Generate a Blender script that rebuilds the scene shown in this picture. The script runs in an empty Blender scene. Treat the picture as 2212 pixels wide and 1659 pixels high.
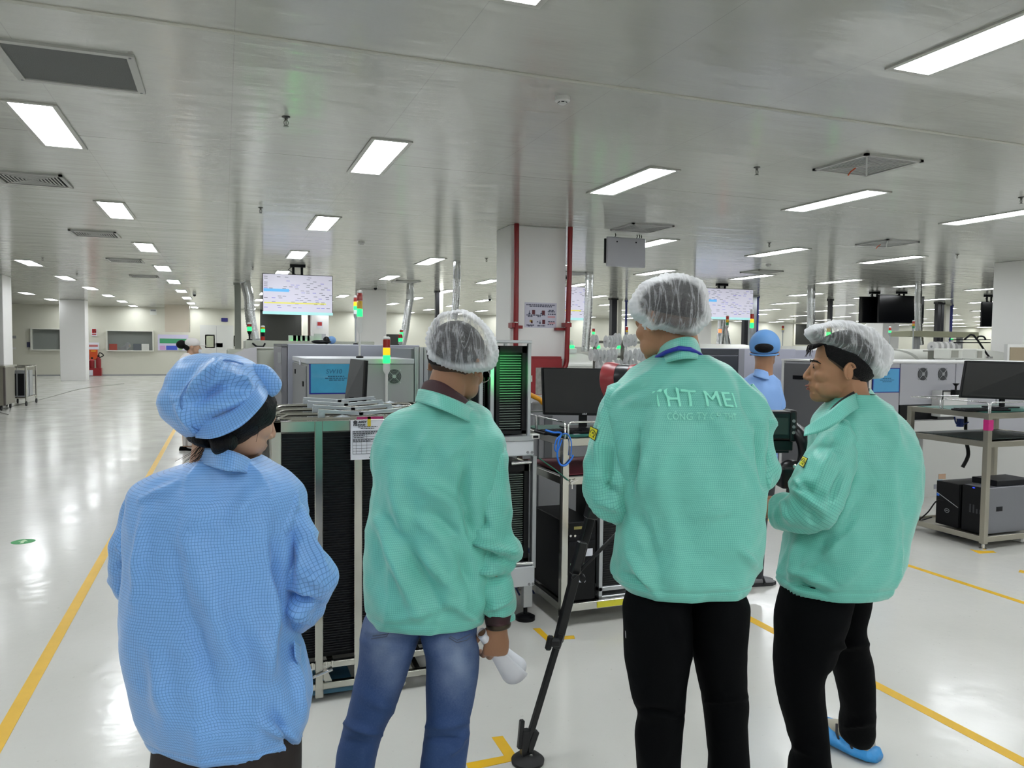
import bpy, bmesh, math, random
from mathutils import Vector, Matrix, noise
random.seed(7)
SC = bpy.context.scene
COL = SC.collection
PI = math.pi
# ---------------------------------------------------------------- camera
IMW, IMH, FPX = 2212, 1659, 1666.0
YAW, PITCH, ROLL, CAMZ = .358, .049, .010, 1.6
CAM = Vector((0, 0, CAMZ))
def _axes():
    cy, sy, cp, sp = math.cos(YAW), math.sin(YAW), math.cos(PITCH), math.sin(PITCH)
    f = Vector((sy*cp, cy*cp, -sp)); r = Vector((cy, -sy, 0)); u = r.cross(f)
    cr, sr = math.cos(ROLL), math.sin(ROLL)
    return cr*r+sr*u, -sr*r+cr*u, f
CR, CU, CF = _axes()
cam = bpy.data.cameras.new('camera'); camo = bpy.data.objects.new('camera', cam); COL.objects.link(camo)
cam.sensor_width = 36; cam.lens = FPX/IMW*36; cam.clip_end = 200; cam.clip_start = .05
camo.matrix_world = Matrix(((CR.x, CU.x, -CF.x, 0), (CR.y, CU.y, -CF.y, 0), (CR.z, CU.z, -CF.z, CAMZ), (0, 0, 0, 1)))
SC.camera = camo
# ---------------------------------------------------------------- world, exposure
wd = bpy.data.worlds.new('world'); SC.world = wd; wd.use_nodes = True
wd.node_tree.nodes['Background'].inputs[0].default_value = (.8, .85, .9, 1)
wd.node_tree.nodes['Background'].inputs[1].default_value = .0
SC.view_settings.view_transform = 'Standard'; SC.view_settings.look = 'None'
SC.view_settings.exposure = 0.0; SC.view_settings.gamma = 1; SC.view_settings.use_curve_mapping = False
LAMP_E = 27.5          # emission of the ceiling light panels
HC = 3.31              # ceiling height
# ---------------------------------------------------------------- pixel <-> place
def ray(x, y): return CR*((x-IMW/2)/FPX) - CU*((y-IMH/2)/FPX) + CF
def atW(x, y, w): return CAM + ray(x, y)*w
def atY(x, y, Y):
    d = ray(x, y); return CAM + d*(Y/d.y)
def atX(x, y, X):
    d = ray(x, y); return CAM + d*(X/d.x)
def atZ(x, y, z):
    d = ray(x, y); return CAM + d*((z-CAMZ)/d.z)
def proj(p):
    d = Vector(p)-CAM; w = d.dot(CF)
    return IMW/2+FPX*d.dot(CR)/w, IMH/2-FPX*d.dot(CU)/w, w
RH = Vector((math.cos(YAW), -math.sin(YAW), 0))   # picture-right on the floor plan
FH = Vector((math.sin(YAW), math.cos(YAW), 0))    # away from the camera
UP = Vector((0, 0, 1))
# ---------------------------------------------------------------- materials
def lin(c):
    if isinstance(c, str):
        c = tuple(int(c[i:i+2], 16)/255 for i in (0, 2, 4))
    return tuple(((v/12.92) if v <= .04045 else ((v+.055)/1.055)**2.4) for v in c)
MATS = {}
def mat(name, c, rough=.5, metal=0., emit=0., spec=.5, coat=0., bump=0., bscale=40., var=0., vscale=6., alpha=1., trans=0., emc=None, sheen=0.):
    if name in MATS: return MATS[name]
    m = bpy.data.materials.new(name); m.use_nodes = True; nt = m.node_tree; b = nt.nodes['Principled BSDF']
    c = lin(c); b.inputs['Base Color'].default_value = (*c, 1)
    b.inputs['Roughness'].default_value = rough; b.inputs['Metallic'].default_value = metal
    b.inputs['Specular IOR Level'].default_value = spec; b.inputs['Coat Weight'].default_value = coat
    b.inputs['Alpha'].default_value = alpha; b.inputs['Transmission Weight'].default_value = trans
    if sheen: b.inputs['Sheen Weight'].default_value = sheen
    if emit:
        b.inputs['Emission Color'].default_value = (*(lin(emc) if emc else c), 1); b.inputs['Emission Strength'].default_value = emit
    if bump or var:
        tc = nt.nodes.new('ShaderNodeTexCoord')
        if bump:
            n = nt.nodes.new('ShaderNodeTexNoise'); n.inputs['Scale'].default_value = bscale; n.inputs['Detail'].default_value = 4
            nt.links.new(tc.outputs['Object'], n.inputs['Vector'])
            bp = nt.nodes.new('ShaderNodeBump'); bp.inputs['Strength'].default_value = bump; bp.inputs['Distance'].default_value = .01
            nt.links.new(n.outputs[0], bp.inputs['Height']); nt.links.new(bp.outputs[0], b.inputs['Normal'])
        if var:
            n = nt.nodes.new('ShaderNodeTexNoise'); n.inputs['Scale'].default_value = vscale; n.inputs['Detail'].default_value = 5
            nt.links.new(tc.outputs['Object'], n.inputs['Vector'])
            mx = nt.nodes.new('ShaderNodeMix'); mx.data_type = 'RGBA'
            mx.inputs[6].default_value = (*[v*(1-var) for v in c], 1); mx.inputs[7].default_value = (*[min(1, v*(1+var)) for v in c], 1)
            nt.links.new(n.outputs[0], mx.inputs[0]); nt.links.new(mx.outputs[2], b.inputs['Base Color'])
    MATS[name] = m; return m
def nd(nt, typ, **kw):
    n = nt.nodes.new(typ)
    for k, v in kw.items(): setattr(n, k, v)
    return n
def mth(nt, op, a, b=None, clamp=False):
    n = nt.nodes.new('ShaderNodeMath'); n.operation = op; n.use_clamp = clamp
    for i, v in enumerate((a, b)):
        if v is None: continue
        if isinstance(v, (int, float)): n.inputs[i].default_value = v
        else: nt.links.new(v, n.inputs[i])
    return n.outputs[0]
def cloth_mat(name, c, line, cell=.0055, lw=.16, rough=.42, spec=.4, fade=1.):
    """thin antistatic fabric: plain cloth crossed by a fine woven grid (UVs are in metres)"""
    m = bpy.data.materials.new(name); m.use_nodes = True; nt = m.node_tree; b = nt.nodes['Principled BSDF']
    uv = nd(nt, 'ShaderNodeUVMap'); sp = nd(nt, 'ShaderNodeSeparateXYZ'); nt.links.new(uv.outputs[0], sp.inputs[0])
    def ln(o, ce, l):
        f = mth(nt, 'FRACT', mth(nt, 'DIVIDE', o, ce))
        d = mth(nt, 'ABSOLUTE', mth(nt, 'SUBTRACT', f, .5))
        return mth(nt, 'MULTIPLY', mth(nt, 'SUBTRACT', l, d), 12., True)
    g = mth(nt, 'MAXIMUM', ln(sp.outputs[0], cell, lw*.8), ln(sp.outputs[1], cell, lw*.8))
    g = mth(nt, 'MULTIPLY', g, fade)
    tc = nd(nt, 'ShaderNodeTexCoord'); n = nd(nt, 'ShaderNodeTexNoise'); n.inputs['Scale'].default_value = 5; n.inputs['Detail'].default_value = 3
    nt.links.new(tc.outputs['Object'], n.inputs['Vector'])
    m0 = nd(nt, 'ShaderNodeMix', data_type='RGBA'); cl = lin(c)
    m0.inputs[6].default_value = (*[v*.93 for v in cl], 1); m0.inputs[7].default_value = (*[min(1, v*1.07) for v in cl], 1)
    nt.links.new(n.outputs[0], m0.inputs[0])
    mx = nd(nt, 'ShaderNodeMix', data_type='RGBA'); nt.links.new(g, mx.inputs[0]); nt.links.new(m0.outputs[2], mx.inputs[6])
    mx.inputs[7].default_value = (*lin(line), 1); nt.links.new(mx.outputs[2], b.inputs['Base Color'])
    b.inputs['Roughness'].default_value = rough; b.inputs['Specular IOR Level'].default_value = spec; b.inputs['Sheen Weight'].default_value = .25
    n2 = nd(nt, 'ShaderNodeTexNoise'); n2.inputs['Scale'].default_value = 9; n2.inputs['Detail'].default_value = 5; n2.inputs['Distortion'].default_value = .6
    nt.links.new(tc.outputs['Object'], n2.inputs['Vector'])
    bp = nd(nt, 'ShaderNodeBump'); bp.inputs['Strength'].default_value = .35; bp.inputs['Distance'].default_value = .02
    nt.links.new(n2.outputs[0], bp.inputs['Height']); nt.links.new(bp.outputs[0], b.inputs['Normal'])
    MATS[name] = m; return m
# ---------------------------------------------------------------- objects
def tag(o, label=None, cat=None, group=None, kind=None):
    if label: o['label'] = label
    if cat: o['category'] = cat
    if group: o['group'] = group
    if kind: o['kind'] = kind
    return o
def thing(name, loc, label, cat, group=None, rz=0.):
    o = bpy.data.objects.new(name, None); o.empty_display_size = .1; COL.objects.link(o)
    o.location = loc; o.rotation_euler = (0, 0, rz)
    return tag(o, label, cat, group)
def adopt(o, parent):
    o.parent = parent; m = Matrix.LocRotScale(parent.location, parent.rotation_euler, parent.scale)
    if parent.type != 'EMPTY' and parent.parent: m = Matrix.Identity(4)
    o.matrix_parent_inverse = m.inverted() if parent.type == 'EMPTY' else Matrix.Identity(4)
def dup(o, loc, label=None, rz=None, parent=None):
    """copy a thing, its parts and sub-parts; loc is the new place of the thing's base"""
    c = o.copy(); COL.objects.link(c)
    if parent: c.parent = parent; c.matrix_parent_inverse = o.matrix_parent_inverse.copy()
    else:
        c.location = loc
        if rz is not None: c.rotation_euler = (0, 0, rz)
        if label: c['label'] = label
    for ch in list(o.children): dup(ch, None, parent=c)
    return c
class MB:
    def __init__(s): s.v = []; s.f = []; s.m = []; s.uv = []
    def add(s, vs, fs, m=0, uvs=None):
        o = len(s.v); s.v += [tuple(v) for v in vs]
        for i, f in enumerate(fs):
            s.f.append(tuple(o+k for k in f)); s.m.append(m); s.uv.append(uvs[i] if uvs else None)
        return s
    def bb(s, x0, x1, y0, y1, z0, z1, m=0):
        vs = [(x, y, z) for x in (x0, x1) for y in (y0, y1) for z in (z0, z1)]
        return s.add(vs, [(0, 1, 3, 2), (4, 6, 7, 5), (0, 4, 5, 1), (2, 3, 7, 6), (0, 2, 6, 4), (1, 5, 7, 3)], m)
    def obox(s, c, ax, ay, az, m=0):
        """box given by centre and three half-extent vectors"""
        c = Vector(c); ax = Vector(ax); ay = Vector(ay); az = Vector(az)
        vs = [c+ax*i+ay*j+az*k for i in (-1, 1) for j in (-1, 1) for k in (-1, 1)]
        return s.add(vs, [(0, 1, 3, 2), (4, 6, 7, 5), (0, 4, 5, 1), (2, 3, 7, 6), (0, 2, 6, 4), (1, 5, 7, 3)], m)
    def tube(s, pts, rad, seg=12, cap=True, m=0, closed=False, uvw=False, squash=None, fn=None):
        pts = [Vector(p) for p in pts]; n = len(pts)
        if not isinstance(rad, (list, tuple)): rad = [rad]*n
        if closed: tang = [(pts[(i+1) % n]-pts[i-1]).normalized() for i in range(n)]
        else: tang = [(pts[min(i+1, n-1)]-pts[max(i-1, 0)]).normalized() for i in range(n)]
        t0 = tang[0]; a = Vector((0, 0, 1)) if abs(t0.z) < .9 else Vector((1, 0, 0))
        nx = t0.cross(a).normalized(); vs = []; L = 0; uvc = []
        for i in range(n):
            t = tang[i]
            if i:
                L += (pts[i]-pts[i-1]).length
                nx = (nx - t*nx.dot(t)).normalized()
            ny = t.cross(nx)
            sx, sy = (squash[i] if isinstance(squash, list) else squash) if squash else (1, 1)
            for k in range(seg):
                an = 2*PI*k/seg; r = rad[i]
                if fn: r += fn(i, n, an, r)
                vs.append(pts[i]+nx*math.cos(an)*r*sx+ny*math.sin(an)*r*sy)
            uvc.append(L)
        fs = []; us = []; rm = sum(rad)/n*2*PI
        for i in range(n if closed else n-1):
            for k in range(seg):
                k2 = (k+1) % seg; j = (i+1) % n
                fs.append((i*seg+k, i*seg+k2, j*seg+k2, j*seg+k))
                us.append([(k/seg*rm, uvc[i]), ((k+1)/seg*rm, uvc[i]), ((k+1)/seg*rm, uvc[j]), (k/seg*rm, uvc[j])])
        if cap and not closed:
            fs.append(tuple(range(seg))[::-1]); us.append(None); fs.append(tuple((n-1)*seg+k for k in range(seg))); us.append(None)
        return s.add(vs, fs, m, us)
    def rod(s, a, b, r, seg=12, m=0, r1=None): return s.tube([a, b], [r, r if r1 is None else r1], seg, True, m)
    def bar(s, a, b, w, h=None, m=0, up=UP):
        """rectangular bar from a to b"""
        a = Vector(a); b = Vector(b); h = w if h is None else h; t = (b-a); L = t.length; t.normalize()
        u = Vector(up)
        if abs(t.dot(u)) > .95: u = Vector((0, 1, 0))
        x = t.cross(u).normalized(); y = x.cross(t)
        return s.obox((a+b)/2, t*(L/2), x*(w/2), y*(h/2), m)
    def loft(s, rings, cap=(True, True), m=0, uvs=None, closed=True):
        n = len(rings[0]); o = []
        for r in rings: o += r
        fs = []; us = []
        for i in range(len(rings)-1):
            for k in range(n if closed else n-1):
                k2 = (k+1) % n
                fs.append((i*n+k, i*n+k2, (i+1)*n+k2, (i+1)*n+k))
                if uvs:
                    a = uvs[i]; b = uvs[i+1]
                    us.append([a[k], a[k+1], b[k+1], b[k]])
                else: us.append(None)
        if cap[0]: fs.append(tuple(range(n))[::-1]); us.append(None)
        if cap[1]: fs.append(tuple((len(rings)-1)*n+k for k in range(n))); us.append(None)
        return s.add(o, fs, m, us)
    def ell(s, c, r, seg=24, m=0, R=None, cuts=(), rng=14):
        """ellipsoid, optionally cut by planes (point, normal pointing to what is removed)"""
        bm = bmesh.new(); bmesh.ops.create_uvsphere(bm, u_segments=seg, v_segments=rng, radius=1)
        for v in bm.verts:
            p = Vector((v.co.x*r[0], v.co.y*r[1], v.co.z*r[2]))
            if R: p = R @ p
            v.co = p+Vector(c)
        for co, no in cuts:
            g = bm.verts[:]+bm.edges[:]+bm.faces[:]
            bmesh.ops.bisect_plane(bm, geom=g, plane_co=Vector(co), plane_no=Vector(no), clear_outer=True)
        bm.verts.index_update()
        s.add([v.co[:] for v in bm.verts], [tuple(v.index for v in f.verts) for f in bm.faces], m); bm.free(); return s
    def lathe(s, prof, c, axis=UP, seg=24, m=0, cap=True):
        axis = Vector(axis).normalized(); a = Vector((0, 0, 1)) if abs(axis.z) < .9 else Vector((1, 0, 0))
        x = axis.cross(a).normalized(); y = axis.cross(x); c = Vector(c)
        rings = [[c+axis*h+(x*math.cos(2*PI*k/seg)+y*math.sin(2*PI*k/seg))*max(r, 1e-4) for k in range(seg)] for r, h in prof]
        return s.loft(rings, (cap, cap), m)
    def prism(s, poly, d, m=0):
        """extrude a planar polygon (3-D points) by vector d"""
        n = len(poly); d = Vector(d); p = [Vector(q) for q in poly]
        return s.add(p+[q+d for q in p], [tuple(range(n))[::-1], tuple(range(n, 2*n))]+[(k, (k+1) % n, n+(k+1) % n, n+k) for k in range(n)], m)
    def xf(s, M): s.v = [tuple(M @ Vector(v)) for v in s.v]; return s
    def join(s, o, M=None):
        k = len(s.v); s.v += [tuple(M @ Vector(v)) if M else v for v in o.v]
        s.f += [tuple(k+i for i in f) for f in o.f]; s.m += o.m; s.uv += o.uv; return s
    def build(s, name, mats, parent=None, smooth=None, bevel=0., label=None, seg=1):
        me = bpy.data.meshes.new(name); me.from_pydata(s.v, [], s.f); me.update()
        if not isinstance(mats, (list, tuple)): mats = [mats]
        for m in mats: me.materials.append(m)
        if len(mats) > 1: me.polygons.foreach_set('material_index', s.m)
        if any(u is not None for u in s.uv):
            ul = me.uv_layers.new(name='UVMap'); k = 0
            for f, u in zip(s.f, s.uv):
                for i in range(len(f)):
                    if u: ul.data[k].uv = u[i]
                    k += 1
        bm = bmesh.new(); bm.from_mesh(me); bmesh.ops.recalc_face_normals(bm, faces=bm.faces); bm.to_mesh(me); bm.free()
        if smooth:
            me.polygons.foreach_set('use_smooth', [True]*len(me.polygons)); me.set_sharp_from_angle(angle=math.radians(smooth))
        o = bpy.data.objects.new(name, me); COL.objects.link(o)
        if bevel:
            b = o.modifiers.new('bevel', 'BEVEL'); b.width = bevel; b.segments = seg; b.limit_method = 'ANGLE'; b.angle_limit = math.radians(40)
        if parent: adopt(o, parent)
        if label: o['label'] = label
        return o
def text(s, size, o, ax, ay, m, parent=None, name='lettering', th=.0006, align='CENTER', shear=0., bold=0., label=None, sx=1.):
    """flat raised lettering lying in the plane spanned by ax (reading direction) and ay (up)"""
    cu = bpy.data.curves.new(name, 'FONT'); cu.body = s; cu.size = size; cu.align_x = align; cu.align_y = 'CENTER'
    cu.extrude = th; cu.shear = shear; cu.offset = bold; cu.resolution_u = 3
    t = bpy.data.objects.new(name, cu); COL.objects.link(t)
    ax = Vector(ax).normalized(); ay = Vector(ay).normalized(); az = ax.cross(ay)
    M = Matrix(((ax.x, ay.x, az.x, o[0]), (ax.y, ay.y, az.y, o[1]), (ax.z, ay.z, az.z, o[2]), (0, 0, 0, 1))) @ Matrix.Diagonal((sx, 1, 1, 1))
    bpy.context.view_layer.update()
    me = bpy.data.meshes.new_from_object(t.evaluated_get(bpy.context.evaluated_depsgraph_get())); bpy.data.objects.remove(t)
    me.transform(M); me.materials.clear(); me.materials.append(m); me.name = name
    ob = bpy.data.objects.new(name, me); COL.objects.link(ob)
    if parent: adopt(ob, parent)
    if label: ob['label'] = label
    return ob
def catmull(P, n):
    """smooth resample of a list of equal-length tuples"""
    out = []; k = len(P)
    for i in range(k-1):
        p0, p1, p2, p3 = P[max(i-1, 0)], P[i], P[i+1], P[min(i+2, k-1)]
        for j in range(n):
            t = j/n
            out.append(tuple(.5*((2*b)+(-a+c)*t+(2*a-5*b+4*c-d)*t*t+(-a+3*b-3*c+d)*t**3) for a, b, c, d in zip(p0, p1, p2, p3)))
    out.append(tuple(P[-1])); return out
# common finishes
WHITE = mat('white_paint', 'd4d4d2', .45, bump=.02); OFFW = mat('machine_white', 'c3c4bd', .4); LGREY = mat('machine_light_grey', 'a2a4ae', .4)
MGREY = mat('machine_grey', '8c8e90', .45); DGREY = mat('machine_dark_grey', '55575a', .5); BLACK = mat('black_plastic', '08090c', .45, spec=.22)
BLK2 = mat('black_metal', '101217', .4, .2, spec=.25); STEEL = mat('brushed_stainless_steel', 'c2c1ba', .17, 1., var=.06, vscale=4); CHROME = mat('bright_chrome', 'd0d0d0', .22, 1.)
ALU = mat('anodised_aluminium', 'b4b8bc', .35, .8); RED = mat('fire_red_paint', '8c1720', .35); YEL = mat('floor_tape_yellow', 'd9ac1c', .45, var=.12, vscale=9)
PAPER = mat('white_paper', 'd9dbe4', .6); RUB = mat('black_rubber', '101012', .6); GREEN_L = mat('green_lamp_lit', '20e870', .4, emit=2.6, emc='1cff60')
RED_L = mat('red_lamp_off', '9c2018', .25, coat=.5); YEL_L = mat('yellow_lamp_off', 'c79a10', .25, coat=.5); ORG_L = mat('orange_lamp_lit', 'ffb020', .3, emit=1.6, emc='ffa010')
BLUEW = mat('blue_cable', '1f6fd0', .4); PLAST = mat('clear_plastic_reel', 'd2d6d6', .25, alpha=.78)
# ================================================================ ROOM
X0, X1, Y0, Y1 = -13.0, 52.0, -14.0, 41.2
def floor_mat():
    m = bpy.data.materials.new('epoxy_floor'); m.use_nodes = True; nt = m.node_tree; b = nt.nodes['Principled BSDF']
    tc = nd(nt, 'ShaderNodeTexCoord'); L = nt.links.new
    n = nd(nt, 'ShaderNodeTexNoise'); n.inputs['Scale'].default_value = .9; n.inputs['Detail'].default_value = 6; L(tc.outputs['Object'], n.inputs['Vector'])
    mx = nd(nt, 'ShaderNodeMix', data_type='RGBA'); mx.inputs[6].default_value = (*lin('bfbfba'), 1); mx.inputs[7].default_value = (*lin('d2d1cc'), 1); L(n.outputs[0], mx.inputs[0])
    sp = nd(nt, 'ShaderNodeTexNoise'); sp.inputs['Scale'].default_value = 42; sp.inputs['Detail'].default_value = 2; L(tc.outputs['Object'], sp.inputs['Vector'])
    t = mth(nt, 'MULTIPLY', mth(nt, 'SUBTRACT', sp.outputs[0], .69, True), 3.5, True)
    m2 = nd(nt, 'ShaderNodeMix', data_type='RGBA'); L(t, m2.inputs[0]); L(mx.outputs[2], m2.inputs[6]); m2.inputs[7].default_value = (*lin('8f8d86'), 1)
    L(m2.outputs[2], b.inputs['Base Color'])
    r = nd(nt, 'ShaderNodeTexNoise'); r.inputs['Scale'].default_value = 2.2; r.inputs['Detail'].default_value = 4; L(tc.outputs['Object'], r.inputs['Vector'])
    L(mth(nt, 'ADD', mth(nt, 'MULTIPLY', r.outputs[0], .22), .07), b.inputs['Roughness'])
    b.inputs['Specular IOR Level'].default_value = .35
    w = nd(nt, 'ShaderNodeTexNoise'); w.inputs['Scale'].default_value = 7; w.inputs['Detail'].default_value = 3; L(tc.outputs['Object'], w.inputs['Vector'])
    bp = nd(nt, 'ShaderNodeBump'); bp.inputs['Strength'].default_value = .10; bp.inputs['Distance'].default_value = .02; L(w.outputs[0], bp.inputs['Height']); L(bp.outputs[0], b.inputs['Normal'])
    return m
def ceil_mat():
    m = bpy.data.materials.new('steel_ceiling_panels'); m.use_nodes = True; nt = m.node_tree; b = nt.nodes['Principled BSDF']; L = nt.links.new
    tc = nd(nt, 'ShaderNodeTexCoord'); s = nd(nt, 'ShaderNodeSeparateXYZ'); L(tc.outputs['Object'], s.inputs[0])
    def joint(o, off, pitch, w):
        f = mth(nt, 'FRACT', mth(nt, 'DIVIDE', mth(nt, 'SUBTRACT', o, off), pitch))
        return mth(nt, 'LESS_THAN', mth(nt, 'ABSOLUTE', mth(nt, 'SUBTRACT', f, .5)), w/pitch/2)
    jy = joint(s.outputs[1], 4.60-1.37, 2.74, .014); jx = joint(s.outputs[0], -1.11-.59, 1.18, .005)
    jj = mth(nt, 'MAXIMUM', jy, mth(nt, 'MULTIPLY', jx, .35))
    n = nd(nt, 'ShaderNodeTexNoise'); n.inputs['Scale'].default_value = .7; n.inputs['Detail'].default_value = 3; L(tc.outputs['Object'], n.inputs['Vector'])
    mx = nd(nt, 'ShaderNodeMix', data_type='RGBA'); mx.inputs[6].default_value = (*lin('b4b5ae'), 1); mx.inputs[7].default_value = (*lin('bdbeb7'), 1); L(n.outputs[0], mx.inputs[0])
    m2 = nd(nt, 'ShaderNodeMix', data_type='RGBA'); L(mth(nt, 'MULTIPLY', jj, .6), m2.inputs[0]); L(mx.outputs[2], m2.inputs[6]); m2.inputs[7].default_value = (*lin('5c5c54'), 1)
    L(m2.outputs[2], b.inputs['Base Color']); b.inputs['Roughness'].default_value = .15; b.inputs['Specular IOR Level'].default_value = .8
    # panels are very slightly dished, which stretches what they mirror
    wv = nd(nt, 'ShaderNodeTexNoise'); wv.inputs['Scale'].default_value = 1.6; wv.inputs['Detail'].default_value = 4
    mp = nd(nt, 'ShaderNodeMapping'); mp.inputs['Scale'].default_value = (.6, 2.4, 1); L(tc.outputs['Object'], mp.inputs['Vector']); L(mp.outputs[0], wv.inputs['Vector'])
    bp = nd(nt, 'ShaderNodeBump'); bp.inputs['Strength'].default_value = .22; bp.inputs['Distance'].default_value = .05; L(wv.outputs[0], bp.inputs['Height']); L(bp.outputs[0], b.inputs['Normal'])
    return m
WALLM = mat('cream_wall_panel', 'cccbbd', .4, var=.03, vscale=1.5)
tag(MB().bb(X0, X1, Y0, Y1, -.1, 0).build('floor', floor_mat()), kind='structure')
tag(MB().bb(X0, X1, Y0, Y1, HC, HC+.1).build('ceiling', ceil_mat()), kind='structure')
_w = [(atY(a, b, Y1), atY(c, d, Y1)) for a, b, c, d in ((69, 711, 131, 755), (232, 715, 330, 757))]
_m = MB(); _x = X0
for _a, _b in _w:
    _m.bb(_x, _a.x, Y1, Y1+.15, 0, HC).bb(_a.x, _b.x, Y1, Y1+.15, 0, _b.z).bb(_a.x, _b.x, Y1, Y1+.15, _a.z, HC); _x = _b.x
    tag(MB().bb(_a.x-1, _b.x+1, Y1+2.5, Y1+2.6, 0, HC).build('wall_inner', mat('office_wall', 'a9aba2', .6)), kind='structure')
    tag(MB().bb(_a.x-1, _b.x+1, Y1+.15, Y1+2.5, .0, .02).build('floor_inner', mat('office_wall', 'a9aba2', .6)), kind='structure')
_m.bb(_x, X1, Y1, Y1+.15, 0, HC); tag(_m.build('wall_back', WALLM), kind='structure')
tag(MB().bb(X0-.15, X0, Y0, Y1, 0, HC).build('wall_left', WALLM), kind='structure')
tag(MB().bb(X1, X1+.15, Y0, Y1, 0, HC).build('wall_right', WALLM), kind='structure')
tag(MB().bb(X0, X1, Y0-.15, Y0, 0, HC).build('wall_front', WALLM), kind='structure')
tag(MB().bb(X0, X1, Y1-.02, Y1, 0, .06).build('baseboard_back', MGREY), kind='structure')
tag(MB().bb(X0, X1, 4.58, 4.62, HC-.006, HC).build('trim_1', mat('pale_joint_strip', 'bdbdb2', .4)), kind='structure')
PILM = mat('pillar_white', 'e9e8e6', .45, bump=.02, bscale=20)
PIL = [(-5.75, 23.6), (-5.75, 36.1), (4.22, 10.7), (4.3, 24.3), (14.45, 11.1), (14.4, 23.6), (24.5, 36.1), (24.5, 23.6), (34.6, 36.1), (14.4, 36.1)]
PN = {0: 'white square pillar at the left edge beside the steel carts', 1: 'white square pillar in front of the far cream wall by the fire extinguishers', 2: 'big white pillar carrying the two red pipes and the red fire cabinet',
      3: 'white pillar behind the twin signal towers', 4: 'white pillar at the right edge behind the black monitor'}
pil = []
for i, (x, y) in enumerate(PIL):
    s = .425
    if i == 3: a = MB().bb(3.92, 4.75, y-.4, y+.4, 0, HC)
    elif i == 2: a = MB().bb(3.80, 4.66, 10.27, 10.87, 0, HC)
    elif i == 4: a = MB().bb(14.05, 14.9, 10.2, 10.87, 0, HC)
    elif i == 0: a = MB().bb(-6.2, -5.3, 23.2, 24.1, 0, HC)
    elif i == 1: a = MB().bb(-6.22, -5.3, 35.75, 36.6, 0, HC)
    else: a = MB().bb(x-s, x+s, y-s, y+s, 0, HC)
    o = a.build('pillar', PILM, bevel=.01); pil.append(o)
    tag(o, PN.get(i, 'white pillar standing among the far machines under the ceiling lights'), 'pillar', None if i in PN else 'far pillars', 'structure')
# far wall: doors, windows, dark passages (all about 41 m away)
def fw(x, y): return atY(x, y, Y1)
def fbox(m, x0, y0, x1, y1, d0=.0, d1=.03, mi=0):
    a = fw(x0, y0); b = fw(x1, y1); return m.bb(a.x, b.x, Y1-d1, Y1-d0, b.z, a.z, mi)
FRAMEM = mat('door_white', 'c4c5c0', .4)
d = fbox(MB(), 432, 702, 505, 813, 0, .05).build('door_1', FRAMEM); tag(d, kind='structure')
adopt(fbox(MB(), 467, 704, 468.5, 813, .05, .06).build('meeting_seam', MGREY), d)
DK = mat('passage_shade', '23241f', .6)
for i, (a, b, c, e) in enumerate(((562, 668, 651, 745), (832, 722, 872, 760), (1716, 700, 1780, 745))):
    d = fbox(MB(), a, b, c, e, 0, .03).build('door_%d' % (i+2), DK); tag(d, kind='structure')  # flat panel, the shade inside an open passage is painted as its dark colour
    fr = MB()
    for q in ((a-2, b, a, e), (c, b, c+3, e)): fbox(fr, *q, 0, .08)
    adopt(fr.build('door_frame', mat('pale_frame', 'e0ddcd', .5)), d)
GL = mat('office_glass', 'a8b4b4', .08, alpha=.25)
for i, (a, b, c, e) in enumerate(((69, 711, 131, 755), (232, 715, 330, 757))):
    W = MB(); fbox(W, a, b, c, e, .0, .05)
    pa = fw(a, b); pb = fw(c, e)
    o = MB().bb(pa.x, pb.x, Y1+.05, Y1+.06, pb.z, pa.z).build('window_%d' % (i+1), mat('window_glass', 'c4cac6', .03, alpha=.22)); tag(o, kind='structure')
    fr = MB(); t = .05
    fr.bb(pa.x-t, pb.x+t, Y1-.12, Y1, pa.z, pa.z+t).bb(pa.x-t, pb.x+t, Y1-.14, Y1, pb.z-t, pb.z).bb(pa.x-t, pa.x, Y1-.12, Y1, pb.z, pa.z).bb(pb.x, pb.x+t, Y1-.12, Y1, pb.z, pa.z)
    adopt(fr.build('window_frame', mat('window_frame', 'd2d2c8', .4)), o)
# ---------------------------------------------------------------- ceiling lights
LE = bpy.data.materials.new('led_diffuser_lit'); LE.use_nodes = True; _b = LE.node_tree.nodes['Principled BSDF']
_b.inputs['Base Color'].default_value = (.9, .9, .9, 1); _b.inputs['Emission Color'].default_value = (.965, 1, 1.03, 1); _b.inputs['Emission Strength'].default_value = LAMP_E
FR = mat('lamp_frame_white', 'b9b9b2', .35)
root = thing('ceiling_light', (0, 0, HC), 'x', 'ceiling light')
w, l, t = .14, .645, .035
MB().bb(-w, w, -l, l, HC-.006, HC-.001).build('diffuser', LE, root)
fr = MB().bb(-w-t, w+t, -l-t, -l, HC-.012, HC).bb(-w-t, w+t, l, l+t, HC-.012, HC).bb(-w-t, -w, -l, l, HC-.012, HC).bb(w, w+t, -l, l, HC-.012, HC)
fr.build('frame', FR, root)
cx = [-1.29, 1.33, 3.95, 6.6, 9.2, 11.85, 14.5, 17.1, 19.75]
CX = {-2: -6.55, -1: -3.95}; CX.update({i: v for i, v in enumerate(cx)}); CX.update({i: 19.75+2.63*(i-8) for i in range(9, 21)})
first = True
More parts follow.
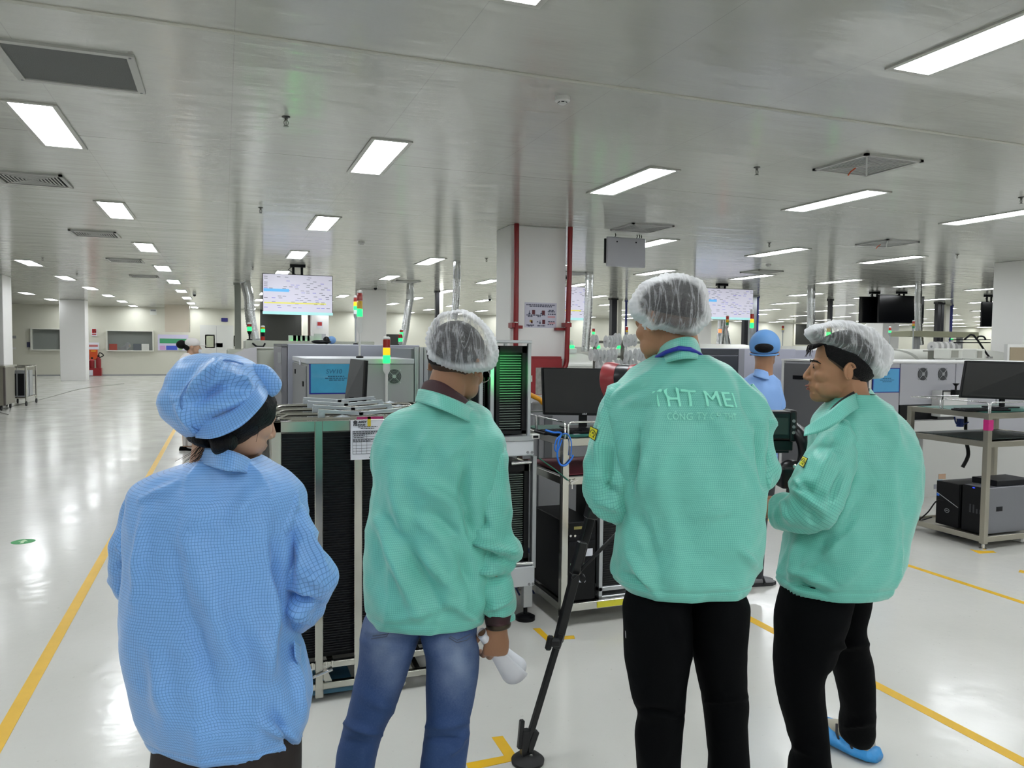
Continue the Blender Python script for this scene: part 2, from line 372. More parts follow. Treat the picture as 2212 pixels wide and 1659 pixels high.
for i in sorted(CX):
    for r in range(-4, 10):
        x = CX[i]; y = 2.36+.645+4.13*r
        if y+1 > Y1: continue
        if any(abs(x-p[0]) < .75 and abs(y-p[1]) < 1.3 for p in PIL): continue
        pts = [proj((x+a, y+b, HC)) for a in (-.14, .14) for b in (-.65, .65)]
        if not any(-60 < q[0] < IMW+60 and -60 < q[1] and q[2] > 0 for q in pts) and (r > 1 or i > 8): continue
        ordn = ['first', 'second', 'third', 'fourth', 'fifth', 'sixth', 'seventh', 'eighth', 'ninth', 'tenth']
        if i == 1 and r == 0: lab = 'ceiling light just cut by the top edge of the view, above the pillar'
        elif i == 2 and r == 0: lab = 'largest white ceiling light, cut by the upper right corner'
        elif i == 0 and r == 1: lab = 'glowing ceiling light at the left beside the grey filter grille'
        elif i == 1 and r == 1: lab = 'glowing ceiling light in the middle, largest above the hanging screen'
        elif i == 2 and r == 1: lab = 'glowing ceiling light up and right of the big pillar'
        elif i == 3 and r == 1: lab = 'glowing ceiling light just below the square diffuser with the orange ribbon'
        elif i == 4 and r == 1: lab = 'long glowing ceiling light cut by the right edge of the view'
        elif i == 1 and r == 3: lab = 'glowing ceiling light at the top of the large lit screen pole'
        elif r < 0: lab = 'ceiling light behind the camera, out of view'
        elif r <= 1 and i < 0: lab = 'ceiling light out of view to the left of the camera'
        elif r == 0 or (r == 1 and i > 4): lab = 'ceiling light out of view to the right of the camera'
        else:
            side = ['%s line left of the yellow aisle' % ordn[-i-1] if i < 0 else 'line over the left yellow aisle' if i == 0 else 'line over the large lit screen' if i == 1 else '%s line right of the large lit screen' % (ordn[i-2] if i < 12 else 'far right,')][0]
            lab = 'ceiling light, %s from the camera in the %s' % (ordn[r-1], side)
            if i >= 12: lab = 'tiny far ceiling light, %s row from the camera, near the right pillar' % ordn[r]
        if first: o = root; o.location = (x, y, HC); o['label'] = lab; first = False
        else: o = dup(root, (x, y, HC), lab)
        o['group'] = 'recessed ceiling lights'
# fix: the first light's parts were modelled around the origin
for ch in root.children: ch.matrix_parent_inverse = Matrix.Translation((0, 0, -HC))
for o in COL.objects:
    if o.type == 'MESH' and o.parent and o.parent.name.startswith('ceiling_light'): o.matrix_parent_inverse = Matrix.Translation((0, 0, -HC))
# ---------------------------------------------------------------- other ceiling fittings
VW = mat('grille_white', 'b4b5b1', .4); VD = mat('grille_shadow', '1c1d20', .8); FILT = mat('grey_filter_mesh', '6d6f6e', .8, bump=.6, bscale=160)
t = thing('filter_grille', (-.86, 5.55, HC), 'grey mesh filter grille with a pale frame at the upper left of the ceiling', 'air grille')
x0, x1, y0, y1 = -1.19, -.53, 5.22, 5.87
MB().bb(x0, x1, y0, y1, HC-.008, HC-.001).build('filter', FILT, t)
f = MB(); q = .045
for a in ((x0-q, x1+q, y0-q, y0), (x0-q, x1+q, y1, y1+q), (x0-q, x0, y0, y1), (x1, x1+q, y0, y1)): f.bb(*a, HC-.016, HC)
f.build('frame', VW, t)
for sx in (x0-.02, x1+.02):
    for sy in (y0-.02, y1+.02): MB().lathe([(.008, 0), (.008, .004)], (sx, sy, HC-.021)).build('screw', MGREY, t)
def diffuser(cx, cy, label, cord=None, s=.33, side=None):
    t = thing('air_diffuser', (cx, cy, HC), label, 'air diffuser', 'square air diffusers')
    b = MB().bb(cx-s+.03, cx+s-.03, cy-s+.03, cy+s-.03, HC-.003, HC-.001); b.build('backing', VD, t)
    f = MB(); 
    for a in ((cx-s, cx+s, cy-s, cy-s+.035), (cx-s, cx+s, cy+s-.035, cy+s), (cx-s, cx-s+.035, cy-s, cy+s), (cx+s-.035, cx+s, cy-s, cy+s)): f.bb(*a, HC-.02, HC)
    f.build('frame', VW, t)
    v = MB()
    for k in range(7):
        r = .055+k*.034; z = HC-.014
        for (ax, ay, dx, dy) in ((0, -1, 1, 0), (0, 1, 1, 0), (-1, 0, 0, 1), (1, 0, 0, 1)):
            c = Vector((cx+ax*r, cy+ay*r, z)); v.obox(c, (dx*r, dy*r, 0), (ax*.0085, ay*.0085, 0), (0, 0, .0018))
    v.bb(cx-.04, cx+.04, cy-.04, cy+.04, HC-.016, HC-.01)
    v.build('louvres', VW, t)
    for sg in (1,): 
        d = MB(); d.obox((cx, cy, HC-.013), (s*.93, s*.93, 0), (.005, -.005, 0), (0, 0, .006)); d.obox((cx, cy, HC-.013), (s*.93, -s*.93, 0), (.005, .005, 0), (0, 0, .006)); d.build('divider', VW, t)
    if cord:
        c = MB().tube([(cx-.05, cy+.08, HC-.02), (cx-.08, cy+.11, HC-.05), (cx-.10, cy+.12, HC-.085)], .006, 8); c.build('ribbon', mat('orange_ribbon', 'd4551c', .6), t, smooth=40)
    return t
diffuser(5.58, 5.62, 'square white air diffuser with an orange ribbon at the upper right', True)
diffuser(5.6, 9.75, 'square air diffuser above the hanging white board')
diffuser(9.95, 9.55, 'square air diffuser at the right between the long lights', True)
diffuser(-1.87+.0, 9.45, 'square air diffuser cut by the left edge of the view')
diffuser(-1.88, 13.8, 'second square air diffuser of the left row')
diffuser(-1.9, 18.0, 'third square air diffuser of the left row'); diffuser(-1.9, 22.1, 'farthest square air diffuser of the left row')
diffuser(7.6, 16.4, 'distant square air diffuser over the machines, left of the others'); diffuser(11.2, 14.2, 'distant square air diffuser over the second hanging screen'); diffuser(4.6, 20.5, 'distant square air diffuser right of the twin signal towers')
def detector(x, y, label):
    p = atZ(x, y, HC-.03); c = (p.x, p.y, HC)
    t = thing('smoke_detector', c, label, 'smoke detector', 'round smoke detectors')
    MB().lathe([(.052, 0), (.052, -.028), (.045, -.034), (.03, -.038)], c, seg=32).build('base', WHITE, t, smooth=40)
    MB().lathe([(.031, -.036), (.031, -.043), (.024, -.05), (.0, -.052)], c, seg=24).build('sensor_cap', WHITE, t, smooth=40)
    m = MB()
    for k in range(6):
        a = k*PI/3+.2; m.obox((c[0]+.0305*math.cos(a), c[1]+.0305*math.sin(a), HC-.040), (-math.sin(a)*.010, math.cos(a)*.010, 0), (math.cos(a)*.0015, math.sin(a)*.0015, 0), (0, 0, .0028))
    m.build('sensor_slot', BLACK, t)
detector(1215, 219, 'round white smoke detector in the middle of the ceiling'); detector(781, 526, 'small round smoke detector above the twin signal towers'); detector(1660, 574, 'small round smoke detector over the man in the blue cap')
def sprinkler(x, y, label, s=1.):
    p = atZ(x, y, HC-.02); c = Vector((p.x, p.y, HC))
    t = thing('sprinkler', c, label, 'sprinkler', 'fire sprinklers')
    MB().lathe([(.03, 0), (.032, -.006), (.012, -.012), (.009, -.03)], c, seg=20).build('collar', mat('tarnished_metal', '6a6a66', .35, .8), t, smooth=40)
    m = MB()
    for sg in (-1, 1): m.tube([c+Vector((sg*.008, 0, -.026)), c+Vector((sg*.016, 0, -.04)), c+Vector((sg*.013, 0, -.058)), c+Vector((0, 0, -.07))], .0028, 6)
    m.rod(c+Vector((0, 0, -.028)), c+Vector((0, 0, -.066)), .003, 6)
    m.lathe([(.019, -.07), (.019, -.073)], c, seg=16); m.build('deflector', MATS['tarnished_metal'], t, smooth=40)
for a in ((618, 258, 'fire sprinkler between the two nearest lights at left'), (1635, 366, 'fire sprinkler left of the nearest square diffuser'), (563, 452, 'small sprinkler left of the central ceiling light'), (546, 578, 'small sprinkler beside the silver duct'),
          (2206, 430, 'sprinkler cut by the right edge of the view'), (1662, 527, 'small sprinkler over the long lights near the blue-capped man'), (2068, 552, 'small sprinkler left of the right-hand pillar'), (92, 558, 'small sprinkler next to a light at the far left'),
          (166, 592, 'tiny sprinkler beside the left pillar top'), (1051, 560, 'small sprinkler left of the big pillar'), (940, 600, 'tiny sprinkler left of the dark post')): sprinkler(*a)
def dome(x, y, label):
    p = atZ(x, y-7, HC); t = thing('security_camera', p, label, 'security camera', 'dome cameras')
    MB().lathe([(.06, 0), (.06, -.05)], p, seg=16).build('housing', WHITE, t, smooth=40); MB().ell((p.x, p.y, HC-.07), (.05, .05, .05), 16, rng=8).build('lens_dome', BLACK, t, smooth=60)
dome(811, 625, 'dome camera beside the pillar behind the signal towers'); dome(1058, 650, 'white dome camera left of the big pillar'); dome(420, 640, 'tiny dome camera over the far door')
# ================================================================ EQUIPMENT
def rect(x0, y0, x1, y1, Y):
    """world X range and Z range of a front face seen as this pixel rectangle on the plane Y"""
    ym = (y0+y1)/2; xm = (x0+x1)/2
    return atY(x0, ym, Y).x, atY(x1, ym, Y).x, atY(xm, y1, Y).z, atY(xm, y0, Y).z
def pb(m, x0, y0, x1, y1, Y, d, mi=0):
    a, b, c, e = rect(x0, y0, x1, y1, Y); return m.bb(a, b, Y, Y+d, c, e, mi)
SX = Vector((1, 0, 0)); SY = Vector((0, 1, 0))
def lines(m, a, b, c, e, Y, rows, mi=0, th=.001, seed=1, h=.35):
    """unreadably small print: thin dark strokes in the given rows (fractions of the sheet)"""
    R = random.Random(seed)
    for (fy, fx0, fx1) in rows:
        z = e+(c-e)*fy; x = fx0; 
        while x < fx1:
            l = R.uniform(.03, .09); x2 = min(x+l, fx1)
            m.bb(a+(b-a)*x, a+(b-a)*x2, Y-th, Y, z-(e-c)*.011*h*2, z+(e-c)*.011*h*2, mi); x = x2+.015
INK = mat('printed_ink', '33343c', .6)
def tower(name, x, y, z0, poleh, r, segs, label, polem=ALU, group='signal towers', baseh=.06, caph=.015):
    """stack light: foot, pole, base and coloured lamp segments from bottom to top"""
    t = thing(name, (x, y, z0), label, 'signal light', group)
    MB().lathe([(r*1.3, 0), (r*1.3, .012), (r*.6, .018)], (x, y, z0), seg=16).build('foot', BLACK, t, smooth=40)
    if poleh > .03: MB().rod((x, y, z0+.01), (x, y, z0+poleh), r*.38, 10).build('pole', polem, t, smooth=40)
    z = z0+poleh
    MB().lathe([(r*.45, -.03), (r, 0), (r, baseh)], (x, y, z), seg=20).build('base', polem if baseh < .1 else WHITE, t, smooth=40); z += baseh
    for m, h in segs:
        MB().lathe([(r, .003), (r, h-.003), (r*.9, h)], (x, y, z), seg=20).build('lamp', m, t, smooth=40); z += h
    MB().lathe([(r*.98, 0), (r*.98, caph), (r*.6, caph+.006)], (x, y, z), seg=20).build('cap', WHITE, t, smooth=40)
    return t
def fan(x, z, Y, r, parent, n=6):
    """round fan guard seen from outside: dark opening, hub, wire rings, blades"""
    MB().lathe([(r, 0), (r, .004)], (x, Y-.004, z), SY, 32).build('fan_opening', mat('fan_dark', '1a1c20', .5), parent)
    g = MB()
    for k in range(n):
        q = r*(.38+.62*k/(n-1)); g.tube([(x+q*math.cos(a*PI/16), Y-.010, z+q*math.sin(a*PI/16)) for a in range(32)], .0011, 5, closed=True)
    for k in range(4):
        a = PI/4+k*PI/2; g.rod((x+r*.2*math.cos(a), Y-.012, z+r*.2*math.sin(a)), (x+r*1.22*math.cos(a), Y-.006, z+r*1.22*math.sin(a)), .0022, 6)
        g.lathe([(.007, 0), (.007, .004)], (x+r*1.2*math.cos(a), Y-.009, z+r*1.2*math.sin(a)), SY, 10)
    g.lathe([(r*.28, 0), (r*.28, .004)], (x, Y-.013, z), SY, 20)
    g.build('fan_guard', ALU, parent, smooth=40)
    b = MB()
    for k in range(7):
        a = k*2*PI/7; c, s = math.cos(a), math.sin(a); b.obox((x+r*.6*c, Y-.006, z+r*.6*s), (r*.3*c, 0, r*.3*s), (-s*r*.14, .001, c*r*.14), (0, .0008, 0))
    b.build('fan_blades', mat('fan_blade', '202328', .5), parent)
# ---- SW10 cabinet
Y = 6.2; a, b, c, e = rect(664, 778, 894, 1000, Y); c = .1
t = thing('reflow_machine', ((a+b)/2, Y, 0), 'light grey machine box with the blue SW10 sheet and one fan', 'machine')
back = 7.45
MB().bb(a, b, Y, back, c, e-.03).build('body', mat('machine_green_grey', '9b9f9e', .4), t, bevel=.006)
MB().bb(a-.012, b, Y-.012, back, e-.03, e+.012).build('lid', mat('machine_lid', 'b6bac0', .35), t, bevel=.004)
s = MB().bb(a-.012, a, Y+.02, back-.02, c+.05, e-.05); sd = s.build('side_door', mat('door_grey', '77797c', .45), t, bevel=.003)
MB().bb(a+.05, b-.05, Y+.05, back-.05, 0, c).build('plinth', DGREY, t)
lk = MB()
for (px, py) in ((638, 802), (655, 829)):
    q = atX(px, py, a-.013); lk.bb(a-.02, a-.012, q.y-.03, q.y+.03, q.z-.02, q.z+.02)
lk.build('lock', BLACK, sd)
q = atX(648, 783, a-.013); MB().bb(a-.015, a-.012, q.y-.05, q.y+.05, q.z-.02, q.z+.02).build('round_sticker', PAPER, sd)
sa, sb, sc, se = rect(668, 783, 762, 851, Y-.003)
o = MB().bb(sa, sb, Y-.004, Y, sc, se).build('notice_sheet', mat('navy_border', '16248c', .4), t)
MB().bb(sa+.011, sb-.011, Y-.0055, Y-.004, sc+.009, se-.009).build('blue_paper', mat('cyan_paper', '3f9cc4', .3, var=.12, vscale=14, coat=.4), o)
text('SW10', .05, ((sa+sb)/2+.02, Y-.007, se-.072), SX, UP, mat('marker_blue', '0d5f86', .5), o, 'handwriting', shear=.15)
lm = MB(); lines(lm, sa, sb, sc, se, Y-.0056, [(.44, .42, .8), (.5, .36, .86), (.56, .45, .8)], seed=4, h=.6); lm.build('print', mat('blue_ink', '155274', .5), o)
fx, _, _, fz = rect(851, 813, 852, 814, Y); fan(fx, fz, Y, .059, t)
for k in range(3):   # aluminium uprights at its right end
    u0, u1, _, _ = rect(896+k*10, 800, 904.5+k*10, 820, Y+.05)
    m = MB().bb(u0, u1, Y+.05, Y+.09, .1, 1.585); g = MB().bb((u0+u1)/2-.003, (u0+u1)/2+.003, Y+.047, Y+.05, .1, 1.58)
    m.join(g); m.build('aluminium_upright', ALU, t, bevel=.002)
MB().bb(b, u1+.35, Y+.1, back, .1, 1.57).build('end_panel', mat('panel_grey_dark', '6f7376', .4), t)
u = atY(777, 768, Y+.35); tower('signal_tower', u.x, Y+.35, e+.013, .235, .024, [(GREEN_L, .065), (YEL_L, .068), (RED_L, .065)], 'large signal tower with green lit, standing on the SW10 machine', WHITE, baseh=.11)
u = atY(835, 800, Y-.08); tower('signal_tower', u.x, Y-.08, .0, u.z, .029, [(GREEN_L, .065), (ORG_L, .06), (RED_L, .068)], 'short signal tower with bright green lamp in front of the fan', WHITE, baseh=.055)
# ---- big grey machine behind
Y = 7.6; a, b, c, e = rect(622, 745, 906, 1000, Y)
t = thing('tall_machine', ((a+b)/2, Y, 0), 'tall blue-grey machine housing behind the SW10 machine', 'machine')
MB().bb(a, b, Y, Y+1.6, 0, 1.6).build('body', mat('machine_blue_grey', '989ba6', .38), t, bevel=.006)
a2 = atY(608, 800, Y).x
dr = MB().bb(a2, a-.004, Y+.01, Y+1.2, .1, 1.57).build('end_door', mat('door_grey2', '7d7d84', .45), t, bevel=.004)
for z in (1.47, 1.2, .9): MB().bb(a2-.03, a2, Y+.0, Y+.05, z-.05, z+.05).build('hinge', MGREY, dr)
MB().bb(a2, a-.004, Y, Y+1.2, 1.575, 1.6).build('top_trim', mat('trim_grey', '6b6b70', .4), t)
u = atY(768, 738, 8.2); tower('signal_tower', u.x, 8.2, 1.6, .30, .020, [(mat('lamp_white', 'e8ecf4', .3), .042), (GREEN_L, .042), (ORG_L, .045), (RED_L, .045)], 'slim signal tower with orange and green lit, behind the large one', ALU, baseh=.02)
u = atY(705, 738, 8.0)
o = MB().ell((u.x-.05, 8.0, 1.625), (.10, .07, .022), 16, rng=8).ell((u.x, 8.0, 1.64), (.035, .04, .04), 16, rng=8).build('black_mouse', BLACK, smooth=60); tag(o, 'small black device lying on top of the tall grey machine', 'device')
u = atY(716, 737, 8.3); o = MB().ell((u.x, 8.3, 1.645), (.048, .045, .042), 16, rng=8).build('cap_of_distant_worker', mat('blue_cap_far', '6d95c4', .7), smooth=60); o.name = 'far_worker_cap'; tag(o, 'small blue cloth bundle on top of the tall grey machine', 'cloth')  # stands for the cap of a distant worker, no body is modelled
# ---- white placement machine at left
def placement(x0, x1, Y, dep, label, top=1.5, name='placement_machine', hood=True, body=OFFW, gr='placement machines'):
    t = thing(name, ((x0+x1)/2, Y, 0), label, 'machine', gr)
    MB().bb(x0, x1, Y, Y+dep, .08, top-.12).build('body', body, t, bevel=.02, seg=2)
    # curved hood, higher at the back
    n = 14; prof = [(Y-.0+dep*.55*math.sin(k/n*PI/2), top-.12+.30*(1-math.cos(k/n*PI/2))*1.0) for k in range(n+1)]
    prof = [(Y+dep*.5*(1-math.cos(k/n*PI/2)), top-.12+.22*math.sin(k/n*PI/2)) for k in range(n+1)]
    poly = [(x0+.02, y, z) for y, z in prof]+[(x0+.02, Y+dep, top+.10), (x0+.02, Y+dep, top-.12)]
    if hood: MB().prism(poly, (x1-x0-.04, 0, 0)).build('hood', body, t, smooth=30)
    MB().bb(x0+.12, x1-.12, Y-.012, Y, top-.5, top-.25).build('window_strip', mat('smoked_glass', '3c4046', .15), t, bevel=.004)
    MB().bb((x0+x1)/2-.15, (x0+x1)/2+.15, Y-.03, Y-.01, top-.62, top-.59).build('handle', BLACK, t)
    MB().bb(x0+.05, x1-.05, Y+.03, Y+dep-.03, 0, .08).build('plinth', DGREY, t)
    return t
Y = 9.3; a = atY(470, 800, Y).x; b = atY(645, 800, Y).x
t = thing('placement_machine', ((a+b)/2, Y, 0), 'white machine with a sloping hood and black handle behind the blue cap', 'machine', 'placement machines')
gw = mat('machine_pale_green_grey', 'b3b6aa', .35)
zt = atY(570, 750, Y).z
MB().bb(a+.1, b, Y, Y+1.2, .0, zt-.03).build('body', gw, t, bevel=.01)
pr = [(a-.05, zt-.2), (a+.12, zt-.1), (a+.3, zt-.02), (a+.42, zt), (a+.42, zt-.25), (a-.05, zt-.25)]
MB().prism([(x, Y-.04, z) for x, z in pr], (0, 1.1, 0)).build('hood', mat('hood_pale', 'c2c0c4', .25), t, smooth=30)
a1, b1, c1, e1 = rect(530, 736, 700, 749, Y+.1); MB().bb(a1, b1+.6, Y+.1, Y+1.1, zt-.03, e1).build('top_box', gw, t, bevel=.006)
MB().bb(a+.4, b, Y-.02, Y, zt-.012, zt+.004).build('edge_strip', WHITE, t)
q0, q1, qc, qe = rect(546, 742, 572, 749, Y+.08)
MB().tube([(q0, Y+.09, qe), (q0+.03, Y+.04, qc+.01), (q0+.05, Y+.03, qc), (q1-.02, Y+.03, qc), (q1, Y+.06, qe)], .011, 8).build('handle', BLACK, t, smooth=50)
u = atY(539, 737, Y+.4); tower('signal_tower', u.x, Y+.4, e1, .10, .026, [(GREEN_L, .05), (RED_L, .035)], 'black signal tower with green lit beside the silver duct', BLACK, baseh=.01)
u = atY(568, 737, Y+2.3); tower('signal_tower', u.x, Y+2.3, e1-.05, .0, .028, [(GREEN_L, .045), (RED_L, .06), (BLACK, .06), (GREEN_L, .045), (YEL_L, .03)], 'doubled green signal tower in front of the dark passage', ALU, baseh=.01)
for k, (px, col) in enumerate(((632, 0), (641, 0), (651, 2), (661, 0), (672, 1), (687, 0))):
    u = atY(px, 736, 11.2); bx = tag(MB().bb(u.x-.05, u.x+.05, 11.2, 11.3, 1.55, 1.72 if k < 5 else 1.75).build('clear_parts_box', mat('clear_box', 'c4ccc6', .3)), ['leftmost', 'second', 'third', 'fourth', 'red-fronted', 'rightmost'][k]+' small clear box in the row behind the tall grey machine', 'box', 'small clear boxes')
    MB().bb(u.x-.055, u.x+.055, 11.17, 11.19, 1.58, 1.63).build('lamp', RED_L if col == 1 else GREEN_L if col == 0 else bx.data.materials[0], bx)
placement(atY(560, 745, 10.9).x, atY(820, 745, 10.9).x, 10.9, 1.1, 'low white machine carrying the row of small clear boxes', top=1.48, gr='placement machines')
# ---- magazine trolley in the foreground
Y = 3.47; t = thing('magazine_trolley', (.62, Y+.45, 0), 'stainless steel trolley loaded with upright circuit board magazines', 'trolley')
xl, _, _, zt = rect(588, 905, 600, 906, Y); xl = atY(586, 1000, Y).x; xr = 1.05; zt = atY(690, 908, Y).z; zb = atY(690, 1437, Y).z; zf = atY(690, 1505, Y).z
yb = Y+.98; fr = MB()
for y in (Y, yb):
    fr.bar((xl, y, zt-.025), (xr, y, zt-.025), .03, .05); fr.bar((xl, y, zb), (xr, y, zb), .03); fr.bar((xl, y, zf+.05), (xr, y, zf+.05), .03)
for y in (Y, yb):
    for x in (xl+.02, xr-.02): fr.bar((x, y, .12), (x, y, zt), .045, .03)
for x in (xl, xr):
    fr.bar((x, Y, zt-.025), (x, yb, zt-.025), .03, .05); fr.bar((x, Y, zb), (x, yb, zb), .03); fr.bar((x, Y, zf+.05), (x, yb, zf+.05), .03)
    for k in range(3): fr.bar((x, Y, zb+.25+k*.24), (x, yb, zb+.25+k*.24), .014)
for px in (688, 773, 868):
    x = atY(px, 1100, Y).x; fr.bar((x, Y-.012, zf), (x, Y-.012, zt), .036, .012)
for x in (xl+.25, xl+.65): fr.bar((x, Y, zb), (x, yb, zb), .03)
fr.build('frame', STEEL, t, bevel=.003)
dl = atY(690, 1480, Y).x; MB().bar((dl+.01, Y+.01, zb), (dl+.045, Y+.01, zf+.05), .03).build('strut', STEEL, t); MB().bar((xl+.62, Y+.3, zb), (xl+.66, Y+.05, zf+.04), .025).build('strut', STEEL, t)
for x in (xl+.02, xr-.02):
    for y in (Y, yb):
        MB().lathe([(.055, -.012), (.055, .012)], (x, y, .055), SX, 24).build('castor', RUB, t, smooth=40)
        MB().bb(x-.02, x+.02, y-.02, y+.02, .055, .125).build('castor_fork', STEEL, t)
sk = mat('blue_shelf_pad', '3f6f88', .5)
MB().bb(dl-.08, dl+.16, Y+.02, Y+.3, zf-.0, zf+.02).build('blue_pad', sk, t)
for q in ((675, 1441), (705, 1438), (718, 1436)):
    u = atY(*q, Y-.02); MB().lathe([(.006, 0), (.006, .02)], u, UP, 8).build('bolt', STEEL, t)
br = MB(); u = atY(668, 1448, Y-.02); br.bb(u.x-.014, u.x+.012, Y-.03, Y-.02, u.z-.035, u.z+.01)
br.tube([(u.x-.06, Y-.01, u.z-.0), (u.x, Y-.03, u.z-.035), (u.x+.05, Y-.03, u.z-.02), (u.x+.1, Y-.03, u.z-.005)], .007, 8); br.build('latch', CHROME, t, smooth=40)
# the black magazines with slots
def slot_mat(name, c1, c2, pitch):
    m = bpy.data.materials.new(name); m.use_nodes = True; nt = m.node_tree; b = nt.nodes['Principled BSDF']
    tc = nd(nt, 'ShaderNodeTexCoord'); s = nd(nt, 'ShaderNodeSeparateXYZ'); nt.links.new(tc.outputs['Object'], s.inputs[0])
    f = mth(nt, 'LESS_THAN', mth(nt, 'FRACT', mth(nt, 'DIVIDE', s.outputs[2], pitch)), .3)
    mx = nd(nt, 'ShaderNodeMix', data_type='RGBA'); mx.inputs[6].default_value = (*lin(c1), 1); mx.inputs[7].default_value = (*lin(c2), 1); nt.links.new(f, mx.inputs[0])
    nt.links.new(mx.outputs[2], b.inputs['Base Color']); b.inputs['Roughness'].default_value = .35
    return m
MAGB = mat('magazine_black', '07080c', .45, spec=.3); RIDGE = mat('magazine_ridge', '14161c', .3)
mags = []
for k in range(4):
    yy = Y+.03+k*.235
    m = thing('circuit_board_magazine', ((xl+xr)/2, yy, zb), ['black slotted magazine at the front of the steel trolley', 'black slotted magazine just behind the front one in the trolley', 'third black slotted magazine from the front of the trolley', 'black slotted magazine at the back of the trolley'][k], 'magazine rack', 'magazines in the trolley')
    MB().bb(xl+.045, xr-.045, yy+.012, yy+.2, zb+.02, zt-.06).build('casing', MAGB, m)
    rd = MB(); z = zb+.04
    while z < zt-.08: rd.bb(xl+.05, xr-.05, yy+.004, yy+.012, z, z+.0025); z += .0115
    rd.build('slots', RIDGE, m)
    tp = MB(); zz = zt-.02+.003*k
    tp.tube([(xl+.05, yy+.02, zz), (xl+.09, yy+.0, zz+.02), (xr-.09, yy+.0, zz+.02), (xr-.05, yy+.02, zz)], .008, 8); tp.tube([(xl+.05, yy+.19, zz+.01), (xr-.05, yy+.19, zz+.01)], .005, 8)
    tp.bb(xl+.06, xr-.06, yy+.03, yy+.17, zt-.06, zt-.045)
    tp.build('top_rails', STEEL, m, smooth=40)
    for xo, sgn in ((xl+.22, 1), (xr-.28, -1)):
        cl = MB(); z0 = zt-.012+.003*k
        cl.bb(xo-.012, xo+.018, yy+.05, yy+.075, z0-.03, z0+.04); cl.obox((xo+.09*sgn, yy+.06, z0+.038), (.10*sgn, 0, -.008), (0, .011, 0), (0, 0, .007))
        cl.tube([(xo+.04, yy+.05, z0-.0), (xo+.09, yy+.03, z0+.02), (xo+.15, yy+.05, z0-.0)], .011, 8); cl.lathe([(.011, 0), (.011, .03)], (xo+.003, yy+.045, z0+.028), SY, 12)
        cl.build('toggle_clamp', mat('zinc_plated', 'a9b0b5', .35, .7), m, smooth=40)
# sheet taped to the trolley
a, b, c, e = rect(757, 907, 829, 992, Y-.03)
sh = tag(MB().bb(a, b, Y-.034, Y-.032, c, e).build('record_sheet', PAPER), 'white printed record sheet taped to the top rail of the steel trolley', 'paper')
pr = MB(); 
def rl(x0, y0, x1, y1): pr.bb(a+(b-a)*x0, a+(b-a)*x1, Y-.0352, Y-.0342, e+(c-e)*y1, e+(c-e)*y0)
for fy in (.27, .32, .36, .41, .47, .55, .63, .71, .78, .85): rl(.06, fy, .92, fy+.006)
for fx, y0 in ((.06, .27), (.16, .47), (.32, .47), (.48, .36), (.72, .47), (.92, .27)): rl(fx, y0, fx+.006, .856)
lines(pr, a, b, c, e, Y-.0342, [(.105, .08, .45), (.13, .08, .45), (.17, .22, .8), (.21, .3, .72), (.295, .08, .8), (.34, .08, .7), (.385, .1, .42), (.44, .1, .4), (.5, .07, .7), (.53, .07, .6), (.95, .55, .8)], seed=3, h=.45)
pr.lathe([(.009, 0), (.009, .001)], (a+(b-a)*.14, Y-.0352, e-(e-c)*.052), SY, 16).build('print', INK, sh)
text('ASKEY', .0125, (a+(b-a)*.34, Y-.0355, e-(e-c)*.052), SX, UP, INK, sh, 'logo_lettering', shear=.3, bold=.0006)
for (x0, x1, y0, y1, mm, nm) in ((.18, .98, -.085, -.02, mat('magenta_tape', '9c1f5c', .4), 'magenta_tape'), (.50, .6, -.08, .16, mat('yellow_tape', 'c9b52c', .4), 'yellow_tape')):
    MB().bb(a+(b-a)*x0, a+(b-a)*x1, Y-.037, Y-.0355, e+(c-e)*y1, e+(c-e)*y0).build(nm, mm, sh)
# ---- computer on the cabinet behind (back of a monitor)
m = thing('monitor', (0.93, 4.85, 1.28), 'monitor seen from its grey back and black edge, in front of the SW10 sheet', 'monitor', 'monitors')
p0 = atW(756, 776, 4.75); p1 = atW(784, 776, 4.9); 
P = [atW(757, 775, 4.80), atW(786, 778, 4.55), atW(782, 866, 4.55), atW(744, 864, 4.80)]
nrm = (P[1]-P[0]).cross(P[3]-P[0]).normalized()*.02
MB().prism(P, nrm).build('back_cover', mat('monitor_back', '505254', .5), m)
Q = [P[1], P[1]+(P[1]-P[0]).normalized()*.035, P[2]+(P[1]-P[0]).normalized()*.035, P[2]]
MB().prism(Q, nrm*.8).build('black_edge', BLACK, m)
sp = (P[2]+P[3])/2; MB().bar((sp.x, sp.y, sp.z-.12), (sp.x, sp.y, sp.z+.02), .05, .02).build('stand', BLACK, m); MB().bb(sp.x-.1, sp.x+.1, sp.y-.08, sp.y+.08, sp.z-.13, sp.z-.12).build('foot', BLACK, m)
k = thing('computer_cabinet', (sp.x, sp.y, 0), 'grey cabinet under the monitor behind the steel trolley', 'cabinet')
MB().bb(sp.x-.35, sp.x+.3, sp.y-.12, 5.2, .05, sp.z-.13).build('body', MGREY, k, bevel=.004); MB().bb(sp.x-.3, sp.x+.25, sp.y-.1, 5.15, 0, .05).build('plinth', DGREY, k)
